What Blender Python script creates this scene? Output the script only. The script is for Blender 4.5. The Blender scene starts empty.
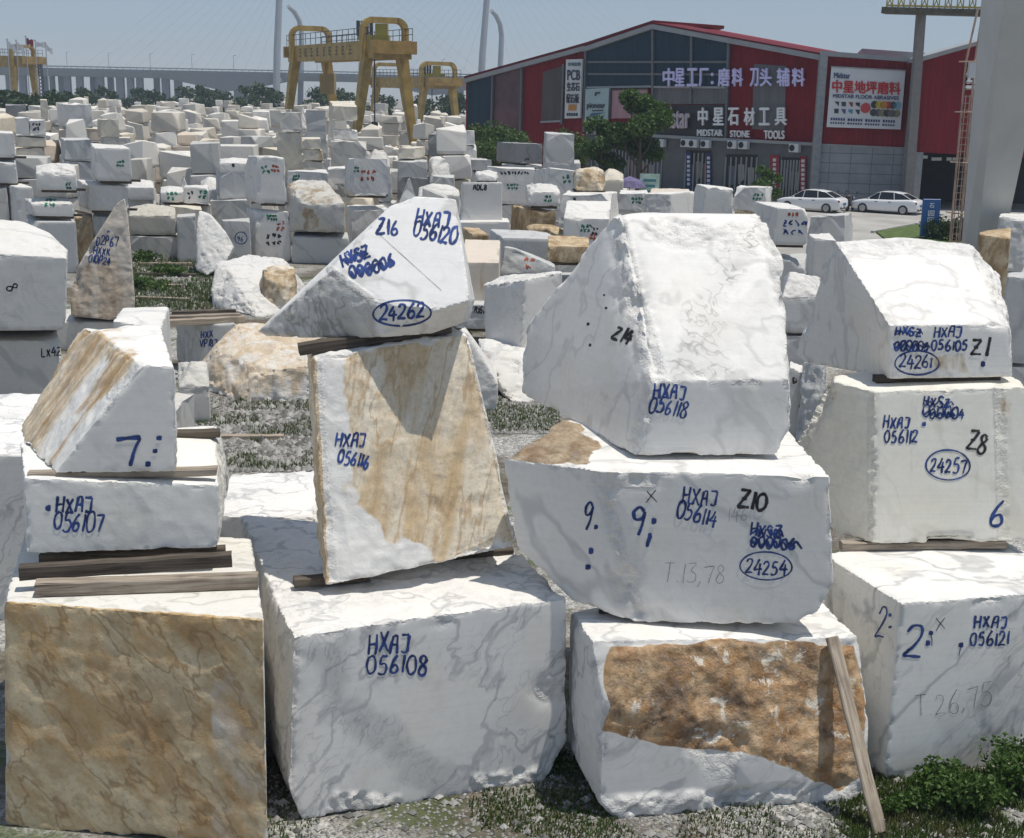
import bpy, bmesh, math, random
import numpy as np
from mathutils import Vector, Matrix
from mathutils.bvhtree import BVHTree

SC = bpy.context.scene
COL = SC.collection
RAD = math.radians
# ------------------------------------------------------------------ camera
CAM_H, FPX, PITCH, ROLL = 7.3, 1300.0, math.atan(324 / 1300.0), 0.020
_F = np.array([0, math.cos(PITCH), -math.sin(PITCH)])
_U0 = np.array([0, math.sin(PITCH), math.cos(PITCH)])
_R0 = np.array([1.0, 0, 0])
_R = math.cos(ROLL) * _R0 + math.sin(ROLL) * _U0
_U = -math.sin(ROLL) * _R0 + math.cos(ROLL) * _U0
EYE = np.array([0, 0, CAM_H])
cd = bpy.data.cameras.new('camera')
cam = bpy.data.objects.new('camera', cd)
COL.objects.link(cam)
cd.sensor_width = 36.0
cd.lens = FPX / 1024 * 36.0
cd.clip_start, cd.clip_end = 0.1, 6000
m3 = Matrix((tuple(_R), tuple(_U), tuple(-_F))).transposed()
cam.matrix_world = Matrix.Translation(Vector(EYE)) @ m3.to_4x4()
SC.camera = cam
# ------------------------------------------------------------------ sky, sun, exposure
SUN = np.array([0.24, -0.05, 0.97])
SUN /= np.linalg.norm(SUN)
w = bpy.data.worlds.new('World')
SC.world = w
w.use_nodes = True
nt = w.node_tree
nt.nodes.clear()
sky = nt.nodes.new('ShaderNodeTexSky')
sky.sky_type = 'NISHITA'
sky.sun_disc = False
sky.sun_elevation = math.asin(SUN[2])
sky.sun_rotation = math.atan2(SUN[0], SUN[1])
sky.altitude = 0
sky.air_density = 1.0
sky.dust_density = 0.15
sky.ozone_density = 2.0
bg = nt.nodes.new('ShaderNodeBackground')
bg.inputs['Strength'].default_value = 0.09
wo = nt.nodes.new('ShaderNodeOutputWorld')
hm = nt.nodes.new('ShaderNodeMix')            # summer haze: the clear sky model greyed towards a pale blue
hm.data_type = 'RGBA'
hm.inputs[0].default_value = .62
hm.inputs[7].default_value = (3.35, 4.2, 5.6, 1)
nt.links.new(sky.outputs[0], hm.inputs[6])
nt.links.new(hm.outputs[2], bg.inputs[0])
nt.links.new(bg.outputs[0], wo.inputs[0])
ld = bpy.data.lights.new('sun', 'SUN')
ld.energy = 3.75
ld.angle = RAD(0.53)
ld.color = (1.0, 0.945, 0.85)
sun = bpy.data.objects.new('sun', ld)
COL.objects.link(sun)
sun.rotation_euler = Vector(-SUN).to_track_quat('-Z', 'Y').to_euler()
sun.location = (20, -20, 60)
SC.view_settings.view_transform = 'Standard'
SC.view_settings.look = 'None'
SC.view_settings.gamma = 1
SC.view_settings.use_curve_mapping = False
SC.view_settings.exposure = 0.07
SC.render.engine = 'CYCLES'
SC.cycles.max_bounces = 6
SC.cycles.volume_bounces = 0
SC.cycles.transparent_max_bounces = 12
rng = random.Random(7)

# ------------------------------------------------------------------ pixel -> world construction helpers
def ray(u, v):
    d = _F + (u - 512) / FPX * _R - (v - 419) / FPX * _U
    return d / np.linalg.norm(d)
def on_z(u, v, z):
    d = ray(u, v)
    return EYE + d * ((z - CAM_H) / d[2])
def on_y(u, v, y):
    d = ray(u, v)
    return EYE + d * (y / d[1])
def on_plane(u, v, p, n):
    d = ray(u, v)
    return EYE + d * (np.dot(p - EYE, n) / np.dot(d, n))
def plane3(a, b, c):
    n = np.cross(b - a, c - a)
    return a, n / np.linalg.norm(n)
def to_px(P):
    q = np.asarray(P, float) - EYE
    z = q @ _F
    z = np.where(np.abs(z) < 1e-6, 1e-6, z)
    return np.stack([512 + FPX * (q @ _R) / z, 419 - FPX * (q @ _U) / z], -1)

# ------------------------------------------------------------------ numpy noise
def vnoise(P, seed=0):
    P = np.asarray(P, float)
    i = np.floor(P).astype(np.int64)
    f = P - i
    u = f * f * (3 - 2 * f)
    def h(dx, dy, dz):
        x, y, z = i[:, 0] + dx, i[:, 1] + dy, i[:, 2] + dz
        k = (x * 374761393 + y * 668265263 + z * 1440662683 + seed * 974711) & 0xffffffff
        k = ((k ^ (k >> 13)) * 1274126177) & 0xffffffff
        k = ((k ^ (k >> 16)) * 2246822519) & 0xffffffff
        return ((k ^ (k >> 15)) & 0xffffff) / float(0xffffff)
    def L(a, b, t): return a + (b - a) * t
    x0 = L(L(h(0,0,0), h(1,0,0), u[:,0]), L(h(0,1,0), h(1,1,0), u[:,0]), u[:,1])
    x1 = L(L(h(0,0,1), h(1,0,1), u[:,0]), L(h(0,1,1), h(1,1,1), u[:,0]), u[:,1])
    return L(x0, x1, u[:, 2])
def fbm(P, o=4, seed=0, gain=.5):
    t, a, s = 0, 1.0, 0
    for k in range(o):
        t = t + a * vnoise(P * 2.03 ** k + 17.3 * k, seed + k)
        s += a
        a *= gain
    return t / s
def sstep(a, b, x):
    t = np.clip((x - a) / (b - a), 0, 1)
    return t * t * (3 - 2 * t)
def poly_sd(uv, poly):
    """signed distance (positive inside) of points to a polygon outline"""
    poly = np.array(poly, float)
    a, b = poly, np.roll(poly, -1, 0)
    ab = b - a
    ap = uv[:, None, :] - a[None]
    t = np.clip((ap * ab).sum(-1) / np.maximum((ab * ab).sum(-1), 1e-9), 0, 1)
    d = np.sqrt(((ap - t[..., None] * ab) ** 2).sum(-1)).min(1)
    x, y = uv[:, 0][:, None], uv[:, 1][:, None]
    c = ((a[:, 1] > y) != (b[:, 1] > y)) & (x < (b[:, 0] - a[:, 0]) * (y - a[:, 1]) / np.where(np.abs(b[:, 1] - a[:, 1]) < 1e-9, 1e-9, b[:, 1] - a[:, 1]) + a[:, 0])
    return np.where(c.sum(1) % 2 == 1, d, -d)

# ------------------------------------------------------------------ object helpers
def tag(o, label=None, cat=None, group=None, kind=None):
    if label: o['label'] = label
    if cat: o['category'] = cat
    if group: o['group'] = group
    if kind: o['kind'] = kind
    return o
def empty(name, loc, rz=0, **k):
    o = bpy.data.objects.new(name, None)
    o.empty_display_size = .3
    COL.objects.link(o)
    o.location = tuple(loc)
    o.rotation_euler[2] = rz
    return tag(o, **k)
def link_mesh(name, me, mat=None, parent=None):
    o = bpy.data.objects.new(name, me)
    COL.objects.link(o)
    if mat is not None and not me.materials:
        for m in (mat if isinstance(mat, (list, tuple)) else [mat]): me.materials.append(m)
    if parent is not None: o.parent = parent
    return o
def obj(name, bm, mat=None, parent=None, smooth=False, world=False):
    """bmesh -> one linked object; world=True: the mesh is in world coordinates under a parent Empty"""
    if world and parent is not None:
        M = Matrix.Identity(4); q = parent
        while q is not None:
            M = Matrix.Translation(q.location) @ q.rotation_euler.to_matrix().to_4x4() @ M
            q = q.parent
        bm.transform(M.inverted())
    me = bpy.data.meshes.new(name)
    bm.normal_update()
    bm.to_mesh(me)
    bm.free()
    if smooth:
        me.polygons.foreach_set('use_smooth', [True] * len(me.polygons))
    return link_mesh(name, me, mat, parent)
def recenter(o, base=None):
    """move a world-space mesh object's origin to its base"""
    me = o.data
    n = len(me.vertices)
    a = np.empty(n * 3)
    me.vertices.foreach_get('co', a)
    a = a.reshape(-1, 3)
    c = np.array([(a[:, 0].min() + a[:, 0].max()) / 2, (a[:, 1].min() + a[:, 1].max()) / 2, a[:, 2].min()]) if base is None else np.array(base)
    me.vertices.foreach_set('co', (a - c).ravel())
    me.update()
    o.location = tuple(c)
    return o
def add_box(bm, c, s, R=None):
    """box centred on c with full sizes s; R = optional 3x3 (columns are the axes)"""
    vs = []
    for dx in (-.5, .5):
        for dy in (-.5, .5):
            for dz in (-.5, .5):
                p = Vector((dx * s[0], dy * s[1], dz * s[2]))
                if R is not None: p = R @ p
                vs.append(bm.verts.new(p + Vector(c)))
    for f in ((0,1,3,2), (4,6,7,5), (0,4,5,1), (2,3,7,6), (0,2,6,4), (1,5,7,3)):
        bm.faces.new([vs[i] for i in f])
    return vs
def add_bar(bm, p, q, wd, ht=None, up=(0, 0, 1), wd2=None, ht2=None):
    """rectangular bar from p to q, optionally tapering"""
    p, q = Vector(p), Vector(q)
    ht = wd if ht is None else ht
    wd2 = wd if wd2 is None else wd2
    ht2 = ht if ht2 is None else ht2
    d = (q - p).normalized()
    s = d.cross(Vector(up))
    if s.length < 1e-4: s = d.cross(Vector((0, 1, 0)))
    s.normalize()
    t = s.cross(d)
    vs = []
    for c, a, b in ((p, wd, ht), (q, wd2, ht2)):
        for i, j in ((-1,-1), (1,-1), (1,1), (-1,1)):
            vs.append(bm.verts.new(c + s * (i * a / 2) + t * (j * b / 2)))
    for f in ((3,2,1,0), (4,5,6,7), (0,1,5,4), (1,2,6,5), (2,3,7,6), (3,0,4,7)):
        bm.faces.new([vs[i] for i in f])
def add_tube(bm, pts, r, n=8, cap=True):
    pts = [Vector(p) for p in pts]
    rs = r if isinstance(r, (list, tuple)) else [r] * len(pts)
    rings = []
    ref = None
    for i, p in enumerate(pts):
        d = (pts[min(i + 1, len(pts) - 1)] - pts[max(i - 1, 0)]).normalized()
        if ref is None or abs(ref.dot(d)) > .95:
            ref = Vector((0, 0, 1)) if abs(d.z) < .9 else Vector((1, 0, 0))
        s = d.cross(ref).normalized()
        t = s.cross(d).normalized()
        ref = t.copy()
        rings.append([bm.verts.new(p + (s * math.cos(2 * math.pi * k / n) + t * math.sin(2 * math.pi * k / n)) * rs[i]) for k in range(n)])
    for a, b in zip(rings, rings[1:]):
        for k in range(n):
            bm.faces.new([a[k], a[(k + 1) % n], b[(k + 1) % n], b[k]])
    if cap:
        bm.faces.new(rings[0][::-1])
        bm.faces.new(rings[-1])
def add_cyl(bm, p, q, r, n=16, r2=None):
    add_tube(bm, [p, q], [r, r if r2 is None else r2], n)
def add_poly(bm, pts, thick):
    """planar polygon pts (front side) extruded by the vector thick"""
    a = [bm.verts.new(Vector(p)) for p in pts]
    b = [bm.verts.new(Vector(p) + Vector(thick)) for p in pts]
    n = len(a)
    bm.faces.new(a)
    bm.faces.new(b[::-1])
    for i in range(n):
        bm.faces.new([a[i], b[i], b[(i + 1) % n], a[(i + 1) % n]])
def fixn(bm):
    bmesh.ops.recalc_face_normals(bm, faces=bm.faces)
    return bm

# ------------------------------------------------------------------ materials
class NB:
    def __init__(s, name):
        s.m = bpy.data.materials.new(name)
        s.m.use_nodes = True
        s.t = s.m.node_tree
        s.n = s.t.nodes
        s.b = s.n['Principled BSDF']
    def N(s, typ, **k):
        n = s.n.new('ShaderNode' + typ)
        for a, v in k.items(): setattr(n, a, v)
        return n
    def L(s, a, b): s.t.links.new(a, b)
    def put(s, sock, v):
        if hasattr(v, 'is_output') or isinstance(v, bpy.types.NodeSocket): s.L(v, sock)
        else: sock.default_value = v
    def math(s, op, a, b=0.0, c=None, clamp=False):
        n = s.N('Math', operation=op, use_clamp=clamp)
        s.put(n.inputs[0], a); s.put(n.inputs[1], b)
        if c is not None: s.put(n.inputs[2], c)
        return n.outputs[0]
    def vmath(s, op, a, b=None, scale=None):
        n = s.N('VectorMath', operation=op)
        s.put(n.inputs[0], a)
        if b is not None: s.put(n.inputs[1], b)
        if scale is not None: s.put(n.inputs['Scale'], scale)
        return n.outputs['Value'] if op == 'DOT_PRODUCT' else n.outputs[0]
    def noise(s, vec, scale, detail=4, rough=.55, dist=0.0):
        n = s.N('TexNoise')
        s.L(vec, n.inputs['Vector'])
        n.inputs['Scale'].default_value = scale
        n.inputs['Detail'].default_value = detail
        n.inputs['Roughness'].default_value = rough
        n.inputs['Distortion'].default_value = dist
        return n.outputs[0]
    def remap(s, v, a, b, c=0.0, d=1.0, smooth=True):
        n = s.N('MapRange', interpolation_type='SMOOTHSTEP' if smooth else 'LINEAR')
        s.put(n.inputs[0], v)
        for i, x in enumerate((a, b, c, d)): s.put(n.inputs[1 + i], x)
        return n.outputs[0]
    def mix(s, f, a, b, mode='MIX'):
        n = s.N('Mix', data_type='RGBA', blend_type=mode)
        s.put(n.inputs[0], f)
        s.put(n.inputs[6], a if not isinstance(a, tuple) else (*a[:3], 1))
        s.put(n.inputs[7], b if not isinstance(b, tuple) else (*b[:3], 1))
        return n.outputs[2]
    def attr(s, name):
        return s.N('Attribute', attribute_name=name).outputs['Fac']
    def bump(s, h, strength=.3, dist=.02, base=None):
        n = s.N('Bump')
        s.put(n.inputs['Strength'], strength)
        n.inputs['Distance'].default_value = dist
        s.L(h, n.inputs['Height'])
        if base is not None: s.L(base, n.inputs['Normal'])
        return n.outputs[0]
    def done(s, col=None, rough=None, normal=None, spec=None):
        if col is not None: s.put(s.b.inputs['Base Color'], col if not isinstance(col, tuple) else (*col[:3], 1))
        if rough is not None: s.put(s.b.inputs['Roughness'], rough)
        if normal is not None: s.L(normal, s.b.inputs['Normal'])
        if spec is not None: s.b.inputs['Specular IOR Level'].default_value = spec
        return s.m

def plain(name, col, rough=.5, var=.15, scale=3.0, metal=0.0, bump=0.0, spec=.5):
    b = NB(name)
    P = b.N('TexCoord').outputs['Object']
    n = b.noise(P, scale, 5, .6)
    c = b.mix(b.remap(n, .3, .7), tuple(x * (1 - var) for x in col), tuple(min(1, x * (1 + var)) for x in col))
    b.b.inputs['Metallic'].default_value = metal
    nm = b.bump(b.noise(P, scale * 8, 4), bump, .01) if bump else None
    return b.done(c, rough, nm, spec)

def marble(name, base=(.79, .77, .735), grey=(.30, .31, .33), vein=.55, vscale=.9, stretch=(.62, .25, -.74), sdir=(0, 0, 1), smul=.25,
           stain1=(.50, .33, .16), stain2=(.70, .58, .42), stain_dark=(.16, .08, .035), sscale=1.6, dark_amt=.35, tint=False, dirt=.25, fine=.5, white_bits=.0, line_amt=.5, edge_noise=1.1, line_warp=.12, band_amt=.62, band_vein=.5):
    """white marble: warped grey veins, cloudy ground, 'stain' ochre areas, 'band' grey areas, 'rough' broken areas (mesh attributes)"""
    b = NB(name)
    tc = b.N('TexCoord').outputs['Object']
    oi = b.N('ObjectInfo')
    P = b.vmath('ADD', tc, b.vmath('SCALE', (13.1, 7.7, 5.3), scale=b.math('MULTIPLY', oi.outputs['Random'], 9.0)))
    # veins: lines where a warped noise crosses one half
    wv = b.N('TexNoise'); b.L(P, wv.inputs['Vector']); wv.inputs['Scale'].default_value = vscale * 1.3; wv.inputs['Detail'].default_value = 3
    Q = b.vmath('ADD', P, b.vmath('SCALE', wv.outputs['Color'], scale=.38))
    if stretch:
        d = Vector(stretch).normalized()
        Q = b.vmath('SUBTRACT', Q, b.vmath('SCALE', tuple(d), scale=b.math('MULTIPLY', b.vmath('DOT_PRODUCT', Q, tuple(d)), .78)))
    n1 = b.noise(Q, vscale, 3.5, .5)
    n2 = b.noise(Q, vscale * 2.7, 3.5, .5)
    v1 = b.remap(b.math('ABSOLUTE', b.math('SUBTRACT', n1, .5)), .0, .030, 1, 0)
    v2 = b.remap(b.math('ABSOLUTE', b.math('SUBTRACT', n2, .5)), .0, .026, 1, 0)
    msk = b.remap(b.noise(P, vscale * .55, 2), .42, .62)
    cloud = b.remap(b.noise(Q, vscale * .9, 6, .6), .45, .75)
    vv = b.math('ADD', b.math('MULTIPLY', v1, .85), b.math('MULTIPLY', b.math('MULTIPLY', v2, msk), .55))
    vv = b.math('ADD', vv, b.math('MULTIPLY', b.math('MULTIPLY', cloud, msk), .46))
    n3 = b.noise(Q, vscale * 4.6, 2.5, .5)
    v3 = b.remap(b.math('ABSOLUTE', b.math('SUBTRACT', n3, .5)), .0, .030, 1, 0)
    msk2 = b.remap(b.noise(P, vscale * .8, 3), .48, .62)
    vv = b.math('ADD', vv, b.math('MULTIPLY', b.math('MULTIPLY', v3, msk2), .28))
    vv = b.math('MULTIPLY', vv, vein, clamp=True)
    bv_ = b.math('MULTIPLY', b.attr('band'), band_vein)
    vv = b.math('ADD', vv, b.math('MULTIPLY', bv_, b.math('ADD', b.math('MULTIPLY', v2, .8), b.math('MULTIPLY', v3, .7))), clamp=True)
    bc = base
    gc = grey
    col = b.mix(vv, bc, gc)
    # warm and cool clouds of the ground
    col = b.mix(b.math('MULTIPLY', b.remap(b.noise(P, 1.1, 3), .5, .75), .35), col, (base[0] * .95, base[1] * .89, base[2] * .78))
    col = b.mix(b.math('MULTIPLY', b.remap(b.noise(P, 14, 5, .7), .35, .75), .22), col, (base[0] * .72, base[1] * .72, base[2] * .72))
    saw = b.noise(b.vmath('MULTIPLY', P, (.25, .25, 13)), 2.0, 3, .6)
    col = b.mix(b.remap(saw, .45, .7, 0, .13), col, (base[0] * .66, base[1] * .66, base[2] * .66))
    # grey band
    bd = b.attr('band')
    bdn = b.math('MULTIPLY', bd, b.remap(b.noise(Q, 4.0, 5, .65), .25, .7, .55, 1.0))
    col = b.mix(b.math('MULTIPLY', bdn, band_amt), col, (grey[0] * 1.02, grey[1] * 1.0, grey[2] * .95))
    # stains
    sd = Vector(sdir).normalized()
    S = b.vmath('SUBTRACT', P, b.vmath('SCALE', tuple(sd), scale=b.math('MULTIPLY', b.vmath('DOT_PRODUCT', P, tuple(sd)), 1 - smul)))
    s1 = b.noise(S, sscale * 2.2, 7, .62, .4)
    s2 = b.noise(S, sscale * 5.5, 6, .65, .3)
    s3 = b.noise(P, sscale * 1.1, 5, .6, .8)
    sc = b.mix(b.remap(s1, .36, .62), stain1, stain2)
    sc = b.mix(b.math('MULTIPLY', b.remap(s2, .50, .72), .55), sc, (stain1[0] * .62, stain1[1] * .55, stain1[2] * .48))
    sc = b.mix(b.math('MULTIPLY', b.remap(s3, .47, .66), dark_amt), sc, stain_dark)
    ln = b.noise(b.vmath('ADD', S, b.vmath('SCALE', wv.outputs['Color'], scale=line_warp)), sscale * 1.5, 4, .55)
    sc = b.mix(b.math('MULTIPLY', b.remap(b.math('ABSOLUTE', b.math('SUBTRACT', ln, .5)), .0, .020, 1, 0), line_amt), sc, stain_dark)
    sc = b.mix(b.math('MULTIPLY', b.remap(b.noise(P, sscale * 16, 5, .7), .48, .68), .45), sc, (stain1[0] * .7, stain1[1] * .66, stain1[2] * .6))
    if white_bits:
        sc = b.mix(b.math('MULTIPLY', b.remap(b.noise(P, 3.2, 6, .7, .5), .565, .615), white_bits), sc, (.72, .66, .56))
    sa = b.attr('stain')
    sf = b.remap(b.math('ADD', sa, b.math('MULTIPLY', b.math('SUBTRACT', b.noise(S, sscale * 1.7, 6, .65), .5), edge_noise)), .40, .62)
    sf = b.math('MULTIPLY', sf, b.remap(sa, .02, .12))
    col = b.mix(sf, col, sc)
    # dust and drips
    dz = b.vmath('MULTIPLY', P, (2.2, 2.2, .35))
    dn = b.remap(b.noise(dz, 2.4, 6, .7), .55, .8)
    col = b.mix(b.math('MULTIPLY', dn, dirt), col, (.42, .38, .31))
    rg = b.attr('rough')
    col = b.mix(b.math('MULTIPLY', b.math('MULTIPLY', rg, b.remap(b.noise(P, 9, 6, .7), .4, .7)), .28), col, (.50, .48, .44))
    if tint:
        col = b.mix(1.0, col, oi.outputs['Color'], 'MULTIPLY')
    hb = b.math('ADD', b.math('MULTIPLY', b.noise(P, 38, 5, .65), b.math('ADD', b.math('MULTIPLY', rg, .8), .25)), b.math('MULTIPLY', b.noise(P, 8, 5, .62), b.math('ADD', b.math('MULTIPLY', rg, 2.6), .12)))
    nm = b.bump(hb, b.math('ADD', b.math('MULTIPLY', rg, .5), fine * .35, clamp=True), .022)
    return b.done(col, b.remap(b.noise(P, 5, 3), .3, .7, .55, .8), nm, .3)

def wood(name, c1=(.20, .16, .125), c2=(.40, .345, .28)):
    b = NB(name)
    tc = b.N('TexCoord').outputs['Object']
    P = b.vmath('ADD', tc, b.vmath('SCALE', (3.1, 7.7, 5.3), scale=b.math('MULTIPLY', b.N('ObjectInfo').outputs['Random'], 9.0)))
    Q = b.vmath('MULTIPLY', P, (.7, 14, 14))
    n = b.noise(Q, 2.0, 6, .65, .6)
    c = b.mix(b.remap(n, .3, .68), c1, c2)
    c = b.mix(b.math('MULTIPLY', b.remap(b.noise(P, 2.5, 4), .5, .75), .6), c, tuple(x * .55 for x in c1))
    ck = b.remap(b.noise(b.vmath('MULTIPLY', P, (.5, 22, 22)), 2.2, 3), .62, .68)
    c = b.mix(b.math('MULTIPLY', ck, .75), c, (.045, .035, .028))
    nm = b.bump(b.math('SUBTRACT', n, ck), .7, .012)
    return b.done(c, .85, nm, .2)

def cladding(name, col, axis, pitch=.30, rough=.45, depth=.5, var=.12):
    """profiled sheet: ribs across the horizontal direction axis"""
    b = NB(name)
    P = b.N('TexCoord').outputs['Object']
    t = b.math('MULTIPLY', b.vmath('DOT_PRODUCT', P, tuple(axis)), 2 * math.pi / pitch)
    s = b.math('SINE', t)
    rib = b.remap(s, -.2, .6)
    n = b.noise(b.vmath('MULTIPLY', P, (1, 1, .25)), 1.2, 5, .6)
    c = b.mix(b.remap(n, .3, .7), tuple(x * (1 - var) for x in col), tuple(x * (1 + var) for x in col))
    nm = b.bump(rib, depth, .05)
    return b.done(c, rough, nm, .12)

# ------------------------------------------------------------------ stone blocks
def hull_mesh(pts, bevel=0.0):
    bm = bmesh.new()
    for p in pts: bm.verts.new(Vector(p))
    r = bmesh.ops.convex_hull(bm, input=bm.verts[:])
    junk = [g for g in r['geom_interior'] + r['geom_unused'] if isinstance(g, bmesh.types.BMVert)]
    if junk: bmesh.ops.delete(bm, geom=list(set(junk)), context='VERTS')
    bmesh.ops.recalc_face_normals(bm, faces=bm.faces)
    bmesh.ops.dissolve_limit(bm, angle_limit=RAD(3), verts=bm.verts[:], edges=bm.edges[:])
    if bevel > 0:
        bmesh.ops.bevel(bm, geom=bm.edges[:], offset=bevel, segments=1, affect='EDGES', clamp_overlap=True)
    return bm
def hull_planes(pts):
    bm = bmesh.new()
    for p in pts: bm.verts.new(Vector(p))
    bmesh.ops.convex_hull(bm, input=bm.verts[:])
    bmesh.ops.recalc_face_normals(bm, faces=bm.faces)
    out = []
    for f in sorted(bm.faces, key=lambda f: -f.calc_area()):
        if f.calc_area() < 1e-4: continue
        n, c = np.array(f.normal), float(f.normal.dot(f.verts[0].co))
        if all(np.dot(n, m) < .9985 or abs(c - k) > .03 for m, k in out): out.append((n, c))
    bm.free()
    return np.array([n for n, c in out]), np.array([c for n, c in out])
def voxel_mesh(bm, voxel):
    me = bpy.data.meshes.new('tmp')
    bm.to_mesh(me); bm.free()
    o = bpy.data.objects.new('tmp', me)
    COL.objects.link(o)
    md = o.modifiers.new('r', 'REMESH')
    md.mode = 'VOXEL'; md.voxel_size = voxel; md.adaptivity = 0
    dg = bpy.context.evaluated_depsgraph_get()
    out = bpy.data.meshes.new_from_object(o.evaluated_get(dg))
    bpy.data.objects.remove(o); bpy.data.meshes.remove(me)
    return out
BVH = {}
_seed = [1]
def stone(name, pts, mat, voxel=.03, chip=.03, flat=.0015, rough=(), stain=(), band=(), ridge=(), label=None, group=None, cat='stone block', bigchip=.07):
    """solid block: convex outline of corner points, worn and chipped along its edges, sawn or broken faces.
       rough: (direction, min cos, amplitude, size[, px polygon]); stain, band: (px polygon, direction or None, amount, softness px); ridge: (px a, px b, radius, depth)"""
    _seed[0] += 11
    sd = _seed[0]
    pts = [np.asarray(p, float) for p in pts]
    N, C = hull_planes(pts)
    me = voxel_mesh(hull_mesh(pts), voxel)
    n = len(me.vertices)
    P = np.empty(n * 3); me.vertices.foreach_get('co', P); P = P.reshape(-1, 3)
    D = P @ N.T - C
    k = D.argmax(1)
    dm = D[np.arange(n), k]
    P = P - N[k] * np.clip(dm, -voxel * 1.2, voxel * 1.2)[:, None]
    D = P @ N.T - C
    W = np.exp(np.clip(D, -1, 0) / (voxel * 1.2))
    nrm = W @ N
    nrm /= np.linalg.norm(nrm, axis=1)[:, None] + 1e-9
    same = (N @ N.T) > .97
    D2 = np.where(same[k], -9, D)
    e = -D2.max(1)
    px0 = to_px(P)
    # edge chips: small ones everywhere, a few big ones
    nz = fbm(P * 9.5, 3, sd)
    nb = fbm(P * 1.7, 2, sd + 3)
    nf = fbm(P * 22, 2, sd + 5)
    dep = chip * (sstep(.45, .72, nz) * .9 + .10) * np.exp(-(e / (chip * 1.3)) ** 2)
    bigm = sstep(.62, .76, nb)
    dep += bigchip * bigm * np.exp(-(e / (bigchip * 1.1)) ** 2) * (.6 + .6 * nz)
    R = np.zeros(n)
    R = np.maximum(R, np.clip(dep / (chip * .8), 0, 1))
    for (a, b, r, dp) in ridge:
        a, b = np.array(a, float), np.array(b, float)
        t = np.clip(((px0 - a) @ (b - a)) / ((b - a) @ (b - a)), 0, 1)
        dd = np.linalg.norm(px0 - a - t[:, None] * (b - a), axis=1)
        m = np.exp(-(dd / r) ** 2) * (nrm @ (EYE - P.mean(0)) > -2)
        dep += dp * m * (.25 + 1.1 * sstep(.3, .75, fbm(P * 4.5, 4, sd + 9)) + 1.3 * np.abs(fbm(P * 6 + 9, 3, sd + 10) - .5))
        R = np.maximum(R, sstep(.25, .6, m))
    dsp = -dep + flat * (fbm(P * 3, 3, sd + 2) - .5) * 2
    for rr in rough:
        d, mc, amp, size = rr[:4]
        d = np.array(d, float); d /= np.linalg.norm(d)
        m = sstep(mc - .06, mc + .06, N[k] @ d)
        if len(rr) > 4 and rr[4] is not None: m = m * sstep(-3, 6, poly_sd(px0, rr[4]))
        f1 = fbm(P / size, 4, sd + 7, .52)
        f2 = np.abs(fbm(P / size * 1.9 + 31, 3, sd + 8) - .5) * 2
        dsp += m * amp * ((f1 - .62) * 1.25 - .95 * f2 + .33) * sstep(-.01, .10, e + .02)
        R = np.maximum(R, m * min(1.0, amp / .08))
    P = P + nrm * dsp[:, None]
    px = to_px(P)
    S = np.zeros(n); B = np.zeros(n)
    jit = (fbm(P * 3.1, 4, sd + 4) - .5)
    for lst, out in ((stain, S), (band, B)):
        for (poly, d, amt, soft) in lst:
            m = np.ones(n) if poly is None else sstep(-soft, soft, poly_sd(px, poly) + jit * soft * 4)
            if d is not None:
                d = np.array(d, float); d /= np.linalg.norm(d)
                m = m * sstep(.3, .6, nrm @ d)
            np.copyto(out, np.maximum(out, m * amt))
    me.vertices.foreach_set('co', P.ravel())
    for an, arr in (('stain', S), ('band', B), ('rough', R)):
        at = me.attributes.new(an, 'FLOAT', 'POINT')
        at.data.foreach_set('value', arr.astype(np.float32))
    me.polygons.foreach_set('use_smooth', [True] * len(me.polygons))
    me.set_sharp_from_angle(angle=RAD(32))
    me.update()
    me.name = name
    o = link_mesh(name, me, mat)
    bm = bmesh.new(); bm.from_mesh(me)
    BVH[o.name] = BVHTree.FromBMesh(bm); bm.free()
    recenter(o)
    return tag(o, label, cat, group)

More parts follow.
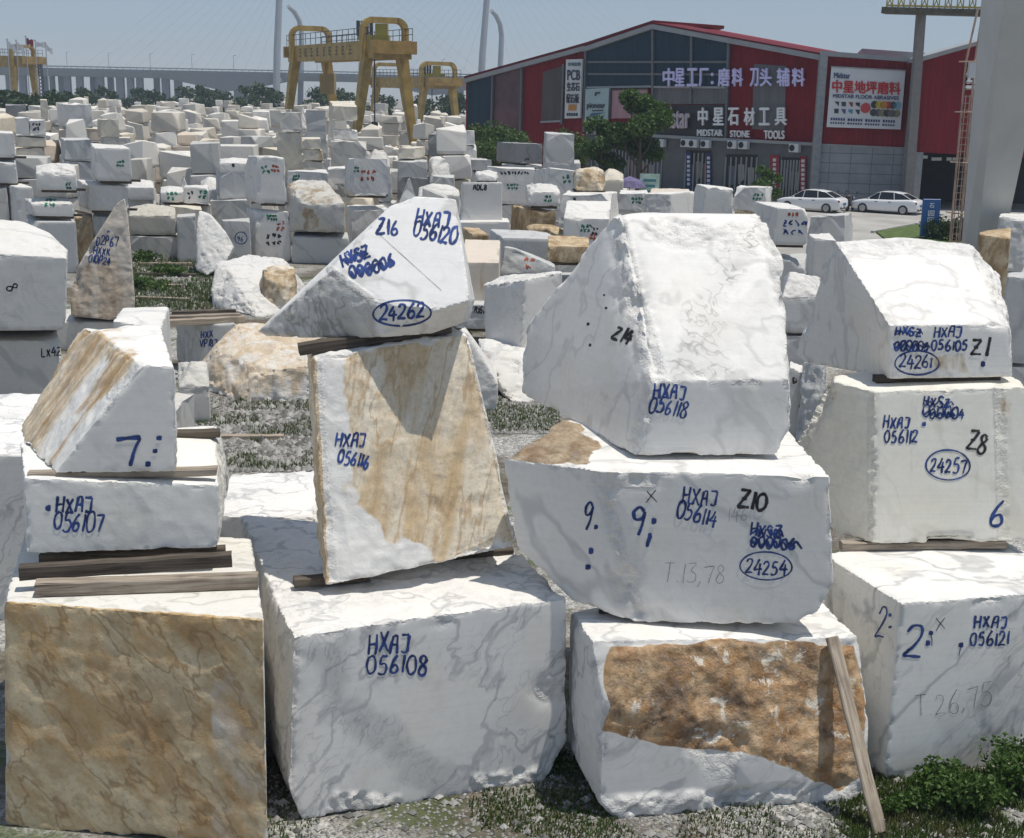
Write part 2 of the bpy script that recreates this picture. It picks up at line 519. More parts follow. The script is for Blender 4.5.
# ------------------------------------------------------------------ hand painted writing: strokes laid on the stone
G = {
 '0': [[(.30,1),(.08,.82),(.03,.45),(.15,.05),(.35,0),(.52,.25),(.52,.7),(.40,.95),(.24,.98)]],
 '1': [[(.18,.98),(.16,.5),(.14,0)]],
 '2': [[(.05,.75),(.18,.97),(.42,.95),(.46,.70),(.28,.38),(.03,.04),(.25,.06),(.55,.03)]],
 '3': [[(.05,.95),(.45,.95),(.22,.6),(.48,.42),(.45,.1),(.2,0),(.03,.1)]],
 '4': [[(.32,1),(.16,.62),(.02,.34),(.3,.36),(.58,.38)], [(.40,.72),(.38,.3),(.36,-.08)]],
 '5': [[(.50,.98),(.30,.97),(.16,.95)], [(.16,.95),(.12,.58),(.35,.58),(.48,.35),(.38,.06),(.15,0),(.02,.08)]],
 '6': [[(.42,1),(.20,.68),(.06,.30),(.14,.03),(.36,.02),(.48,.22),(.38,.44),(.16,.38),(.07,.2)]],
 '7': [[(.02,.88),(.25,.93),(.56,.95)], [(.56,.95),(.42,.55),(.30,.0)]],
 '8': [[(.44,.86),(.26,1),(.08,.82),(.22,.58),(.46,.34),(.42,.06),(.2,0),(.05,.18),(.2,.48),(.42,.68),(.46,.86)]],
 '9': [[(.46,.85),(.26,1),(.08,.80),(.18,.55),(.40,.60),(.47,.85)], [(.47,.85),(.44,.4),(.34,0)]],
 'H': [[(.05,1),(.04,.5),(.02,0)], [(.03,.5),(.26,.52),(.46,.55)], [(.48,1),(.46,.5),(.44,0)]],
 'X': [[(.05,.98),(.26,.5),(.52,.0)], [(.50,1),(.26,.5),(.02,.02)]],
 'A': [[(.03,0),(.10,.5),(.20,.98)], [(.20,.98),(.46,.96),(.48,.5),(.50,0)], [(.1,.48),(.3,.49),(.48,.5)]],
 'J': [[(.02,.95),(.30,.95),(.50,.95)], [(.50,.95),(.47,.5),(.42,.05)], [(.42,.05),(.2,.02),(.06,.1)]],
 'Z': [[(.03,.93),(.3,.95),(.52,.97)], [(.52,.97),(.26,.48),(.0,.03)], [(.0,.03),(.3,.05),(.58,.06)], [(.14,.5),(.4,.5)]],
 'S': [[(.5,.85),(.3,1),(.08,.85),(.16,.58),(.42,.42),(.46,.12),(.22,0),(.02,.14)]],
 'D': [[(.06,1),(.05,.5),(.03,0)], [(.06,.98),(.38,.85),(.5,.5),(.36,.12),(.03,.02)]],
 'P': [[(.06,1),(.05,.5),(.03,0)], [(.06,.98),(.38,.95),(.44,.68),(.3,.5),(.06,.48)]],
 'K': [[(.06,1),(.05,.5),(.03,0)], [(.48,.98),(.28,.68),(.06,.48)], [(.14,.52),(.3,.28),(.50,.0)]],
 'T': [[(.0,.96),(.28,.98),(.55,.97)], [(.28,.98),(.27,.5),(.25,0)]],
 'L': [[(.06,1),(.05,.5),(.04,.02)], [(.04,.02),(.25,.03),(.48,.04)]],
 'V': [[(.02,1),(.12,.5),(.24,0)], [(.24,0),(.36,.5),(.5,1)]],
 'C': [[(.5,.88),(.28,1),(.06,.75),(.04,.3),(.22,.0),(.5,.12)]],
 '.': [[(.06,.0),(.10,.03)]], ',': [[(.12,.1),(.08,-.05),(.02,-.18)]],
 ':': [[(.12,.78),(.13,.74)], [(.10,.22),(.11,.18)]], '^': [[(.05,.7),(.25,.98),(.48,.72)]],
 '/': [[(.3,1),(.2,.5),(.05,0)]], ' ': [],
}
def smooth_line(pts, n=7):
    if len(pts) < 3:
        a, b = np.array(pts[0]), np.array(pts[-1])
        return [a + (b - a) * t for t in np.linspace(0, 1, 6)]
    p = [np.array(pts[0]) * 2 - np.array(pts[1])] + [np.array(q) for q in pts] + [np.array(pts[-1]) * 2 - np.array(pts[-2])]
    out = []
    for i in range(1, len(p) - 2):
        a, b, c, d = p[i - 1], p[i], p[i + 1], p[i + 2]
        for t in np.linspace(0, 1, n, endpoint=False):
            out.append(.5 * (2 * b + (c - a) * t + (2 * a - 5 * b + 4 * c - d) * t * t + (3 * b - a - 3 * c + d) * t ** 3))
    out.append(p[-2])
    return out
def lay(block, lines, width, mat, name, off=.006):
    """ribbons along pixel polylines, dropped on to the block's real surface"""
    bvh = BVH[block.name]
    org = Vector(EYE)
    me_v, me_f, ed = [], [], []
    rw_ = random.Random(int(lines[0][0][0] * 13 + lines[0][0][1]))
    for L in lines:
        L = [np.array(q, float) for q in L]
        kw = rw_.uniform(.82, 1.18)
        rows = []
        for i, q in enumerate(L):
            d = L[min(i + 1, len(L) - 1)] - L[max(i - 1, 0)]
            ln = np.linalg.norm(d)
            d = d / ln if ln > 1e-6 else np.array([1.0, 0])
            s = np.array([-d[1], d[0]])
            wv = width * 1.12 * kw * (.94 + .16 * math.sin(i * .45 + q[0] * .11)) / 2
            if i in (0, len(L) - 1): wv *= .75
            row = []
            for t in (-1, 0, 1):
                r = ray(*(q + s * wv * t))
                hit = bvh.ray_cast(org, Vector(r))
                if hit[0] is None: row = None; break
                row.append(hit[0] - Vector(r) * off)
            rows.append(row)
        prev = None
        for row in rows:
            if row is None: prev = None; continue
            i0 = len(me_v)
            me_v += [tuple(x) for x in row]; ed += [0, 1, 0]
            if prev is not None:
                me_f += [(prev, i0, i0 + 1, prev + 1), (prev + 1, i0 + 1, i0 + 2, prev + 2)]
            prev = i0
    if not me_f: return None
    me = bpy.data.meshes.new(name)
    a = np.array(me_v) - np.array(block.location)
    me.from_pydata(a.tolist(), [], me_f)
    at = me.attributes.new('core', 'FLOAT', 'POINT')
    at.data.foreach_set('value', np.array(ed, np.float32))
    return link_mesh(name, me, mat, block)
def write(block, text, u, v, h, mat, wd=2.6, rot=0, gap=1.0, sx=1.0, slant=.08, name='painted_code', wob=.085):
    """text with its baseline starting at pixel (u, v); h = letter height in px; rot clockwise degrees"""
    r = random.Random(text + str(u))
    ca, sa = math.cos(RAD(rot)), math.sin(RAD(rot))
    x, lines = 0.0, []
    for ch in text:
        k = 1 + r.uniform(-wob, wob) * 1.6
        dy = r.uniform(-wob, wob)
        for st in G[ch]:
            L = []
            for p in smooth_line([(px + r.uniform(-.02, .02), py + r.uniform(-.02, .02)) for px, py in st]):
                X = (x + (p[0] + slant * p[1]) * sx * k) * h
                Y = (p[1] * k + dy) * h
                L.append((u + X * ca + Y * sa, v + X * sa - Y * ca))
            lines.append(L)
        x += (.30 if ch in '1.,:/' else .66) * gap * sx
    return lay(block, lines, wd, mat, name)
def ring(block, cu, cv, ru, rv, mat, rot=0, wd=2.0):
    L = []
    for i in range(45):
        a = 2 * math.pi * i / 42 - 1.0
        x, y = ru * math.cos(a) * (1 + .02 * math.sin(3 * a)), rv * math.sin(a)
        L.append((cu + x * math.cos(RAD(rot)) - y * math.sin(RAD(rot)), cv + x * math.sin(RAD(rot)) + y * math.cos(RAD(rot))))
    return lay(block, [L], wd, mat, 'painted_ring')
def dot(block, u, v, r, mat):
    return lay(block, [[(u - r * .8, v), (u - r * .3, v + .1), (u + r * .3, v), (u + r * .8, v)]], r * 2.0, mat, 'painted_dot')
def scrawl(block, u, v, wdt, h, mat, rot=0, wd=2.5, n=7, name='painted_scribble'):
    """crossing-out zigzag"""
    r = random.Random(u * 7 + v)
    pts = []
    for i in range(n * 2):
        t = i / (n * 2 - 1)
        pts.append((t * wdt + r.uniform(-2, 2), (h * .25 if i % 2 else -h * .25) + r.uniform(-1, 1)))
    ca, sa = math.cos(RAD(rot)), math.sin(RAD(rot))
    L = [(u + p[0] * ca - p[1] * sa, v + p[0] * sa + p[1] * ca) for p in smooth_line(pts, 5)]
    return lay(block, [L], wd, mat, name)

def paint(name, col, lo=.02, hi=.38):
    b = NB(name)
    P = b.N('TexCoord').outputs['Object']
    c = b.attr('core')
    n = b.noise(P, 30, 4, .7)
    f = b.remap(b.math('ADD', c, b.math('MULTIPLY', b.math('SUBTRACT', n, .5), .7)), lo, hi, 0, .95)
    b.put(b.b.inputs['Alpha'], f)
    cc = b.mix(b.remap(b.noise(P, 6, 4, .6), .35, .72), tuple(x * .7 for x in col), tuple(x * 1.7 + .02 for x in col))
    return b.done(cc, .6, None, .3)
BLUE = paint('blue_paint', (.010, .038, .17))
BLACK = paint('black_paint', (.012, .012, .016))
PENCIL = paint('pencil_grey', (.22, .22, .23), .35, .9)
GREEN = paint('green_paint', (.01, .16, .085))
REDP = paint('red_paint', (.36, .07, .03))

# ------------------------------------------------------------------ timbers
WOOD_GREY = wood('weathered_wood')
WOOD_DARK = wood('dark_wood', (.055, .045, .038), (.15, .125, .10))
WOOD_PALE = wood('pale_wood', (.27, .22, .165), (.47, .40, .32))
def timber(p, q, wd, ht, mat=None, label='weathered timber', group=None, name='timber', cat='timber', roll=0.0):
    """sawn beam from p to q (axis line), mesh along local X"""
    p, q = Vector(p), Vector(q)
    L = (q - p).length
    bm = bmesh.new()
    n = 10
    rows = []
    rr = random.Random(round(p.x * 97 + p.y * 31 + p.z * 13, 2))
    for i in range(n + 1):
        x = -L / 2 + L * i / n
        w_ = wd * (1 + rr.uniform(-.04, .04)) / 2; h_ = ht * (1 + rr.uniform(-.05, .05)) / 2
        oy, oz = rr.uniform(-.004, .004), rr.uniform(-.004, .004)
        e = .012
        prof = [(-w_ + e, -h_), (w_ - e, -h_), (w_, -h_ + e), (w_, h_ - e), (w_ - e, h_), (-w_ + e, h_), (-w_, h_ - e), (-w_, -h_ + e)]
        rows.append([bm.verts.new((x + rr.uniform(-.006, .006) * (i in (0, n)), y + oy, z + oz)) for y, z in prof])
    for a, b in zip(rows, rows[1:]):
        for k in range(8): bm.faces.new([a[k], a[(k + 1) % 8], b[(k + 1) % 8], b[k]])
    bm.faces.new(rows[0][::-1]); bm.faces.new(rows[-1])
    fixn(bm)
    o = obj(name, bm, mat or WOOD_GREY)
    d = (q - p).normalized()
    M = Matrix((d, Vector((0, 0, 1)).cross(d).normalized(), d.cross(Vector((0, 0, 1)).cross(d).normalized()))).transposed()
    o.matrix_world = Matrix.Translation((p + q) / 2) @ M.to_4x4() @ Matrix.Rotation(roll, 4, 'X')
    return tag(o, label, cat, group)

# ------------------------------------------------------------------ the front row of stacked blocks
class Face:
    """upright front face through two base pixels lying on height zb; lean > 0 tips the top away"""
    def __init__(s, zb, bl, br, lean=0.0):
        s.zb = zb
        s.a, s.b = on_z(*bl, zb), on_z(*br, zb)
        d = s.b - s.a; d[2] = 0
        s.d = d / np.linalg.norm(d)
        s.back = np.array([-s.d[1], s.d[0], 0.0])
        s.n = -s.back * math.cos(lean) + np.array([0, 0, 1.0]) * math.sin(lean)
    def f(s, u, v): return on_plane(u, v, s.a, s.n)
    def bk(s, p, dist, dz=0.0): return np.asarray(p) + s.back * dist + np.array([0, 0, dz])
FRONT = (0, -1, .1)
LEFT = (-1, -.35, 0)
UP = (0, 0, 1)
# --- lowest left: tall ochre faced block
A = Face(0, (5, 826), (268, 850))
aL, aR = A.f(4, 601), A.f(264, 620)
zA = float((aL[2] + aR[2]) / 2); aL[2] = aR[2] = zA
mA = marble('marble_ochre_mottled', base=(.74, .72, .67), stain1=(.56, .37, .175), stain2=(.72, .59, .38), stain_dark=(.30, .17, .07), sscale=1.25, dark_amt=.4, sdir=(.62, .1, -.78), smul=.4, vein=.6, vscale=1.3, stretch=(.6, 0, -.5), line_amt=.65, edge_noise=.5, band_amt=.95, grey=(.34, .33, .285))
blkA = stone('marble_block', [A.a + (0, 0, -.02), A.b + (0, 0, -.02), aL, aR, A.bk(aL, 2.3) + (-.9, 0, 0), A.bk(aR, 2.3) + (-.85, 0, 0), A.bk(A.a, 2.3) + (-.9, 0, 0), A.bk(A.b, 2.3) + (-.85, 0, 0)], mA, .024, .028,
    rough=[(FRONT, .8, .035, .8)], stain=[(None, FRONT, .60, 4), ([(-60, 560), (300, 560), (300, 668), (268, 662), (228, 668), (212, 720), (208, 765), (222, 800), (232, 850), (-60, 850)], FRONT, .85, 12), ([(-60, 560), (60, 590), (62, 700), (30, 780), (-60, 800)], FRONT, 1.0, 4)],
    label='tall ochre stained marble block carrying the two blocks marked 7 and 056107')
E1 = A
# --- second: wide white block 056108
B = Face(0, (296, 822), (560, 778))
bL, bR = B.f(292, 636), B.f(567, 596)
zB = float((bL[2] + bR[2]) / 2)
mB = marble('marble_grey_veined', base=(.785, .765, .735), vein=.62, vscale=1.7, stretch=(-.6, .1, -.75), dirt=.18)
Bb = [B.f(303, 820), B.f(545, 783), B.f(567, 740), B.f(286, 785)]
blkB = stone('marble_block', Bb + [bL, bR, on_z(240, 514, zB), B.bk(bR, 2.0), B.bk(B.a, 2.2), B.bk(B.b, 2.0), B.bk(bL, 1.0)], mB, .024, .028,
    band=[([(300, 650), (345, 640), (350, 690), (420, 740), (475, 790), (455, 812), (395, 770), (335, 715)], FRONT, .8, 10), ([(330, 790), (395, 800), (410, 815), (330, 818)], FRONT, .6, 6)],
    rough=[(UP, .85, .05, .7), (LEFT, .7, .05, .5), (FRONT, .85, .10, .35, [(470, 775), (545, 765), (550, 800), (470, 800)]), (FRONT, .85, .10, .35, [(330, 790), (400, 795), (410, 822), (325, 825)])],
    ridge=[((292, 636), (286, 785), 9, 0.028), ((545, 690), (568, 690), 12, 0.033)], bigchip=0.088,
    label='wide white marble block marked 056108 with a grey diagonal band')
write(blkB, 'HXAJ', 368, 654, 19, BLUE, 3.0, -1, sx=.86)
write(blkB, '056108', 366, 673, 19, BLUE, 3.0, 1, sx=.92)
# --- third: brown rough faced block
Dm = Face(0, (600, 818), (862, 800))
pDl, nDl = plane3(Dm.f(603, 698), Dm.f(866, 782), Dm.f(730, 642) + Dm.back * .26)
Dl = lambda u, v: on_plane(u, v, pDl, nDl)
dL, dR = Dl(591, 640), Dl(858, 637)
zD = float((dL[2] + dR[2]) / 2)
mD = marble('marble_rust_rough', stain1=(.37, .20, .085), stain2=(.62, .43, .25), stain_dark=(.075, .048, .034), sscale=1.5, dark_amt=.8, smul=.8, vein=.6, vscale=1.4, stretch=(.7, 0, .6), dirt=.2, white_bits=.95, line_amt=.3, edge_noise=.3)
brown = [(612, 648), (700, 641), (856, 643), (866, 715), (866, 775), (838, 795), (800, 770), (745, 752), (690, 752), (640, 735), (606, 728), (604, 690)]
blkD = stone('marble_block', [Dm.f(600, 806), Dm.f(618, 821), Dm.f(850, 806), Dm.f(866, 788), Dm.f(603, 698), Dm.f(866, 782), Dl(869, 722), dL, dR, on_z(570, 612, zD), Dm.bk(dR, 2.0), Dm.bk(Dm.a, 1.7), Dm.bk(Dm.b, 2.0), on_z(572, 752, .35)], mD, .024, .028,
    stain=[(brown, FRONT, .95, 4)], rough=[(FRONT, .8, .065, .55, brown), (LEFT, .8, .02, .5), (UP, .9, .012, .6), (FRONT, .85, .10, .4, [(600, 796), (870, 780), (870, 830), (600, 830)])], bigchip=0.083,
    label='bottom block with a rough rust brown face under the 24254 block')
# --- block 24254 standing on it
E = Face(zD + .09, (612, 622), (806, 624))
eL, eR = E.f(596, 470), E.f(830, 476)
zE = float((eL[2] + eR[2]) / 2)
mE = marble('marble_pale_grey', base=(.785, .765, .73), vein=.5, vscale=.9, dirt=.22, stain1=(.26, .19, .12), stain2=(.42, .33, .22), sscale=2.2, dark_amt=.5)
eB = on_z(502, 456, zE)
pE, nE = plane3(eL, E.f(632, 622), eB)
eBb = on_plane(517, 548, pE, nE)
blkE = stone('marble_block', [E.f(634, 623), E.f(792, 625), E.f(818, 612), E.f(834, 583), eL, eR, E.f(831, 500), eB, eBb, on_plane(572, 601, pE, nE), E.bk(eR, 2.3), E.bk(E.b, 2.3), on_z(560, 420, zE + .1), on_z(582, 424, zE + .12)], mE, .024, .028,
    ridge=[((598, 478), (618, 545), 9, .05), ((618, 545), (640, 615), 7, .045), ((612, 478), (650, 480), 10, .03)],
    stain=[([(500, 458), (560, 415), (598, 440), (590, 470), (510, 462)], UP, .9, 6)], rough=[(UP, .9, .07, .4, [(500, 458), (560, 415), (598, 440), (590, 470), (510, 462)]), (LEFT, .75, .015, .5)], bigchip=0.077,
    label='broad white block marked Z10 and 24254 above the rust faced one')
write(blkE, 'HXAJ', 682, 504, 17, BLUE, 2.6, 3, sx=.82)
write(blkE, '056114', 675, 519, 17, BLUE, 2.6, 9, sx=.78)
write(blkE, 'Z10', 737, 508, 17, BLACK, 3.6, 6, sx=1.1, name='painted_number')
write(blkE, 'HXSZ', 750, 536, 12, BLUE, 2.6, 3, sx=1.0)
write(blkE, '000006', 750, 547, 11, BLUE, 2.6, 3, sx=1.05)
scrawl(blkE, 751, 531, 34, 12, BLUE, 4); scrawl(blkE, 751, 542, 50, 12, BLUE, 4)
ring(blkE, 766, 566, 26, 14, BLUE, 2); write(blkE, '24254', 745, 573, 14, BLUE, 2.2, 2, sx=.92, name='circled_number')
write(blkE, '9', 628, 536, 26, BLUE, 3.8, 4, name='painted_number'); dot(blkE, 654, 521, 3.2, BLUE)
lay(blkE, [[(650, 533), (650, 537), (648, 542), (647, 547)]], 4.2, BLUE, 'painted_dot')
write(blkE, '9', 580, 530, 27, BLUE, 3.2, 8, sx=.62, name='painted_number')
for q in ((596, 527, 2.4), (591, 551, 3.0), (588, 567, 3.4)): dot(blkE, *q, BLUE)
lay(blkE, [[(647, 491), (651, 496), (657, 502)], [(656, 490), (651, 496), (646, 503)]], 1.2, BLACK, 'pencil_cross')
write(blkE, '146', 727, 522, 13, PENCIL, 1.3, -3, sx=1.05, name='pencil_note')
write(blkE, 'T.13,78', 663, 582, 19, PENCIL, 1.4, 1, sx=.95, name='pencil_note')
# --- great white wedge on top of the third stack
Fc = Face(zE + .07, (634, 457), (776, 455))
fLt, fRt = Fc.f(650, 381), Fc.f(788, 380)
ytop = 14.9
fA, fB = on_y(618, 214, ytop), on_y(763, 216, ytop + .25)
pL, nL = plane3(Fc.f(632, 457), fA, on_z(521, 394, Fc.zb))
mF = marble('marble_white_smoky', base=(.81, .79, .755), grey=(.40, .395, .38), vein=.42, vscale=1.1, dirt=.12, band_amt=.26, band_vein=.95)
blkF = stone('marble_block', [Fc.f(634, 457), Fc.f(776, 455), Fc.f(792, 428), fRt, fLt, fA, fB, on_y(784, 257, ytop - .6), on_y(768, 222, ytop), on_z(521, 394, Fc.zb), on_plane(523, 330, pL, nL), on_plane(612, 216, pL, nL),
    fA + (.2, .9, -.05), fB + (.1, .9, -.05), Fc.bk(Fc.f(792, 428), 2.9), Fc.bk(Fc.f(776, 455), 2.7)], mF, .024, .028,
    ridge=[((616, 216), (634, 300), 13, 0.050), ((634, 300), (655, 372), 15, 0.055), ((655, 372), (634, 452), 10, 0.028), ((765, 220), (785, 300), 8, 0.044)],
    band=[([(672, 372), (690, 310), (715, 265), (755, 225), (768, 240), (735, 290), (722, 330), (735, 375), (715, 375), (705, 325), (688, 372)], (0, -.6, .8), .95, 10)],
    rough=[((1, -.1, .2), .7, .10, .5), (UP, .6, .004, .8)], bigchip=0.072,
    label='great white wedge block marked Z14 and 056118 on top of its stack')
write(blkF, 'HXAJ', 653, 398, 15, BLUE, 2.7, 2, sx=.86)
write(blkF, '056118', 648, 411, 16, BLUE, 2.7, 13, sx=.76)
write(blkF, 'Z14', 611, 337, 15, BLACK, 3.2, 26, sx=.85, name='painted_number')
for q in ((606, 308, 1.6), (588, 324, 1.8), (590, 345, 1.6), (604, 295, 1.3)): dot(blkF, *q, BLACK)
# --- block 056116 standing upright on 056108
L_ = Face(zB + .10, (324, 587), (515, 571), RAD(15))
lL, lR = L_.f(312, 357), L_.f(463, 334)
zL = float((lL[2] + lR[2]) / 2)
print('LT', lL, lR)
mL = marble('marble_tan_streaked', stain1=(.60, .45, .27), stain2=(.77, .70, .57), stain_dark=(.42, .27, .13), sscale=1.3, dark_amt=.12, sdir=(.20, .1, 1), smul=.10, vein=.3, vscale=1.0, line_amt=.6, edge_noise=.8, line_warp=.03)
mL2 = mL
wl = [(316, 470), (330, 500), (345, 512), (400, 552), (432, 572), (400, 600), (310, 600)]
blkL = stone('marble_block', [L_.f(325, 587), L_.f(512, 548), L_.f(517, 535), L_.f(492, 430), lL, lR, L_.f(470, 337), L_.bk(lL, 1.0) + (.07, 0, 0), L_.bk(L_.f(325, 587), 1.0) + (.06, 0, .02), L_.bk(lR, 1.2), L_.bk(L_.f(512, 548), 1.2, -.1), L_.bk(L_.f(420, 572), .9, -.05)], mL, .022, .028,
    stain=[([(345, 350), (480, 325), (525, 550), (500, 545), (440, 566), (350, 508), (352, 430), (345, 380)], FRONT, .72, 9), ([(350, 352), (470, 325), (512, 520), (450, 560), (360, 490)], FRONT, .6, 30), (None, LEFT, .9, 5)],
    rough=[(FRONT, .85, .03, .5), (LEFT, .7, .05, .35), (UP, .85, .06, .4)], ridge=[((318, 360), (326, 500), 5, 0.017), ((324, 505), (330, 580), 10, 0.033), ((460, 560), (515, 535), 9, 0.033), ((470, 340), (515, 525), 5, 0.028)],
    label='tan streaked upright block marked 056116 under the leaning 24262 stone')
write(blkL, 'HXAJ', 335, 446, 13, BLUE, 2.6, 3, sx=.90)
write(blkL, '056116', 337, 463, 14, BLUE, 2.5, 9, sx=.72)
# --- leaning stone 24262 on top
zM = zL + .12
mP, mN = on_y(371, 299, 13.66), np.array([-.08, -.80, .60]); mN /= np.linalg.norm(mN)
def mf(u, v): return on_plane(u, v, mP, mN)
mM = marble('marble_fine_grey', base=(.815, .80, .775), grey=(.32, .305, .28), vein=.5, vscale=.9, dirt=.1, band_amt=.8, band_vein=1.2)
low = [on_y(300, 338, 14.02), on_y(376, 338, 13.73), on_y(431, 334, 13.84)]
tip = [on_y(256, 332, 14.3), on_y(262, 336, 14.4)]
blkM = stone('marble_block', [mf(331, 270), mf(390, 206), mf(415, 196), mf(456, 199), mf(470, 300), mf(441, 309), mf(371, 301)] + low + tip + [on_y(465, 322, 14.0), on_y(395, 208, 15.5), on_y(456, 201, 15.5), on_y(475, 300, 15.6),
    on_y(470, 320, 15.6), np.array([low[0][0], 15.6, zM + .05]), np.array([low[2][0], 15.6, zM + .02]), on_y(275, 322, 15.4)], mM, .022, .028, bigchip=0.055,
    rough=[((-.5, -.8, -.25), .8, .05, .5), ((.6, -.7, -.3), .85, .06, .4)], ridge=[((331, 270), (372, 300), 5, 0.017), ((372, 300), (376, 338), 5, 0.017)],
    band=[([(256, 333), (331, 270), (372, 300), (376, 338), (300, 340)], None, .8, 3)],  # shade of the lower-left facet put into its colour, plus denser veins
    label='white stone marked Z16 and 24262 leaning over the tan upright block')
write(blkM, 'Z16', 376, 235, 16, BLUE, 3.0, -3, sx=.95, name='painted_number')
write(blkM, 'HXAJ', 415, 225, 16, BLUE, 3.0, 6, sx=.82)
write(blkM, '056120', 412, 236, 16, BLUE, 2.9, 11, sx=.78)
write(blkM, 'HXSZ', 343, 267, 12, BLUE, 3.0, -22, sx=.95)
write(blkM, '000006', 351, 279, 12, BLUE, 3.0, -17, sx=1.0)
scrawl(blkM, 345, 261, 24, 12, BLUE, -22, 3.2); scrawl(blkM, 352, 274, 42, 12, BLUE, -16, 3.4)
ring(blkM, 402, 313, 29, 13, BLUE, -2); write(blkM, '24262', 379, 320, 14, BLUE, 2.4, -2, sx=1.0, name='circled_number')
# saw line across the big face
lay(blkM, [[(378 + i * 9.1, 233 + i * 8.2) for i in range(8)]], 1.0, PENCIL, 'saw_line')
lay(blkM, [[(376 + i * 9.3, 339 - i * 0 - 40 + i * 1.0) for i in range(2)]], .8, PENCIL, 'saw_line')
# --- left stack: 056107 and the block marked 7
J = Face(zA + .27, (26, 554), (219, 547))
jL, jR = J.f(24, 478), J.f(219, 485)
zJ = float((jL[2] + jR[2]) / 2)
mJ = marble('marble_cream_white', base=(.80, .79, .75), vein=.25, vscale=.8, dirt=.2, stain1=(.62, .48, .30), stain2=(.76, .66, .5), sscale=1.4, dark_amt=.05)
blkJ = stone('marble_block', [J.f(26, 554), J.f(216, 548), J.f(221, 535), jL, jR, on_z(20, 440, zJ), on_z(214, 425, zJ), on_z(217, 428, zJ - .5), J.bk(J.b, 2.5), J.bk(J.a, 2.5)], mJ, .024, .028,
    stain=[([(160, 490), (225, 478), (225, 520), (170, 540)], FRONT, .28, 14), (None, (1, 0, .1), .34, 9), ([(180, 485), (225, 485), (214, 425), (170, 425)], UP, .30, 9)], rough=[((1, 0, .1), .8, .08, .4), (FRONT, .9, .01, .6)], bigchip=0.055,
    label='low cream white block marked 056107 under the block marked 7')
write(blkJ, 'HXAJ', 56, 513, 15, BLUE, 3.0, -1, sx=.95)
write(blkJ, '056107', 53, 530, 18, BLUE, 2.9, 4, sx=.78)
dot(blkJ, 48, 508, 3.4, BLUE)
K = Face(zJ + .09, (55, 473), (178, 472))
kA, kB = K.f(140, 364), K.f(174, 367)
zK = float((kA[2] + kB[2]) / 2)
kT, kR = on_z(89, 325, zK), on_z(160, 325, zK)
pK, nK = plane3(kA, K.f(55, 473), kT)
mK = marble('marble_tan_stripes', stain1=(.46, .30, .14), stain2=(.74, .65, .50), stain_dark=(.30, .17, .07), sscale=1.5, dark_amt=.35, sdir=(.62, .2, .75), smul=.10, vein=.2, vscale=.8, base=(.79, .77, .73), line_warp=.03)
blkK = stone('marble_block', [K.f(55, 473), K.f(176, 472), K.f(179, 460), kA, kB, kT, kR, on_plane(20, 428, pK, nK), on_plane(24, 445, pK, nK), on_plane(79, 330, pK, nK), kR, np.array([kR[0] + .05, kR[1], K.zb]), np.array([on_plane(20, 428, pK, nK)[0] + .2, 15.3, K.zb])], mK, .022, .028,
    stain=[([(15, 320), (145, 320), (145, 365), (120, 385), (60, 440), (50, 470), (10, 470)], (-.7, -.5, .3), .56, 12), ([(20, 320), (150, 320), (150, 366), (60, 480), (10, 480)], (-.7, -.5, .3), .40, 12), ([(85, 330), (120, 345), (30, 440), (10, 430)], (-.7, -.5, .3), .85, 10), ([(85, 322), (120, 322), (150, 365), (130, 362)], UP, .45, 8)],
    rough=[((-.75, -.5, .35), .9, .03, .5), ((1, 0, 0), .8, .05, .4)], ridge=[((140, 364), (110, 395), 5, 0.017)], label='tan striped gabled block marked 7 on top of the left stack')
write(blkK, '7', 116, 466, 31, BLUE, 5.0, 0, sx=1.45, slant=0, name='painted_number')
for q in ((159, 438, 3.4), (155, 451, 3.0), (148, 464, 3.4)): dot(blkK, *q, BLUE)
# --- right stack
I = Face(0, (884, 783), (1013, 762))
iL, iR = I.f(901, 603), I.f(1012, 598)
zI = float((iL[2] + iR[2]) / 2)
iBk = on_z(829, 553, zI)
mI = marble('marble_grey_cream', base=(.78, .77, .735), vein=.7, vscale=1.0, stretch=(.75, 0, .6), dirt=.28)
blkI = stone('marble_block', [I.a, I.b + I.d * 1.2, iL, iR + I.d * 1.2, iBk, on_z(833, 560, zI), I.bk(iR + I.d * 1.2, 2.6), I.bk(I.b + I.d * 1.2, 2.6), np.array([iBk[0], iBk[1], 0])], mI, .024, .028,
    band=[([(960, 700), (1015, 640), (1015, 760), (940, 770)], FRONT, .5, 12)], rough=[(LEFT, .8, .012, .6), (UP, .9, .01, .8)], label='large grey cream block marked 2 and 056121 beside the leaning plank')
write(blkI, '2', 902, 656, 30, BLUE, 3.2, 5, sx=1.05, name='painted_number'); dot(blkI, 931, 633, 2.8, BLUE); dot(blkI, 928, 643, 2.8, BLUE)
lay(blkI, [[(931, 634), (932, 640), (932, 646)]], 1.2, BLUE, 'paint_drip'); lay(blkI, [[(961, 646), (960, 651), (959, 656)]], 1.2, BLUE, 'paint_drip')
write(blkI, '2', 874, 637, 30, BLUE, 2.0, 8, sx=.55, name='painted_number'); dot(blkI, 890, 615, 2.0, BLUE); dot(blkI, 890, 627, 2.0, BLUE)
lay(blkI, [[(936, 618), (940, 623), (945, 629)], [(945, 618), (940, 624), (936, 631)]], 1.2, BLACK, 'pencil_cross')
write(blkI, 'HXAJ', 974, 628, 13, BLUE, 2.8, 0, sx=1.02); write(blkI, '056121', 970, 645, 14, BLUE, 2.7, 0, sx=.88); dot(blkI, 961, 645, 3.0, BLUE)
write(blkI, 'T.26,75', 916, 716, 22, PENCIL, 1.6, -7, sx=.92, name='pencil_note')
H = Face(zI + .11, (873, 544), (1012, 542), RAD(8))
hL, hR = H.f(874, 391), H.f(1013, 386)
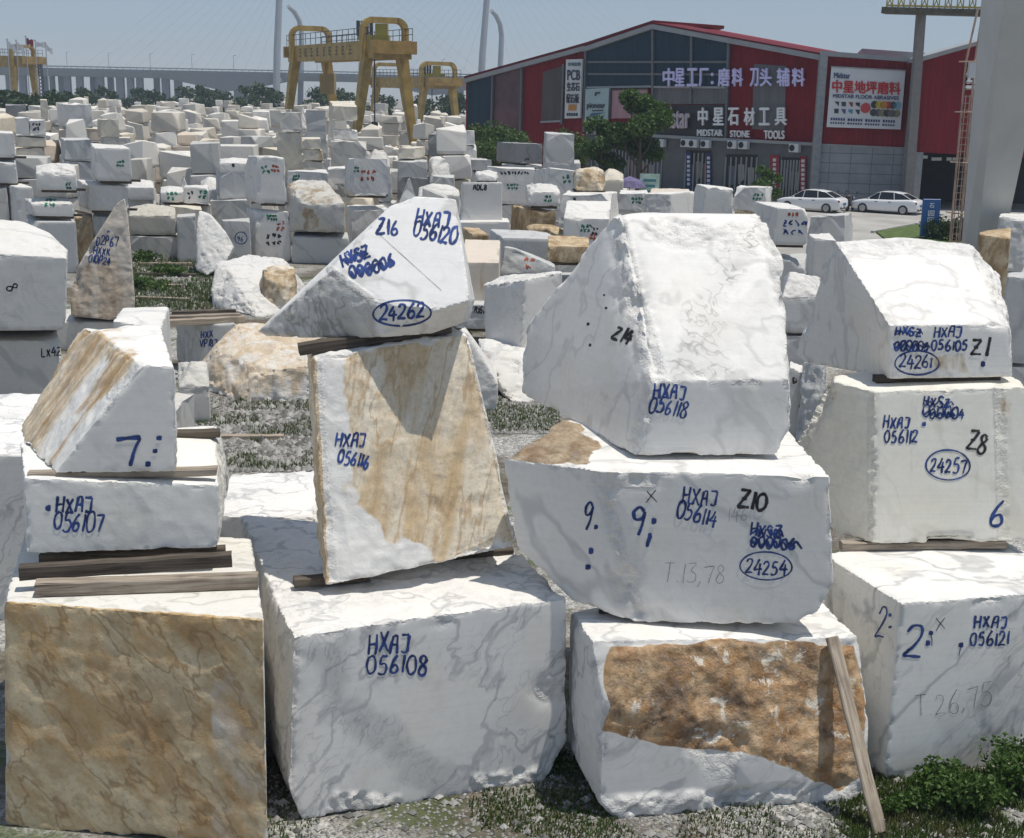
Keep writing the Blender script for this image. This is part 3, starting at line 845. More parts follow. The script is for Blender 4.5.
zH = float((hL[2] + hR[2]) / 2)
hBk = on_z(834, 381, zH)
pH, nH = plane3(hL, H.a, hBk)
mH = marble('marble_warm_cream', base=(.77, .75, .68), grey=(.52, .46, .36), vein=.32, vscale=.7, dirt=.35, stain1=(.55, .40, .22), stain2=(.72, .6, .42), sscale=1.6, dark_amt=.1)
blkH = stone('marble_block', [H.a, H.b + H.d * .25, hL, hR + H.d * .25, hBk, on_plane(796, 444, pH, nH), on_plane(794, 456, pH, nH), on_plane(826, 520, pH, nH), on_plane(835, 534, pH, nH), H.bk(hR + H.d * .25, 2.3), H.bk(H.b + H.d * .25, 2.3), hBk + (.1, .4, 0)], mH, .024, .028,
    rough=[(LEFT, .8, .03, .5)], ridge=[((826, 395), (794, 456), 10, 0.066), ((871, 400), (872, 540), 5, 0.017), ((1000, 388), (1004, 540), 7, 0.022)], bigchip=0.083,
    stain=[([(1000, 400), (1015, 400), (1015, 470), (998, 440)], FRONT, .5, 6)], label='warm cream block marked Z8 and 24257 in the middle of the right stack')
write(blkH, 'HXSZ', 923, 406, 10, BLUE, 2.2, 3, sx=1.05); scrawl(blkH, 925, 402, 28, 7, BLUE, 4, 1.4)
write(blkH, '000004', 922, 417, 11, BLUE, 2.2, 3, sx=1.0); scrawl(blkH, 923, 413, 34, 9, BLUE, 3, 2.2)
write(blkH, 'HXAJ', 883, 428, 12, BLUE, 2.3, 2, sx=.88); write(blkH, '056112', 884, 443, 13, BLUE, 2.3, 1, sx=.82); dot(blkH, 924, 424, 2.6, BLUE)
write(blkH, 'Z8', 966, 450, 19, BLACK, 3.0, 10, sx=.85, name='painted_number')
ring(blkH, 948, 465, 22, 15, BLUE, 2); write(blkH, '24257', 930, 472, 14, BLUE, 2.2, 2, sx=.80, name='circled_number')
write(blkH, '6', 988, 527, 24, BLUE, 3.6, 6, sx=1.0, name='painted_number')
Gf = Face(zH + .09, (891, 379), (1013, 377))
gL, gR = Gf.f(889, 325), Gf.f(1012, 324)
gy = float(Gf.a[1]) + 1.75
print('GY', gy, hL, hR)
gA, gB = on_y(835, 241, gy), on_y(974, 242, gy)
pG, nG = plane3(gL, Gf.a, gA)
mG = marble('marble_white_netted', base=(.815, .795, .76), grey=(.40, .39, .38), vein=.45, vscale=1.1, dirt=.08, stain1=(.50, .40, .24), stain2=(.7, .6, .42))
blkG = stone('marble_block', [Gf.a, Gf.b, gL, gR, gA, gB, on_y(992, 282, gy - .5), on_y(1000, 276, gy + .3), on_plane(795, 354, pG, nG), on_plane(804, 362, pG, nG), gA + (.2, .8, -.1), gB + (.1, .8, -.1), Gf.bk(Gf.b, 2.3), Gf.bk(gR, 2.2), on_y(900, 237, gy + .3)], mG, .022, .028,
    ridge=[((840, 243), (880, 246), 9, 0.028), ((880, 246), (980, 246), 9, 0.033), ((985, 260), (1008, 318), 8, 0.044)], stain=[([(925, 352), (965, 350), (968, 372), (930, 374)], FRONT, .55, 6)],
    rough=[((1, -.2, .2), .7, .09, .4), ((0, -.6, .8), .85, .005, .6)], bigchip=0.066, label='white ridge shaped block marked Z1 and 24261 on the right stack')
write(blkG, 'HXSZ', 895, 336, 9, BLUE, 2.3, 1, sx=1.15); write(blkG, '000005', 894, 350, 9, BLUE, 2.3, 1, sx=1.0); scrawl(blkG, 896, 332, 27, 7, BLUE, 1, 1.4); scrawl(blkG, 895, 346, 34, 8, BLUE, 1, 2.2)
write(blkG, 'HXAJ', 934, 337, 10, BLUE, 2.3, 1, sx=1.05); write(blkG, '056105', 931, 350, 11, BLUE, 2.3, 1, sx=.95)
write(blkG, 'Z1', 970, 356, 18, BLACK, 3.2, 3, sx=1.15, name='painted_number')
ring(blkG, 917, 363, 22, 12, BLUE, 0); write(blkG, '24261', 899, 368, 12, BLUE, 2.1, 0, sx=.95, name='circled_number'); dot(blkG, 983, 364, 2.8, BLUE)
print('Z', round(zA,2), round(zB,2), round(zD,2), round(zE,2), round(zL,2), round(zJ,2), round(zK,2), round(zI,2), round(zH,2), 'fA', fA.round(2), 'gA', gA.round(2), 'mtop', mf(456,199).round(2), 'low', low[0].round(2))
for nm, f in (('A',A),('B',B),('D',Dm),('E',E),('F',Fc),('L',L_),('J',J),('K',K),('I',I),('H',H),('G',Gf)): print(nm, f.a.round(2), f.b.round(2))
# --- timbers between them
def between(f, t0, t1, y, z, wd, ht, mat, label):
    p = f.a + f.d * t0 + f.back * y; q = f.a + f.d * t1 + f.back * y
    return timber((p[0], p[1], z), (q[0], q[1], z), wd, ht, mat, label, 'timbers under the front blocks')
def wpx(p, q, z, wd, ht, mat, label, y=0.0):
    a, b = on_z(*p, z), on_z(*q, z)
    return timber(a + (0, y, 0), b + (0, y, 0), wd, ht, mat, label, 'timbers under the front blocks')
wpx((20, 572), (232, 559), zA + .19, .13, .14, WOOD_DARK, 'dark timber right under the block marked 056107')
wpx((36, 588), (258, 580), zA + .075, .16, .14, WOOD_GREY, 'upper of the two grey planks lying on the ochre block')
wpx((40, 560), (225, 553), zA + .075, .14, .14, WOOD_DARK, 'timber hidden in the shade behind the two planks')
between(J, .05, 1.9, .15, zJ + .045, .12, .085, WOOD_GREY, 'timber under the front edge of the block marked 7')
between(J, .1, 1.85, 1.7, zJ + .045, .12, .085, WOOD_DARK, 'timber under the back of the block marked 7')
between(L_, -.28, .55, .35, zB + .05, .14, .10, WOOD_DARK, 'short dark timber poking out left of the tan upright block')
between(L_, .4, 2.3, .75, zB + .05, .12, .10, WOOD_DARK, 'timber under the back of the tan upright block')
lt = L_.f(312, 357)
timber(lL + np.array([-.16, .12, .06]), lR + np.array([-.15, .1, .06]), .13, .12, WOOD_DARK, 'black timber between the tan upright block and the leaning stone', 'timbers under the front blocks')
between(H, -.35, 1.7, .12, zI + .055, .13, .10, WOOD_GREY, 'plank under the front edge of the cream 24257 block')
between(H, -.2, 1.7, 1.6, zI + .055, .13, .10, WOOD_DARK, 'timber under the back of the cream 24257 block')
between(Gf, -.10, 1.5, .22, zH + .045, .14, .085, WOOD_DARK, 'dark timber under the white ridge shaped block')
between(Gf, .25, 1.5, 1.3, zH + .045, .14, .085, WOOD_DARK, 'timber under the back of the ridge shaped block')
between(Fc, .05, .3, .8, zE + .035, .14, .065, WOOD_DARK, 'wood chock under the left edge of the great wedge')
between(Fc, .2, 1.5, 1.3, zE + .035, .12, .065, WOOD_DARK, 'timber under the back of the great wedge')
between(E, -.1, 1.9, .45, zD + .045, .12, .085, WOOD_DARK, 'timber in the gap over the rust faced block')
between(E, -.1, 1.9, 1.4, zD + .045, .12, .085, WOOD_DARK, 'timber at the back over the rust faced block')
# leaning plank
pt, pb = on_plane(832, 637, pDl - np.sign(np.dot(nDl, Dm.back)) * nDl * .06, nDl), on_z(880, 832, .03)
pl = timber(pb, pt, .155, .05, WOOD_PALE, 'pale weathered plank leaning against the rust brown face', name='plank', cat='plank')

# ------------------------------------------------------------------ the yard behind: stacks of blocks
MW = marble('yard_white', base=(.72, .70, .665), tint=True, vein=.45, vscale=.7, dirt=.3, stain1=(.46, .32, .16), stain2=(.66, .55, .38))
MC = marble('yard_cream', base=(.66, .63, .57), tint=True, vein=.3, vscale=.7, dirt=.4, stain1=(.48, .34, .18), stain2=(.66, .55, .38))
MO = marble('yard_ochre', base=(.72, .70, .66), tint=True, vein=.4, vscale=.8, stain1=(.36, .255, .15), stain2=(.60, .52, .40), stain_dark=(.17, .11, .06), sscale=1.0, dark_amt=.5, smul=.4, sdir=(.3, 0, 1))
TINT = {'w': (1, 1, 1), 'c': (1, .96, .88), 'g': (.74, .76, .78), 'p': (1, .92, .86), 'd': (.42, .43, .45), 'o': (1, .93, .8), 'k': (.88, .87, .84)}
def xz(u, v, Y):
    p = on_y(u, v, Y)
    return p[0], p[2]
GRP = 'stone blocks in the yard'
def scribble(block, box, col, seed, lines=2, wd=1.3):
    """illegible sprayed marks in a pixel box"""
    r = random.Random(seed)
    u0, v0, u1, v1 = box
    L = []
    hh = (v1 - v0) / lines
    for k in range(lines):
        x = u0 + r.uniform(0, 2)
        while x < u1 - 2:
            w_ = hh * r.uniform(.45, .75); y = v0 + hh * (k + .1); h_ = hh * .75
            for _ in range(2):
                L.append([(x + r.uniform(0, w_), y + r.uniform(0, h_)) for __ in range(4)])
            x += w_ * 1.35
    return lay(block, [smooth_line(q, 3) for q in L], wd, col, 'painted_mark')
def crisp(pts, m, stn, label):
    bm = hull_mesh(pts, .018)
    for _ in range(3):
        bmesh.ops.subdivide_edges(bm, edges=[e for e in bm.edges if e.calc_length() > .5], cuts=1)
    bmesh.ops.triangulate(bm, faces=bm.faces)
    bmesh.ops.dissolve_degenerate(bm, dist=1e-4, edges=bm.edges[:]); bmesh.ops.triangulate(bm, faces=bm.faces); bm.normal_update()
    r = random.Random(len(label) * 31 + int(pts[0][0] * 10))
    for v in bm.verts:
        sh = max([f.normal.angle(g.normal, 0.0) for e in v.link_edges for f in e.link_faces[:1] for g in e.link_faces[1:]] + [0])
        if sh > .5: v.co += Vector((r.uniform(-1, 1), r.uniform(-1, 1), r.uniform(-1, 1))) * .035
    me = bpy.data.meshes.new('stone_block')
    bm.to_mesh(me)
    st = np.zeros(len(me.vertices), np.float32)
    for poly, d, a, _ in stn:
        for v in me.vertices:
            if d is None or v.normal.dot(Vector(d).normalized()) > .5: st[v.index] = a
    me.attributes.new('stain', 'FLOAT', 'POINT').data.foreach_set('value', st)
    o = link_mesh('stone_block', me, m)
    BVH[o.name] = BVHTree.FromBMesh(bm); bm.free()
    recenter(o)
    return tag(o, label, 'stone block', GRP)
def mid(Y, box, label, c='w', shape='box', side=0.0, depth=2.0, yaw=0.0, ground=False, mat=None, marks=(), seedk=0, st=0.0, zmin=None):
    """one yard block from its front outline in the photo (u0, v0, u1, v1) at distance Y; side > 0: that share of the width is its left flank"""
    u0, v0, u1, v1 = box
    r = random.Random(int(u0 * 131 + v0 * 17 + u1 + seedk))
    ys = Y
    uf0 = u0 + max(side, 0) * (u1 - u0); uf1 = u1 + min(side, 0) * (u1 - u0)
    x0, zt = xz(uf0, v0, Y); x1, _ = xz(uf1, v0, Y)
    zb = 0.0 if ground else xz((u0 + u1) / 2, v1, Y)[1]
    if zmin is not None: zb = zmin
    zb = max(zb, 0.0)
    if zb < .05 and zt > 2.3:           # a tall outline is two blocks, the lower one out of sight
        zb = zt - min(1.7, zt * .55)
        add_foot = (x0 - .05, x1 + .1, zb - .07)
    else: add_foot = None
    lift = .11 if (zb > .3 and not add_foot and Y < 62) else 0.0
    zb += lift
    sh = 0.0
    if side > 0: sh = xz(u0, v1, Y + depth)[0] - x0
    elif side < 0: sh = xz(u1, v1, Y + depth)[0] - x1
    else: sh = (x0 + x1) / 2 / Y * depth
    dy = math.tan(RAD(yaw)) * (x1 - x0)
    H_ = zt - zb; W_ = x1 - x0
    j = lambda a: r.uniform(-a, a)
    e = .065 * min(W_, H_)
    base = [(x0 + e, Y, zb), (x1 - e, Y + dy, zb), (x1 + sh - e, Y + dy + depth, zb), (x0 + sh + e, Y + depth, zb)]
    rise = [(x0, Y - .01, zb + .09 * H_), (x1, Y + dy - .01, zb + .09 * H_), (x1 + sh, Y + dy + depth, zb + .09 * H_), (x0 + sh, Y + depth, zb + .09 * H_)]
    a = .06
    tops = [(x0 + W_ * abs(j(a)), Y, zt + H_ * j(a)), (x1 - W_ * abs(j(a)), Y + dy, zt + H_ * j(a)), (x1 + sh - W_ * abs(j(a)), Y + dy + depth, zt + H_ * j(a)), (x0 + sh + W_ * abs(j(a)), Y + depth, zt + H_ * j(a))]
    pts = base + rise + tops
    rough = []
    if shape == 'box':
        k = r.randrange(6)
        if k < 3:      # one upper corner broken off
            i = r.randrange(4); p = np.array(tops[i]); q = np.array(rise[i])
            pts = base + rise + [t for n_, t in enumerate(tops) if n_ != i]
            nb = [np.array(tops[(i + 1) % 4]), np.array(tops[(i - 1) % 4])]
            t = r.uniform(.12, .3)
            pts += [tuple(p + (nb[0] - p) * t), tuple(p + (nb[1] - p) * t), tuple(p + (q - p) * t * 1.4)]
    elif shape == 'slope':   # top falls towards us
        for n_ in (0, 1): tops[n_] = (tops[n_][0], tops[n_][1], zt - .0)
        for n_ in (2, 3): tops[n_] = (tops[n_][0], tops[n_][1], zt + H_ * .35)
        pts = base + rise + tops
    elif shape == 'rock':
        pts = []
        for _ in range(26):
            d = Vector((r.gauss(0, 1), r.gauss(0, 1), r.gauss(0, 1))).normalized()
            s = 1 / max(abs(d.x), abs(d.y), abs(d.z)) ** .62
            q = d * s
            pts.append(((x0 + x1) / 2 + sh / 2 + q.x * W_ / 2 * .98, Y + depth / 2 + q.y * depth / 2, (zt + zb) / 2 + max(-1, min(1, q.z)) * H_ / 2))
        pts += [(p[0] * .8 + (x0 + x1) / 2 * .2, p[1], zb) for p in base]
        rough = [((0, 0, 1), -1.1, .16, .7)]
    elif shape == 'wedge':  # pointed to the upper left
        pts = base + rise + [(x0 + W_ * .08, Y + .2, zt), (x0 + W_ * .30, Y + .2, zt - H_ * .06), (x0 + sh + W_ * .2, Y + depth * .8, zt - H_ * .1), (x1, Y + dy, zb + H_ * .35), (x1 + sh, Y + dy + depth, zb + H_ * .3)]
        rough = [((0, -.6, .8), .5, .05, .6)]
    elif shape == 'peak':
        pts = base + rise + [((x0 + x1) / 2 + j(.1) * W_, Y + depth * .3, zt), ((x0 + x1) / 2 + j(.1) * W_ + sh, Y + depth * .8, zt - H_ * .2)]
    elif shape == 'roofed':  # irregular top hump
        pts = base + rise + [(x0, Y, zb + H_ * .62), (x1, Y + dy, zb + H_ * .66), (x1 + sh, Y + dy + depth, zb + H_ * .8), (x0 + sh, Y + depth, zb + H_ * .8), (x0 + W_ * .3, Y + depth * .35, zt), (x0 + W_ * .72, Y + depth * .4, zt - H_ * .05)]
        rough = [(UP, .6, .08, .6)]
    vox = .04 if Y < 40 else (.055 if Y < 62 else .11)
    m = mat or {'w': MW, 'g': MW, 'd': MW, 'k': MW, 'c': MC, 'p': MC, 'o': MO}[c]
    if shape == 'box' and Y < 60 and r.random() < .55:
        rough = [(r.choice((FRONT, UP, (1, -.2, 0), (-1, -.2, 0))), .8, .05, .5)]
    stn = []
    if c == 'o' or st: stn = [(None, None, st or .75, 5)]
    if c == 'p': stn = [(None, FRONT, .32, 5)]
    if Y < 58 or shape in ('rock', 'roofed'):
        b = stone('stone_block', pts, m, min(vox, .08), .025, .004, rough=rough, stain=stn, bigchip=.08, label=label, group=GRP)
    else:
        b = crisp(pts, m, stn, label)
    if lift:
        for ty_ in (.22, depth - .5):
            timber((x0 + .12, Y + ty_, zb - lift / 2), (x1 - .12, Y + ty_, zb - lift / 2), .13, lift - .01, WOOD_DARK, 'dark spacer timber in the gap under a stacked yard block', 'spacer timbers under the yard blocks')
    if add_foot:
        fx0, fx1, fz = add_foot
        fo = crisp([(x, y, z) for x in (fx0, fx1) for y in (Y - .02, Y + depth) for z in (0, fz)], MW, [], 'grey support block hidden at the foot of its stack')
        fo.color = (.8, .8, .8, 1)
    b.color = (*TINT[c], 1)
    for k, mk in enumerate(marks): scribble(b, mk[:4], {'g': GREEN, 'r': REDP, 'b': BLUE, 'k': BLACK}[mk[4]], int(u0) + k, mk[5] if len(mk) > 5 else 2, 1.5 if Y < 70 else 1.2)
    return b
# (distance, box, label, options) from near to far
# --- behind the left stack
bN = stone('stone_block', [on_y(-30, 331, 29.5), on_y(63, 330, 29.5), on_y(66, 318, 29.5), on_y(67, 258, 29.5), on_y(-30, 252, 29.5), on_y(-30, 217, 31.0), on_y(22, 221, 31.2), on_y(50, 233, 30.9), on_y(68, 250, 30.3), on_y(66, 258, 32.5), on_y(60, 330, 32.5), on_y(-30, 331, 32.5), on_y(-30, 225, 32.6), on_y(45, 236, 32.4)], MW, .04, .03, .004, rough=[(UP, .7, .03, .6)], label='big white block with a humped bright top at the left edge', group=GRP)
pts = None
write(bN, '8', 6, 287, 10, BLACK, 2.0, 60, name='painted_number')
bO = mid(29.8, (-30, 339, 64, 420), 'grey white block under the big white block at the left edge', 'k', ground=True, side=0, depth=2.6)
write(bO, 'LX4Z', 41, 357, 8, BLACK, 1.6, -4)
pq = [(71, 316), (70, 296), (76, 270), (88, 248), (106, 222), (117, 203), (125, 198), (128, 215), (132, 260), (135, 300), (134, 318), (110, 320)]
bP = stone('stone_block', [on_y(u, v, 36.2 + (318 - v) * .004) for u, v in pq] + [on_y(u * .96 + 5, v + 3 if v < 300 else v, 37.4) for u, v in pq], mC_ := marble('slab_brownish', base=(.56, .50, .43), vein=.35, vscale=.9, dirt=.5, stain1=(.42, .32, .22), stain2=(.56, .48, .39), sscale=1.2, dark_amt=.1, line_amt=.2), .04, .03, .004, rough=[(FRONT, .7, .05, .6)], stain=[([(60, 262), (140, 262), (140, 330), (60, 330)], FRONT, .6, 12)], bigchip=.15, label='tall pointed brownish slab marked D2P67 standing behind the left stack', group=GRP)
write(bP, 'D2P67', 96, 245, 9, BLUE, 1.5, 3, sx=.75); write(bP, 'HXXK', 93, 254, 8, BLUE, 1.5, 4, sx=.85); write(bP, '010P24', 88, 262, 8, BLUE, 1.5, 8, sx=.8); write(bP, '^', 107, 237, 6, BLUE, 1.4, -5)
mid(36.3, (52, 321, 142, 350), 'low slab carrying the pointed brownish slab', 'k', ground=True, depth=2.2)
mid(24.0, (112, 323, 172, 352), 'small white flat topped block behind the tan gabled block', 'w', ground=True, side=-.15, depth=1.7)
bR = mid(33.0, (178, 325, 238, 400), 'block with blue writing under planks beside the ochre boulder', 'g', ground=True, side=.28, depth=1.8)
write(bR, 'HXX', 201, 338, 7, BLUE, 1.5, -4, sx=.9); write(bR, 'VP/87', 200, 347, 7, BLUE, 1.5, -6, sx=.9)
bQ = stone('boulder', [on_z(198, 388, .0), on_z(240, 402, 0), on_z(305, 402, 0), on_z(330, 392, 0), on_z(192, 372, .35), on_y(236, 324, 33), on_y(262, 323, 33.2), on_y(330, 340, 33), on_y(330, 385, 31), on_y(215, 350, 32), on_y(262, 372, 30.6), on_y(310, 365, 30.8), (-7.6, 34.5, 0), (-4.6, 34.5, 0), (-7.2, 34.3, 1.2)], marble('boulder_tan', base=(.72, .70, .66), vein=.4, vscale=.8, stain1=(.60, .47, .32), stain2=(.74, .65, .53), stain_dark=(.30, .2, .1), dark_amt=.25, line_amt=.3), .045, .05, .01,
    rough=[((0, -.3, 1), .3, .09, 1.3), (FRONT, .6, .10, .8)], stain=[(None, (0, -.35, 1), .58, 5)], label='large low boulder with an ochre top lying on the gravel', group=GRP)
mid(28.3, (177, 366, 209, 419), 'small rough grey rock just right of the tan gabled block', 'k', 'roofed', 0, 1.6, ground=True)
stone('stone_block', [on_z(205, 516, 1.85), on_z(318, 516, 1.85), on_z(318, 470, 1.9), on_z(232, 474, 1.9), (-3.9, 16.4, 0), (-2.3, 16.4, 0), (-2.6, 18.6, 0), (-4.0, 18.5, 0)], mB, .035, .03, .002, label='white block with a veined top just behind the tan upright block', group=GRP)
stone('stone_block', [(-9.2, 17.0, 0), (-6.15, 17.0, 0), (-9.2, 20.5, 0), (-7.0, 20.4, 0), (-9.2, 17.0, 2.45), (-6.2, 17.0, 2.42), (-9.2, 20.4, 2.5), (-7.05, 20.3, 2.5)], mB, .04, .03, .002, label='white block with a striped top at the left edge beside the cream blocks', group=GRP)
# --- gravel lane
bX = stone('stone_block', [on_y(196, 270, 52), on_y(207, 276, 51.6), on_y(226, 262, 51.8), on_y(234, 247, 52.2), on_y(226, 232, 52.5), on_y(210, 214, 53), on_y(199, 210, 53.2), on_y(197, 222, 52.8), on_y(195, 245, 52.4)] + [on_y(u, v, 54.2) for u, v in ((200, 270), (226, 264), (235, 250), (212, 216), (202, 212))], MW, .05, .03, .004, rough=[((.5, -.5, .5), .6, .06, .6)], label='pointed white slab leaning in front of the blue circled block', group=GRP)
bY = mid(55, (221, 222, 251, 258), 'grey white block with a blue painted ring', 'g', ground=True, depth=2.0); ring(bY, 241, 238, 6, 6, BLUE, 0, 1.4); write(bY, '96', 237, 241, 5, BLUE, 1.1)
mid(56, (176, 216, 196, 262), 'narrow dark grey block left of the pointed white slab', 'g', ground=True, depth=2)
bW = stone('boulder', [on_z(212, 308, 0), on_z(258, 318, 0), on_z(290, 312, 0), on_y(211, 290, 44.5), on_y(216, 262, 46), on_y(248, 254, 47), on_y(284, 258, 46.5), on_y(292, 285, 45), on_y(262, 290, 43.8), on_y(230, 272, 44.6), (-9.6, 47.5, 0), (-7.4, 47.5, 0)], MW, .05, .05, .01,
    rough=[((0, 0, 1), -1.1, .09, 1.2)], label='broken grey white boulder with a bright top beside the gravel lane', group=GRP)
mid(43.5, (258, 268, 300, 318), 'brown faced rock between the boulder and the leaning stone', 'o', 'rock', 0, 1.7, ground=True, st=.55)
mid(57, (128, 205, 176, 248), 'rough pale block with dark weather stains behind the slab marked D2P67', 'k', 'roofed', 0, 2, ground=True, mat=MC)
mid(59, (168, 206, 202, 246), 'rough mossy block behind the pointed white slab', 'c', 'box', 0, 2, ground=True)
# --- left stacks
mid(52, (25, 221, 76, 262), 'bottom block of the stack with two green marked blocks at the left', 'g', ground=True, depth=2)
mid(52.2, (26, 197, 73, 219), 'flat white block with a green code over a dark gap at the left', 'w', 'roofed', 0.1, 1.8, marks=[(44, 198, 56, 207, 'g')])
mid(52.4, (35, 163, 76, 193), 'rough bright topped white block at the top of the green marked stack', 'w', 'roofed', 0, 1.8, marks=[(64, 182, 72, 190, 'g')])
mid(56, (7, 186, 34, 225), 'broken edged white block left of the green marked stack', 'w', ground=True, side=.3)
mid(57, (-12, 161, 17, 186), 'pale grey block at the left edge above the broken edged one', 'g')
mid(57.2, (-12, 132, 14, 160), 'bluish white block highest at the left edge', 'w')
mid(57, (-14, 188, 8, 225), 'grey block lowest at the left edge behind', 'k', ground=True)
mid(54, (74, 216, 93, 246), 'brown block in the shade under two white blocks', 'o', ground=True, st=.6)
mid(53.8, (78, 184, 128, 213), 'wide grey white block over the shaded brown one', 'w', side=.16, zmin=2.25)
mid(53.6, (92, 147, 131, 184), 'large white block with a green mark at its right edge', 'w', side=.05, marks=[(116, 160, 126, 167, 'g')])
mid(54, (92, 216, 128, 246), 'grey block beside the shaded brown one', 'g', ground=True)
mid(66, (61, 139, 93, 161), 'grey block with a dark top line left of the large green marked block', 'g', side=.08)
mid(66, (62, 162, 94, 200), 'grey white block under the grey one with a dark top line', 'g', ground=True)
mid(82, (58, 104, 92, 128), 'big pale block with a bare square face high at the left', 'w', side=.28)
mid(82.2, (58, 129, 100, 141), 'pinkish slab under the big pale square faced block', 'p')
mid(82.3, (60, 142, 100, 172), 'cream block at the foot of the big pale square faced block', 'c', ground=True)
mid(80, (98, 120, 119, 138), 'cream block with a white left edge right of the pale square faced one', 'c', side=.1)
mid(80, (100, 139, 132, 166), 'grey cream block beneath the one with a white left edge', 'k', ground=True)
mid(78, (15, 118, 29, 136), 'upright grey white block over two cream slabs at the left', 'w')
mid(78, (29, 120, 45, 136), 'white block with a black scrawl over two cream slabs at the left', 'w', marks=[(31, 122, 42, 131, 'k')])
mid(78, (15, 137, 46, 147), 'upper of the two cream slabs at the left', 'c')
mid(78, (15, 148, 46, 166), 'lower of the two cream slabs at the left', 'c', ground=True)
mid(120, (5, 105, 26, 118), 'dark weathered block in front of the shrubs at the far left', 'd', ground=True)
mid(118, (40, 100, 47, 117), 'thin cream slab standing on end before the shrubs', 'c', ground=True)
# --- centre left
mid(62, (127, 180, 154, 200), 'bright white rock slanting down right of the green marked stack', 'w', 'roofed')
mid(62.2, (128, 201, 156, 236), 'grey block under the bright slanting rock', 'g', ground=True)
mid(60, (160, 187, 184, 205), 'white block with a green scrawl and chipped edges', 'w', 'roofed', marks=[(166, 191, 178, 201, 'g')])
mid(60, (184, 188, 209, 206), 'white block with green and black marks and a ring', 'w', marks=[(187, 191, 193, 200, 'k'), (197, 190, 206, 200, 'g')])
mid(60.3, (160, 206, 212, 240), 'low grey block under the green scrawled pair', 'k', ground=True)
mid(64, (172, 177, 193, 188), 'small peaked grey rock behind the green scrawled pair', 'g', 'peak', ground=True)
mid(64, (200, 177, 217, 189), 'white topped stone right of the small peaked rock', 'w', 'roofed', ground=True)
mid(62, (216, 173, 251, 199), 'grey block with a smooth patch under a rough white cap', 'g', side=.1)
mid(62, (219, 158, 252, 173), 'rough white cap stone on the grey block with a smooth patch', 'w', 'roofed', marks=[(231, 163, 236, 168, 'k', 1)])
mid(61, (210, 200, 251, 232), 'rough grey block below the smooth patched one', 'g', 'box', ground=True)
bZ1 = mid(57, (245, 158, 286, 206), 'tall smooth grey block with green and red marks beside the brown topped rock', 'w', side=.27, depth=1.6, zmin=2.4, marks=[(260, 165, 270, 175, 'g'), (270, 164, 279, 173, 'r')])
bZ2 = mid(57, (247, 211, 291, 262), 'smooth grey block below the tall one with green and red marks', 'w', side=.16, depth=1.6, ground=True, marks=[(266, 214, 278, 221, 'g'), (275, 221, 284, 232, 'r'), (265, 233, 283, 247, 'k', 2)])
bAA = stone('stone_block', [on_y(288, 232, 57), on_y(344, 232, 56), on_y(345, 204, 56), on_y(303, 204, 56.2), on_y(286, 184, 57.6), on_y(288, 205, 57.2), on_y(296, 181, 58), on_y(325, 180, 58.2), on_y(343, 200, 57), on_y(346, 230, 58.6), on_y(290, 229, 59)], MO, .07, .06, .01, rough=[(UP, .5, .14, .7)], stain=[(None, UP, .45, 4), ([(300, 206), (318, 206), (318, 232), (300, 232)], FRONT, .5, 4)], label='grey block with a rough brownish top right of the tall marked block', group=GRP)
bAA.color = (.8, .79, .77, 1)
mid(56.5, (291, 236, 351, 272), 'grey block under the one with a rough brownish top', 'g', ground=True, depth=2)
mid(60, (345, 160, 388, 206), 'tall white block with red rings and a green code', 'w', side=.2, depth=1.6, zmin=2.6, marks=[(353, 166, 360, 173, 'g'), (360, 169, 377, 182, 'r')])
mid(60, (347, 210, 390, 250), 'grey white block below the tall one with red rings', 'w', side=.1, ground=True)
mid(66, (286, 172, 328, 184), 'long white block with a green mark behind the brownish topped one', 'w', marks=[(292, 175, 301, 181, 'g')], zmin=2.2)
mid(66.3, (288, 185, 330, 225), 'cream block under the long white one', 'c', ground=True)
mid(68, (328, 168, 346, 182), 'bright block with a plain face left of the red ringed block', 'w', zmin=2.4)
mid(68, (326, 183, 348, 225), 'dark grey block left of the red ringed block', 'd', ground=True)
# --- centre
mid(75, (276, 132, 302, 154), 'cream block with a dark crack under the far white fin', 'c', zmin=2.8)
mid(75, (280, 113, 302, 131), 'pale block beside the far white fin', 'k')
mid(75.5, (298, 107, 306, 131), 'thin white fin of stone standing on the far centre stack', 'w', 'peak', 0, .8)
mid(75.2, (278, 155, 304, 200), 'grey cream block at the foot of the far centre stack', 'k', ground=True)
mid(72, (302, 138, 321, 149), 'topmost small cream block of the narrow three block stack', 'c')
mid(72, (303, 150, 323, 161), 'brownish middle block of the narrow three block stack', 'o', st=.5)
mid(72, (302, 162, 323, 196), 'lowest cream block of the narrow three block stack', 'c', ground=True)
mid(86, (305, 113, 326, 131), 'grey block behind the narrow three block stack', 'g', zmin=2.2)
mid(86, (303, 131, 328, 165), 'pale rough block under the grey one by the crane', 'k', 'roofed', ground=True)
mid(80, (329, 106, 357, 129), 'big cream block with a sloping top in front of the near crane', 'c', 'slope', 0.1, zmin=5.6)
mid(80, (333, 130, 358, 140), 'white slab under the big cream sloping one', 'w', zmin=4.5)
mid(79, (331, 141, 367, 175), 'wide grey cream block under the white slab', 'k', ground=True)
mid(74, (366, 149, 390, 172), 'grey block with a bright slanted top right of the wide cream one', 'k', 'roofed', zmin=1.5)
mid(74, (367, 172, 392, 205), 'grey block at the foot of the bright slanted one', 'g', ground=True)
mid(78, (398, 148, 425, 159), 'cream block with a white right end under the crane leg', 'c', side=-.4)
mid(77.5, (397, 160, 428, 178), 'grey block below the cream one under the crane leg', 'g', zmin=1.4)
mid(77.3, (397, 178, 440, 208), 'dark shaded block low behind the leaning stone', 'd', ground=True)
mid(77, (427, 157, 451, 177), 'rough white broken block right of the crane leg', 'w', 'rock', zmin=1.5)
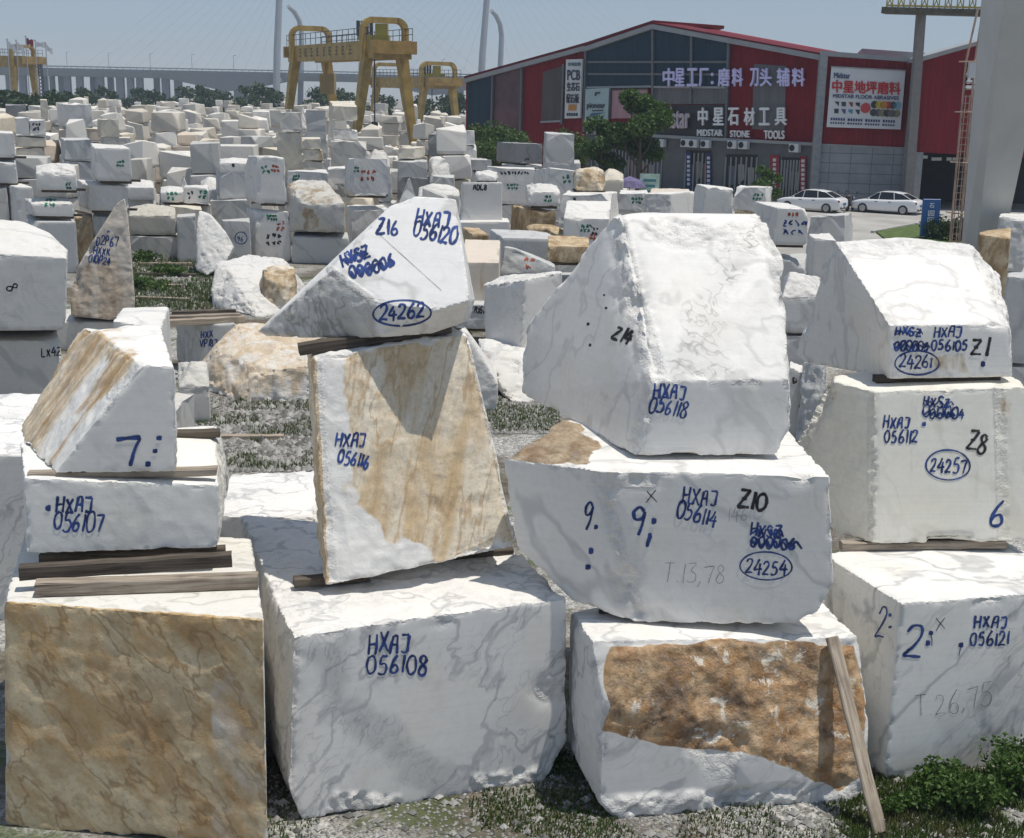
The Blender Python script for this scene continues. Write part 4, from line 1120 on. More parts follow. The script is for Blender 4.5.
mid(76, (430, 177, 455, 205), 'grey block under the rough white broken one', 'g', ground=True)
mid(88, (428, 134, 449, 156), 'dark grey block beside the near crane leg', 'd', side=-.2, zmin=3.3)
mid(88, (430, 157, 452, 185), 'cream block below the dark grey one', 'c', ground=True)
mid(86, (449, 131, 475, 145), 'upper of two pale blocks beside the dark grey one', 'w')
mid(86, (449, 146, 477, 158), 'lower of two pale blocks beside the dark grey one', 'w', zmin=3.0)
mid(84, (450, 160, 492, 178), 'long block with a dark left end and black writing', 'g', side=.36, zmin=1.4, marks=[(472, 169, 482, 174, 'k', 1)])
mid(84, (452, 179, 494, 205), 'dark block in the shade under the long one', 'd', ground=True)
mid(58, (395, 178, 421, 204), 'small pale pyramid of stone behind the leaning stone', 'g', 'peak', 0, 1.4, ground=True)
mid(66, (418, 184, 460, 200), 'low white topped block right of the small pyramid', 'w', 'roofed', ground=True)
bAD = mid(52, (460, 184, 503, 220), 'upright white block marked ADL8 in black', 'w', side=.03, depth=1.6, zmin=1.9)
write(bAD, 'ADL8', 473, 190, 5.5, BLACK, 1.6, 0, sx=1.0)
mid(54.5, (474, 172, 500, 184), 'rough white rock lying behind the block marked ADL8', 'w', 'rock', 0, 1.4)
mid(54.3, (474, 185, 500, 215), 'grey block hidden behind the block marked ADL8', 'g', ground=True)
mid(51.5, (455, 221, 510, 262), 'grey white slab under the block marked ADL8', 'w', ground=True)
mid(53, (440, 196, 466, 240), 'grey block with a bright broken edge right of the leaning stone', 'g', 'wedge', 0, 1.5, ground=True)
# --- middle lane between the leaning stone and the great wedge
mid(40, (461, 234, 490, 258), 'small block with an orange streaked face and a dark left side', 'o', side=.35, depth=1.4, zmin=1.6, st=.8)
bAU = mid(38, (463, 262, 501, 304), 'pinkish white block with a pitted bright face behind the leaning stone', 'p', 'slope', 0, 1.6, zmin=1.0)
bAV = mid(37.4, (455, 303, 505, 322), 'low grey block marked TA161 in black', 'g', depth=1.8, zmin=.55)
write(bAV, 'TA161', 470, 313, 7, BLACK, 1.5, 3, sx=.8)
mid(30, (456, 330, 499, 399), 'white topped grey block just behind the tan upright block', 'w', 'wedge', 0, 2.0, ground=True)
bAZ = stone('stone_block', [on_y(486, 352, 33.5), on_y(521, 354, 32.6), on_y(562, 350, 33.2), on_y(483, 285, 34), on_y(500, 290, 33.4), on_y(524, 280, 32.6), on_y(562, 272, 33.2), on_y(485, 330, 33.8), on_y(562, 272, 35), on_y(500, 276, 35.6), on_y(500, 350, 35.5), on_y(562, 350, 35.4)], MW, .045, .05, .006, rough=[(UP, .5, .10, .5)], label='large block with a shaded left face and broken top beside the great wedge', group=GRP)
bBA = stone('stone_block', [on_z(512, 403, 0), on_z(565, 403, 0), on_y(478, 338, 33), on_y(522, 362, 31.8), on_y(565, 358, 31.9), on_y(479, 348, 32.6), on_y(490, 385, 32), on_y(565, 345, 34.5), on_y(500, 340, 34.6), (0.0, 35, 0), (1.3, 35, 0)], MW, .045, .05, .006, rough=[((-1, -.2, .1), .6, .10, .5)], stain=[(None, (-1, -.2, .2), .35, 3)], label='undercut grey block beneath the one with the broken top edge', group=GRP)
mid(45, (487, 236, 562, 292), 'wide grey block with a bright top behind the broken topped one', 'g', side=.2, depth=1.8, ground=True)
bAX = mid(41, (500, 247, 556, 281), 'pointed grey rock with a rust red mark', 'g', 'wedge', 0, 1.3, zmin=1.6); scribble(bAX, (524, 256, 534, 270), REDP, 3, 2, 1.6)
mid(42.5, (547, 246, 590, 276), 'block with an orange brown top and a white scrawl beside the great wedge', 'o', 'slope', 0, 1.6, zmin=1.9, st=.8)
mid(41.4, (498, 282, 560, 320), 'low grey block under the pointed rock', 'g', ground=True)
mid(42.8, (547, 280, 600, 330), 'grey block hidden below the orange brown topped one', 'g', ground=True)
mid(50, (525, 226, 570, 241), 'flat orange rock lying on the stack behind the middle lane', 'o', 'rock', 0, 1.5, st=.9)
mid(50, (522, 242, 572, 275), 'grey block carrying the flat orange rock', 'g', ground=True)
mid(49, (563, 218, 612, 262), 'white block with a green tree like mark behind the great wedge', 'w', 'slope', 0, 1.5, ground=True, marks=[(580, 224, 592, 233, 'g'), (591, 227, 600, 236, 'k'), (588, 233, 596, 241, 'r')])
mid(53, (510, 211, 557, 232), 'block with a brown stained face under the white chipped block', 'o', side=.4, zmin=1.3, st=.75)
mid(53, (525, 184, 561, 209), 'white chipped block with a green mark above the brown stained one', 'w', 'roofed', .1, marks=[(543, 195, 553, 203, 'g')])
mid(53.4, (512, 233, 557, 260), 'grey block at the foot of the brown stained one', 'g', ground=True)
# --- towards the warehouse
mid(60, (559, 194, 619, 217), 'long white block with a dark and green mark in front of the shops', 'w', side=-.12, zmin=1.4, marks=[(573, 197, 579, 206, 'k'), (577, 205, 589, 213, 'g')])
mid(60, (561, 218, 622, 250), 'grey block under the long white one', 'g', ground=True)
mid(61, (572, 168, 609, 193), 'round boulder white above and brown below on the long white block', 'o', 'rock', 0, 1.8, st=.52)
mid(66, (533, 170, 582, 193), 'white block with a green mark left of the round boulder', 'w', side=.3, zmin=1.6, marks=[(562, 175, 572, 184, 'g')])
mid(66, (535, 194, 584, 222), 'grey block under the one left of the round boulder', 'g', ground=True)
mid(67, (603, 169, 624, 188), 'rounded cream block right of the round boulder', 'c', 'roofed', zmin=2.2)
mid(67, (603, 189, 628, 220), 'grey block under the rounded cream one', 'g', ground=True)
mid(64, (618, 193, 649, 207), 'white slab with green and red marks right of the round boulder', 'w', zmin=1.9, marks=[(631, 197, 643, 204, 'g')])
mid(64, (617, 208, 648, 232), 'pale slab under the green and red marked one', 'k', ground=True)
mid(56, (643, 195, 696, 238), 'smooth pale block with a two toned face behind the great wedge', 'w', side=-.45, ground=True)
mid(59, (650, 190, 690, 200), 'flat white stone showing over the two toned block', 'p', 'roofed')
mid(53, (691, 188, 736, 240), 'white block with a brown left side behind the great wedge', 'w', side=.28, ground=True, depth=1.8)
mid(64, (734, 188, 771, 205), 'white slab with a green blue code on a brown one', 'w', side=-.1, marks=[(752, 193, 764, 201, 'g')], zmin=2.0)
mid(64, (735, 206, 755, 240), 'brown block under the slab with a green blue code', 'o', ground=True, st=.6)
bAN = mid(51, (750, 208, 810, 258), 'white block with a blue scrawl right of the great wedge', 'w', side=.42, depth=2.2, zmin=1.7, marks=[(782, 219, 806, 236, 'b', 2), (786, 212, 800, 217, 'r', 1)])
mid(51, (752, 259, 808, 290), 'grey block under the blue scrawled one', 'g', ground=True)
mid(62, (808, 217, 853, 240), 'low grey slab with a chipped right end by the road', 'g', side=-.15, ground=True)
mid(46, (803, 240, 836, 300), 'grey block with a bright top left of the ridge shaped block', 'w', side=.3, ground=True)
mid(34, (783, 275, 822, 346), 'white block with a folded bright top between the two right stacks', 'w', 'roofed', 0, 2, ground=True)
mid(36, (778, 330, 830, 392), 'dim grey block low between the two right stacks', 'g', ground=True)
bAR = mid(26.5, (789, 368, 803, 395), 'small white stone with a black mark in the gap of the right stacks', 'w', ground=True, depth=.8)
scribble(bAR, (792, 376, 800, 385), BLACK, 4, 1, 1.4)
mid(25.5, (801, 364, 832, 398), 'rough grey rock in the gap between the right stacks', 'g', 'rock', 0, 1.2, ground=True)
mid(36, (978, 237, 1012, 288), 'brown weathered block beside the grey crane leg', 'o', ground=True, st=.8)
mid(40, (998, 216, 1030, 246), 'white block at the right edge behind the brown weathered one', 'w', ground=True)
mid(26, (1005, 280, 1040, 385), 'grey block at the right edge behind the ridge shaped one', 'g', ground=True)
mid(88, (496, 143, 543, 163), 'long dark grey block by the trees', 'd', side=.42, zmin=2.9, marks=[(523, 158, 529, 161, 'k', 1)])
mid(88, (500, 164, 543, 190), 'grey slab under the long dark grey block', 'g', ground=True)
mid(84, (543, 134, 575, 160), 'upright grey block under the tree crown', 'g', side=.1, zmin=3.0)
mid(84, (542, 161, 581, 190), 'grey slab under the upright grey block', 'g', ground=True)
mid(76, (485, 168, 536, 178), 'flat block with dark scrawls before the trees', 'w', zmin=2.3, marks=[(500, 171, 530, 175, 'k', 1)])
mid(76, (483, 179, 535, 205), 'block with green marks under the flat scrawled one', 'w', ground=True, marks=[(506, 183, 520, 190, 'g'), (495, 181, 500, 189, 'k')])
# --- planks in the lane
def gplank(p, q, z, wd, ht, mat, label, name='plank', cat='plank', group='planks lying in the gravel lane'):
    a, b = on_z(*p, z), on_z(*q, z)
    return timber(a + (0, 0, ht / 2), b + (0, 0, ht / 2), wd, ht, mat, label, group, name, cat)
gplank((205, 440), (284, 440), 0.0, .16, .12, WOOD_PALE, 'pale plank lying alone on the gravel behind the front row')
zR = xz(208, 325, 33)[1]
for (a, b, d, lab, m) in (((168, 326), (244, 322), 0, 'front plank of the pile on the block with blue writing', WOOD_PALE), ((166, 322), (240, 319), 0, 'middle plank of the pile on the block with blue writing', WOOD_GREY), ((172, 317), (236, 315), 0, 'back plank of the pile on the block with blue writing', WOOD_DARK)):
    gplank(a, b, zR + .02, .2, .16, m, lab)
for k, (u0, v0, u1, v1, lab) in enumerate(((136, 300, 190, 302, 'nearest'), (138, 288, 182, 288, 'second nearest'), (136, 276, 196, 277, 'third nearest'), (140, 266, 192, 266, 'third farthest'), (138, 257, 180, 256, 'second farthest'), (140, 249, 178, 249, 'farthest'))):
    gplank((u0, v0), (u1, v1), 0.0, .22, .14, [WOOD_GREY, WOOD_PALE, WOOD_DARK][k % 3], lab + ' of the old planks sunk in the grassy lane')
# --- the far field: smaller blocks in rows to the crane and the bridge
FAR_ME = []
def far_shape(k):
    r = random.Random(100 + k)
    s = [(-.5, -.5), (.5, -.5), (.5, .5), (-.5, .5)]
    j = lambda a: r.uniform(-a, a)
    low_ = [(x + j(.06), y + j(.08)) for x, y in s]
    pts = [(x * .93, y * .93, 0) for x, y in low_] + [(x, y, .10) for x, y in low_]
    q_ = .05 if k % 3 else .16
    top = [(x * (1 - abs(j(.05 + q_))), y * (1 - abs(j(.05 + q_))), 1 + j(q_)) for x, y in s]
    if k % 4 == 1:
        i = r.randrange(4); t = top.pop(i)
        pts += [(t[0] * .55, t[1], 1), (t[0], t[1] * .5, 1), (t[0], t[1], .6)]
    if k % 8 == 3:
        top = [(x, y, .86 + j(.1)) for x, y, z in top] + [(j(.35), j(.3), 1.08), (j(.35), j(.3), 1.02)]
    if k % 8 == 6:
        top = [(x, y, z - .3 * (x > 0)) for x, y, z in top]
    bm = hull_mesh(pts + top, .025)
    me = bpy.data.meshes.new('stone_block')
    bmesh.ops.triangulate(bm, faces=bm.faces)
    bm.to_mesh(me); bm.free()
    return me
for k in range(16): FAR_ME.append(far_shape(k))
FARM = [marble('far_white', base=(.74, .71, .655), tint=True, vein=.4, vscale=.8, dirt=.45), marble('far_cream', base=(.70, .645, .555), tint=True, vein=.3, vscale=.8, dirt=.5)]
WORDS = {'w': 'white', 'c': 'cream', 'g': 'grey', 'p': 'pinkish', 'k': 'pale grey', 'd': 'dark grey'}
EXTRA = {'near_crane': 'before the near gantry crane', 'bridge': 'towards the bridge', 'left': 'at the far left of the yard', 'shed': 'beside the warehouse trees'}
def right_limit(Y):
    for (a, xa), (b, xb) in zip(((58, 11), (75, 11.5), (88, 4), (100, -1), (118, -8), (150, -10), (300, -8)), ((75, 11.5), (88, 4), (100, -1), (118, -8), (150, -10), (300, -8), (400, -8))):
        if a <= Y <= b: return xa + (xb - xa) * (Y - a) / (b - a)
    return -8
taken = [(o.location.x, o.location.y) for o in SC.objects if o.name.startswith(('stone_block', 'boulder'))]
rf = random.Random(21)
FARV, FARF, FARC = [], [], []
nfar = 0
def pick(ws): return rf.choice(ws)
for row, Y0 in enumerate((64, 70, 76, 82, 88, 94, 100, 107, 114, 122, 130, 139, 148, 158, 169, 181, 194, 208, 224, 242, 262, 284)):
    X = -.41 * Y0 - 2 + rf.uniform(0, 2)
    lim = right_limit(Y0)
    while X < lim:
        wd = rf.uniform(1.2, 2.6)
        Y = Y0 + rf.uniform(-2.0, 2.0)
        if Y < 95 and any(abs(tx - X - wd / 2) < 2.2 and -3.6 < ty - Y < 2.6 for tx, ty in taken):
            X += wd * .5; continue
        px_ = to_px([[X + wd / 2, Y, 1]])[0]
        if (132 < px_[0] < 200 and Y < 68) or (px_[0] > 462 and Y < 118): X += wd; continue
        z = 0
        levels = pick((2, 3, 3, 4, 4)) if Y > 76 else pick((1, 2, 2, 3))
        if Y > 120: levels = pick((2, 3, 3, 4))
        if 385 < px_[0] < 425 and Y < 128: levels = min(levels, 2)
        tone = pick('wwwccckkpc') if Y > 80 else pick('wwwwcckg')
        for lv in range(levels):
            hh = rf.uniform(.75, 1.6)
            t = tone if rf.random() < .55 else pick('wwccgkpk')
            w2, d2 = wd * rf.uniform(.66, 1.02), rf.uniform(1.3, 2.0)
            rz = RAD(rf.uniform(-14, 14)) + (0 if rf.random() < .75 else RAD(rf.uniform(-40, 40)))
            cx, cy = X + wd / 2 + rf.uniform(-.2, .2), Y + rf.uniform(-.15, .15)
            top = lv == levels - 1
            me = FAR_ME[pick((0, 2, 4, 5, 8, 9, 10, 12, 13))] if not top else FAR_ME[rf.randrange(16)]
            if Y < 97:
                mt = FARM[0 if t in 'wgkd' else 1]
                o = bpy.data.objects.new('stone_block', me)
                COL.objects.link(o)
                if not me.materials: me.materials.append(mt)
                o.material_slots[0].link = 'OBJECT'; o.material_slots[0].material = mt
                o.location = (cx, cy, z); o.scale = (w2, d2, hh); o.rotation_euler[2] = rz
                tc_ = np.array(TINT[t]) * rf.uniform(.86, 1.04)
                o.color = (*tc_, 1)
                u = px_[0]
                where = 'at the far left' if u < 60 else 'below the left bridge piers' if u < 190 else 'between bridge and crane' if u < 275 else 'by the near crane' if u < 410 else 'by the second crane' if u < 470 else 'near the shops'
                depth_w = 'small' if Y < 78 else 'distant' if Y < 88 else 'very distant'
                pos = 'lying alone' if levels == 1 else 'on top of its stack' if top else 'at the foot of its stack' if lv == 0 else 'inside its stack'
                tag(o, f'{depth_w} {WORDS[t]} block {pos} {where}', 'stone block', 'stone blocks in the far rows of the yard')
                nfar += 1
            else:
                nv = len(me.vertices); a = np.empty(nv * 3); me.vertices.foreach_get('co', a); a = a.reshape(-1, 3) * np.array([w2, d2, hh])
                c_, s_ = math.cos(rz), math.sin(rz)
                q = np.stack([a[:, 0] * c_ - a[:, 1] * s_ + cx, a[:, 0] * s_ + a[:, 1] * c_ + cy, a[:, 2] + z], 1)
                b0 = sum(len(v) for v in FARV)
                FARV.append(q); FARF += [tuple(i + b0 for i in p.vertices) for p in me.polygons]
            z += hh + .06
        X += wd + pick((.05, .1, .3, .8))
def far_mass():
    b = NB('far_mass')
    r_ = b.N('NewGeometry').outputs['Random Per Island']
    P = b.N('TexCoord').outputs['Object']
    c = b.mix(r_, (.54, .49, .41), (.80, .77, .71))
    c = b.mix(b.remap(b.noise(P, .9, 5, .65), .45, .75, 0, .5), c, (.36, .33, .29))
    return b.done(c, .8)
fme = bpy.data.meshes.new('far_stone_blocks'); fme.from_pydata(np.concatenate(FARV).tolist(), [], FARF)
fs = link_mesh('far_stone_blocks', fme, far_mass())
tag(fs, 'the farthest rows of cream and grey stone blocks as one mass', 'stone blocks', None, 'stuff')
print('NFAR', nfar, 'total', sum(o.name.startswith(('stone_block', 'boulder', 'marble_block')) for o in SC.objects))

# ------------------------------------------------------------------ ground, road, lawn
def ground_mat():
    b = NB('gravel_ground')
    P = b.N('TexCoord').outputs['Object']
    v = b.N('TexVoronoi'); b.L(P, v.inputs['Vector']); v.inputs['Scale'].default_value = 16
    v2 = b.N('TexVoronoi'); b.L(P, v2.inputs['Vector']); v2.inputs['Scale'].default_value = 38
    hsv = b.mix(.5, v.outputs['Color'], v2.outputs['Color'])
    g = b.N('RGBToBW'); b.L(hsv, g.inputs[0])
    st = b.mix(b.remap(g.outputs[0], .2, .8), (.16, .155, .145), (.52, .51, .48))
    dirt = b.mix(b.remap(b.noise(P, 5, 6, .65), .35, .7), (.085, .072, .055), (.19, .165, .13))
    c = b.mix(b.remap(b.noise(P, .35, 5, .6), .40, .58), dirt, st)
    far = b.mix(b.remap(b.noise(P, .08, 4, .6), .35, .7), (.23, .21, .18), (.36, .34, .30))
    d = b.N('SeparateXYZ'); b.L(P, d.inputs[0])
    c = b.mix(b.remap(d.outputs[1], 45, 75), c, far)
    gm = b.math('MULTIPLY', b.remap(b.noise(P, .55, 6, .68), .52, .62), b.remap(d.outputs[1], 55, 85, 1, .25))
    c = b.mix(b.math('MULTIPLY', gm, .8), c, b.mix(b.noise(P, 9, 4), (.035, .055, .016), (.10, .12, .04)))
    h = b.math('ADD', b.math('MULTIPLY', v.outputs['Distance'], -1.0), b.math('MULTIPLY', v2.outputs['Distance'], -.4))
    return b.done(c, .9, b.bump(h, .8, .03), .2)
def sheet(name, pts, mat, z=0.0, depth=-.3):
    bm = bmesh.new()
    add_poly(bm, [(p[0], p[1], z) for p in pts], (0, 0, depth))
    o = obj(name, fixn(bm), mat)
    o['kind'] = 'structure'
    return o
bm = bmesh.new()
add_poly(bm, [(-900, -30, 0), (900, -30, 0), (900, 1500, 0), (-900, 1500, 0)], (0, 0, -.5))
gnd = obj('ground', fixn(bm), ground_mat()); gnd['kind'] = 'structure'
CONC = plain('road_concrete', (.36, .345, .32), .9, .18, .4, bump=.15)
road = sheet('road', [(13.5, 60), (60, 52), (60, 96), (20.6, 93), (14, 97), (10, 80)], CONC, .006)
LAWN = plain('lawn_green', (.075, .115, .025), .95, .35, 2.0, bump=.5)
lawn = sheet('lawn', [on_z(876, 233, 0)[:2], on_z(915, 226, 0)[:2], on_z(1030, 232, 0)[:2], on_z(1030, 262, 0)[:2], on_z(900, 252, 0)[:2]], LAWN, .10, -.094)
KERB = plain('kerb_stone', (.40, .39, .37), .9, .1, 2)
bm = bmesh.new()
kp = [on_z(872, 233, 0), on_z(914, 225, 0), on_z(1030, 231, 0)]
for a, b_ in zip(kp, kp[1:]): add_bar(bm, a + (0, 0, .06), b_ + (0, 0, .06), .18, .13)
kb = obj('kerb', fixn(bm), KERB); kb['kind'] = 'structure'

# ------------------------------------------------------------------ warehouse
PA, PB = np.array([22.95, 97.5, 0]), np.array([-4.75, 128.4, 0])      # right and left end of the long gable front
fd = (PA - PB); FD = fd / np.linalg.norm(fd)
FN = np.array([FD[1], -FD[0], 0]);
if FN[1] > 0: FN = -FN
def fp(u, v, t=0.0): return on_plane(u, v, PA + FN * t, FN)
PC = np.array([29.9, 96.0, 0])                                     # right end of the billboard front
GD = (PC - PA) / np.linalg.norm(PC - PA); GN = np.array([GD[1], -GD[0], 0])
if GN[1] > 0: GN = -GN
def gp(u, v, t=0.0): return on_plane(u, v, PA + GN * t, GN)
RED = cladding('red_cladding', (.19, .008, .013), FD, .45, .5, .5)
RED2 = cladding('red_cladding_side', (.23, .018, .024), GD, .35, .5, .5)
GLASSY = cladding('dark_blue_panel', (.020, .045, .070), FD, 1.5, .35, .25)
LOUV = cladding('grey_louvre', (.16, .155, .16), FD, .42, .5, .9)
CONCW = plain('grey_render', (.125, .128, .132), .85, .15, 1.0)
TRIMM = plain('grey_trim', (.30, .305, .31), .5, .08, 1.0)
DARK = plain('dark_opening', (.008, .009, .010), .5, .2, 1.0)
ROOFR = cladding('red_roof', (.13, .011, .015), FD, .6, .55, .4)
WHITEP = plain('white_panel', (.62, .63, .64), .5, .05, 2)
def tiles():
    b = NB('wall_tiles')
    P = b.N('TexCoord').outputs['Object']
    x = b.vmath('DOT_PRODUCT', P, tuple(GD)); z = b.N('SeparateXYZ'); b.L(P, z.inputs[0])
    cx = b.math('FRACT', b.math('DIVIDE', x, 1.5)); cz = b.math('FRACT', b.math('DIVIDE', z.outputs[2], .72))
    j = b.math('MAXIMUM', b.math('LESS_THAN', cx, .035), b.math('LESS_THAN', cz, .075))
    n = b.noise(P, .8, 5, .6)
    c = b.mix(b.remap(n, .3, .7), (.25, .26, .275), (.33, .34, .355))
    c = b.mix(b.math('MULTIPLY', j, .75), c, (.09, .095, .10))
    return b.done(c, .6)
TILE = tiles()
def pm(name, col):
    return bpy.data.materials.get(name) or plain(name, col, .5, .05)
whs = empty('warehouse', PA, label='long red warehouse with dark gable windows and stone tool shop signs', cat='warehouse')
def wpart(name, fn, px, mat, thick=.25, t=0.0, par=None, base0=False):
    """flat building part drawn from its corner pixels on a facade, thick metres deep (into the wall), t metres proud"""
    q = [np.array(fn(u, v, t)) for u, v in px]
    n = FN if fn is fp else GN if fn is gp else WN
    bm = bmesh.new()
    if base0:
        for p in q:
            if p[2] < 1.2: p[2] = 0
    add_poly(bm, q, tuple(-n * thick))
    return obj(name, fixn(bm), mat, par or whs, world=True)
# the gable wall and its bays
wall = wpart('wall', fp, [(466, 79), (586, 46), (653, 24), (825, 56), (818, 207), (466, 168)], RED, .4, base0=True)
# body behind
body = bmesh.new()
inn = -FN
for pts_ in ([(466, 79), (586, 46), (592, 130), (466, 140)], [(586, 46), (653, 24), (825, 56), (818, 150), (586, 132)]):
    q = [fp(u, v, -.45) for u, v in pts_]
    q = [p if k < len(q) - 2 else np.array([p[0], p[1], 0]) for k, p in enumerate(q)]
    add_poly(body, q, tuple(inn * (11 if pts_[0][0] < 500 else 7)))
obj('body', fixn(body), RED, whs, world=True)
# roofs: sheets with the facade's slope running back
def roof(name, a, b_, t, back, th=.25, mat=ROOFR, up=0.05):
    p, q = fp(*a, t) + (0, 0, up), fp(*b_, t) + (0, 0, up)
    bm = bmesh.new()
    add_poly(bm, [p, q, q + inn * back, p + inn * back], (0, 0, th))
    return obj(name, fixn(bm), mat, whs, world=True)
roof('roof', (653, 24.5), (829, 57), .5, 3.5, .12)
roof('roof', (653, 24), (584, 46.5), .5, 9)
roof('roof', (586, 46), (464, 79.5), .4, 12)
for a, b_ in (((464, 81), (586, 48)), ((584, 49.5), (653, 26.5)), ((653, 26.5), (827, 58.5))):
    bm = bmesh.new(); add_bar(bm, fp(*a, .3), fp(*b_, .3), .35, .38); obj('eave_gutter', fixn(bm), TRIMM, whs, world=True)
# second higher roof behind
q = [fp(466, 77, -8), fp(604, 37, -8), fp(640, 50, -8), fp(466, 100, -8)]
bm = bmesh.new(); add_poly(bm, q, tuple(inn * 16)); obj('roof_monitor', fixn(bm), ROOFR, whs, world=True)
# panels
wpart('glass_wall', fp, [(468, 83), (492, 76), (490, 168), (466, 168)], GLASSY, .3, .08)
wpart('glass_wall', fp, [(494, 76), (521, 68), (519, 168), (492, 168)], plain('reddish_glass', (.085, .028, .040), .3, .5, .5), .3, .08)
wpart('glass_wall', fp, [(588, 50), (652, 29), (652, 86), (587, 88)], GLASSY, .3, .10)
wpart('glass_wall', fp, [(654, 29), (728, 43), (727, 87), (654, 86)], GLASSY, .3, .10)
wpart('louvre', fp, [(654, 88), (727, 88), (726, 104), (654, 104)], LOUV, .3, .08)
wpart('fascia_panel', fp, [(655, 105), (726, 105), (725, 138), (655, 136)], plain('black_fascia', (.020, .018, .020), .5, .3, 1), .3, .10)
wpart('window', fp, [(543, 72), (563, 66), (561, 120), (541, 122)], cladding('brown_louvre', (.10, .085, .08), FD, 1.1, .4, .5), .3, .10)
wpart('window', fp, [(754, 64), (786, 66), (784, 131), (752, 129)], LOUV, .3, .09)
for (a, b_) in (((653, 26), (653, 136)), ((692, 33), (691, 104)), ((729, 41), (726, 139)), ((586, 48), (584, 132)), ((493, 75), (491, 160)), ((522, 68), (520, 160)), ((564, 64), (562, 124))):
    bm = bmesh.new(); add_bar(bm, fp(*a, .16), fp(*b_, .16), .22, .2); obj('mullion', fixn(bm), plain('mullion_grey', (.13, .135, .14), .5) if 'mullion_grey' not in bpy.data.materials else bpy.data.materials['mullion_grey'], whs, world=True)
for (a, b_) in (((587, 87.5), (652, 86.5)), ((654, 87), (727, 87.5)), ((588, 62), (727, 62)), ((588, 74), (727, 74.5)), ((541, 122), (562, 121))):
    bm = bmesh.new(); add_bar(bm, fp(*a, .17), fp(*b_, .17), .16, .16); obj('transom', fixn(bm), TRIMM if a[1] > 80 else bpy.data.materials['mullion_grey'], whs, world=True)
# ground floor: grey base and shop fronts
wpart('base_wall', fp, [(586, 132), (819, 145.5), (816, 207), (586, 185)], CONCW, .5, .18, base0=True)
wpart('cornice', fp, [(586, 131), (819, 143), (819, 146), (586, 134)], TRIMM, .6, .45)
for k, (u0, u1, v0, v1) in enumerate(((592, 612, 146, 190), (616, 636, 147, 190), (640, 662, 149, 190), (686, 711, 150, 194), (726, 757, 154, 198), (782, 800, 157, 200))):
    sf = wpart('shop_front', fp, [(u0, v0), (u1, v0 + .8), (u1 - .4, v1 + 2), (u0 - .4, v1)], DARK, .1, .22, base0=True)
    rp_ = random.Random(k + 3)
    for q_ in range(3):
        ua = u0 + (u1 - u0) * (.08 + q_ * .31); va_ = v0 + rp_.uniform(10, 16)
        cc_ = rp_.choice(((.20, .19, .17), (.10, .12, .15), (.22, .10, .08), (.06, .10, .16), (.28, .28, .27)))
        wpart('window_poster', fp, [(ua, va_), (ua + (u1 - u0) * .2, va_), (ua + (u1 - u0) * .2, va_ + rp_.uniform(14, 24)), (ua, va_ + 20)], pm('poster_%d_%d' % (k, q_), cc_), .03, .24, par=sf)
    n_ = 6
    for i in range(n_ + 1):
        uu = u0 + (u1 - u0) * i / n_
        bm = bmesh.new(); p = fp(uu, v0 + 3, .26); add_bar(bm, p, (p[0], p[1], .02), .12, .10); obj('mullion', fixn(bm), TRIMM, sf, world=True)
for k, (u0, u1, v0, v1, m) in enumerate(((686, 691, 152, 192, (.012, .03, .13)), (706, 711, 153, 193, (.012, .03, .13)), (770, 779, 155, 200, (.30, .02, .025)), (800, 806, 156, 200, (.26, .02, .025)))):
    wpart('door_banner', fp, [(u0, v0), (u1, v0), (u1, v1), (u0, v1)], plain('banner_%d' % k, m, .6), .08, .34)
    bm = bmesh.new()
    for i in range(7):
        p = fp((u0 + u1) / 2, v0 + 5 + i * 4.5, .36); add_box(bm, p, (.28, .05, .22), Matrix((tuple(FD), tuple(FN), (0, 0, 1))).transposed())
    obj('banner_lettering', fixn(bm), WHITEP, whs, world=True)
for u, v in ((661, 143), (686, 143), (694, 143.5), (706, 144), (733, 144.5), (744, 145), (795, 148)):
    bm = bmesh.new()
    Rm = Matrix((tuple(FD), tuple(FN), (0, 0, 1))).transposed()
    c = fp(u, v, .55); add_box(bm, c, (.85, .35, .62), Rm)
    ac = obj('air_conditioner', fixn(bm), WHITEP, whs, world=True)
    bm = bmesh.new(); add_cyl(bm, c + FN * .175 - FD * .15, c + FN * .20 - FD * .15, .24, 14)
    obj('fan_grille', fixn(bm), DARK, ac, world=True)
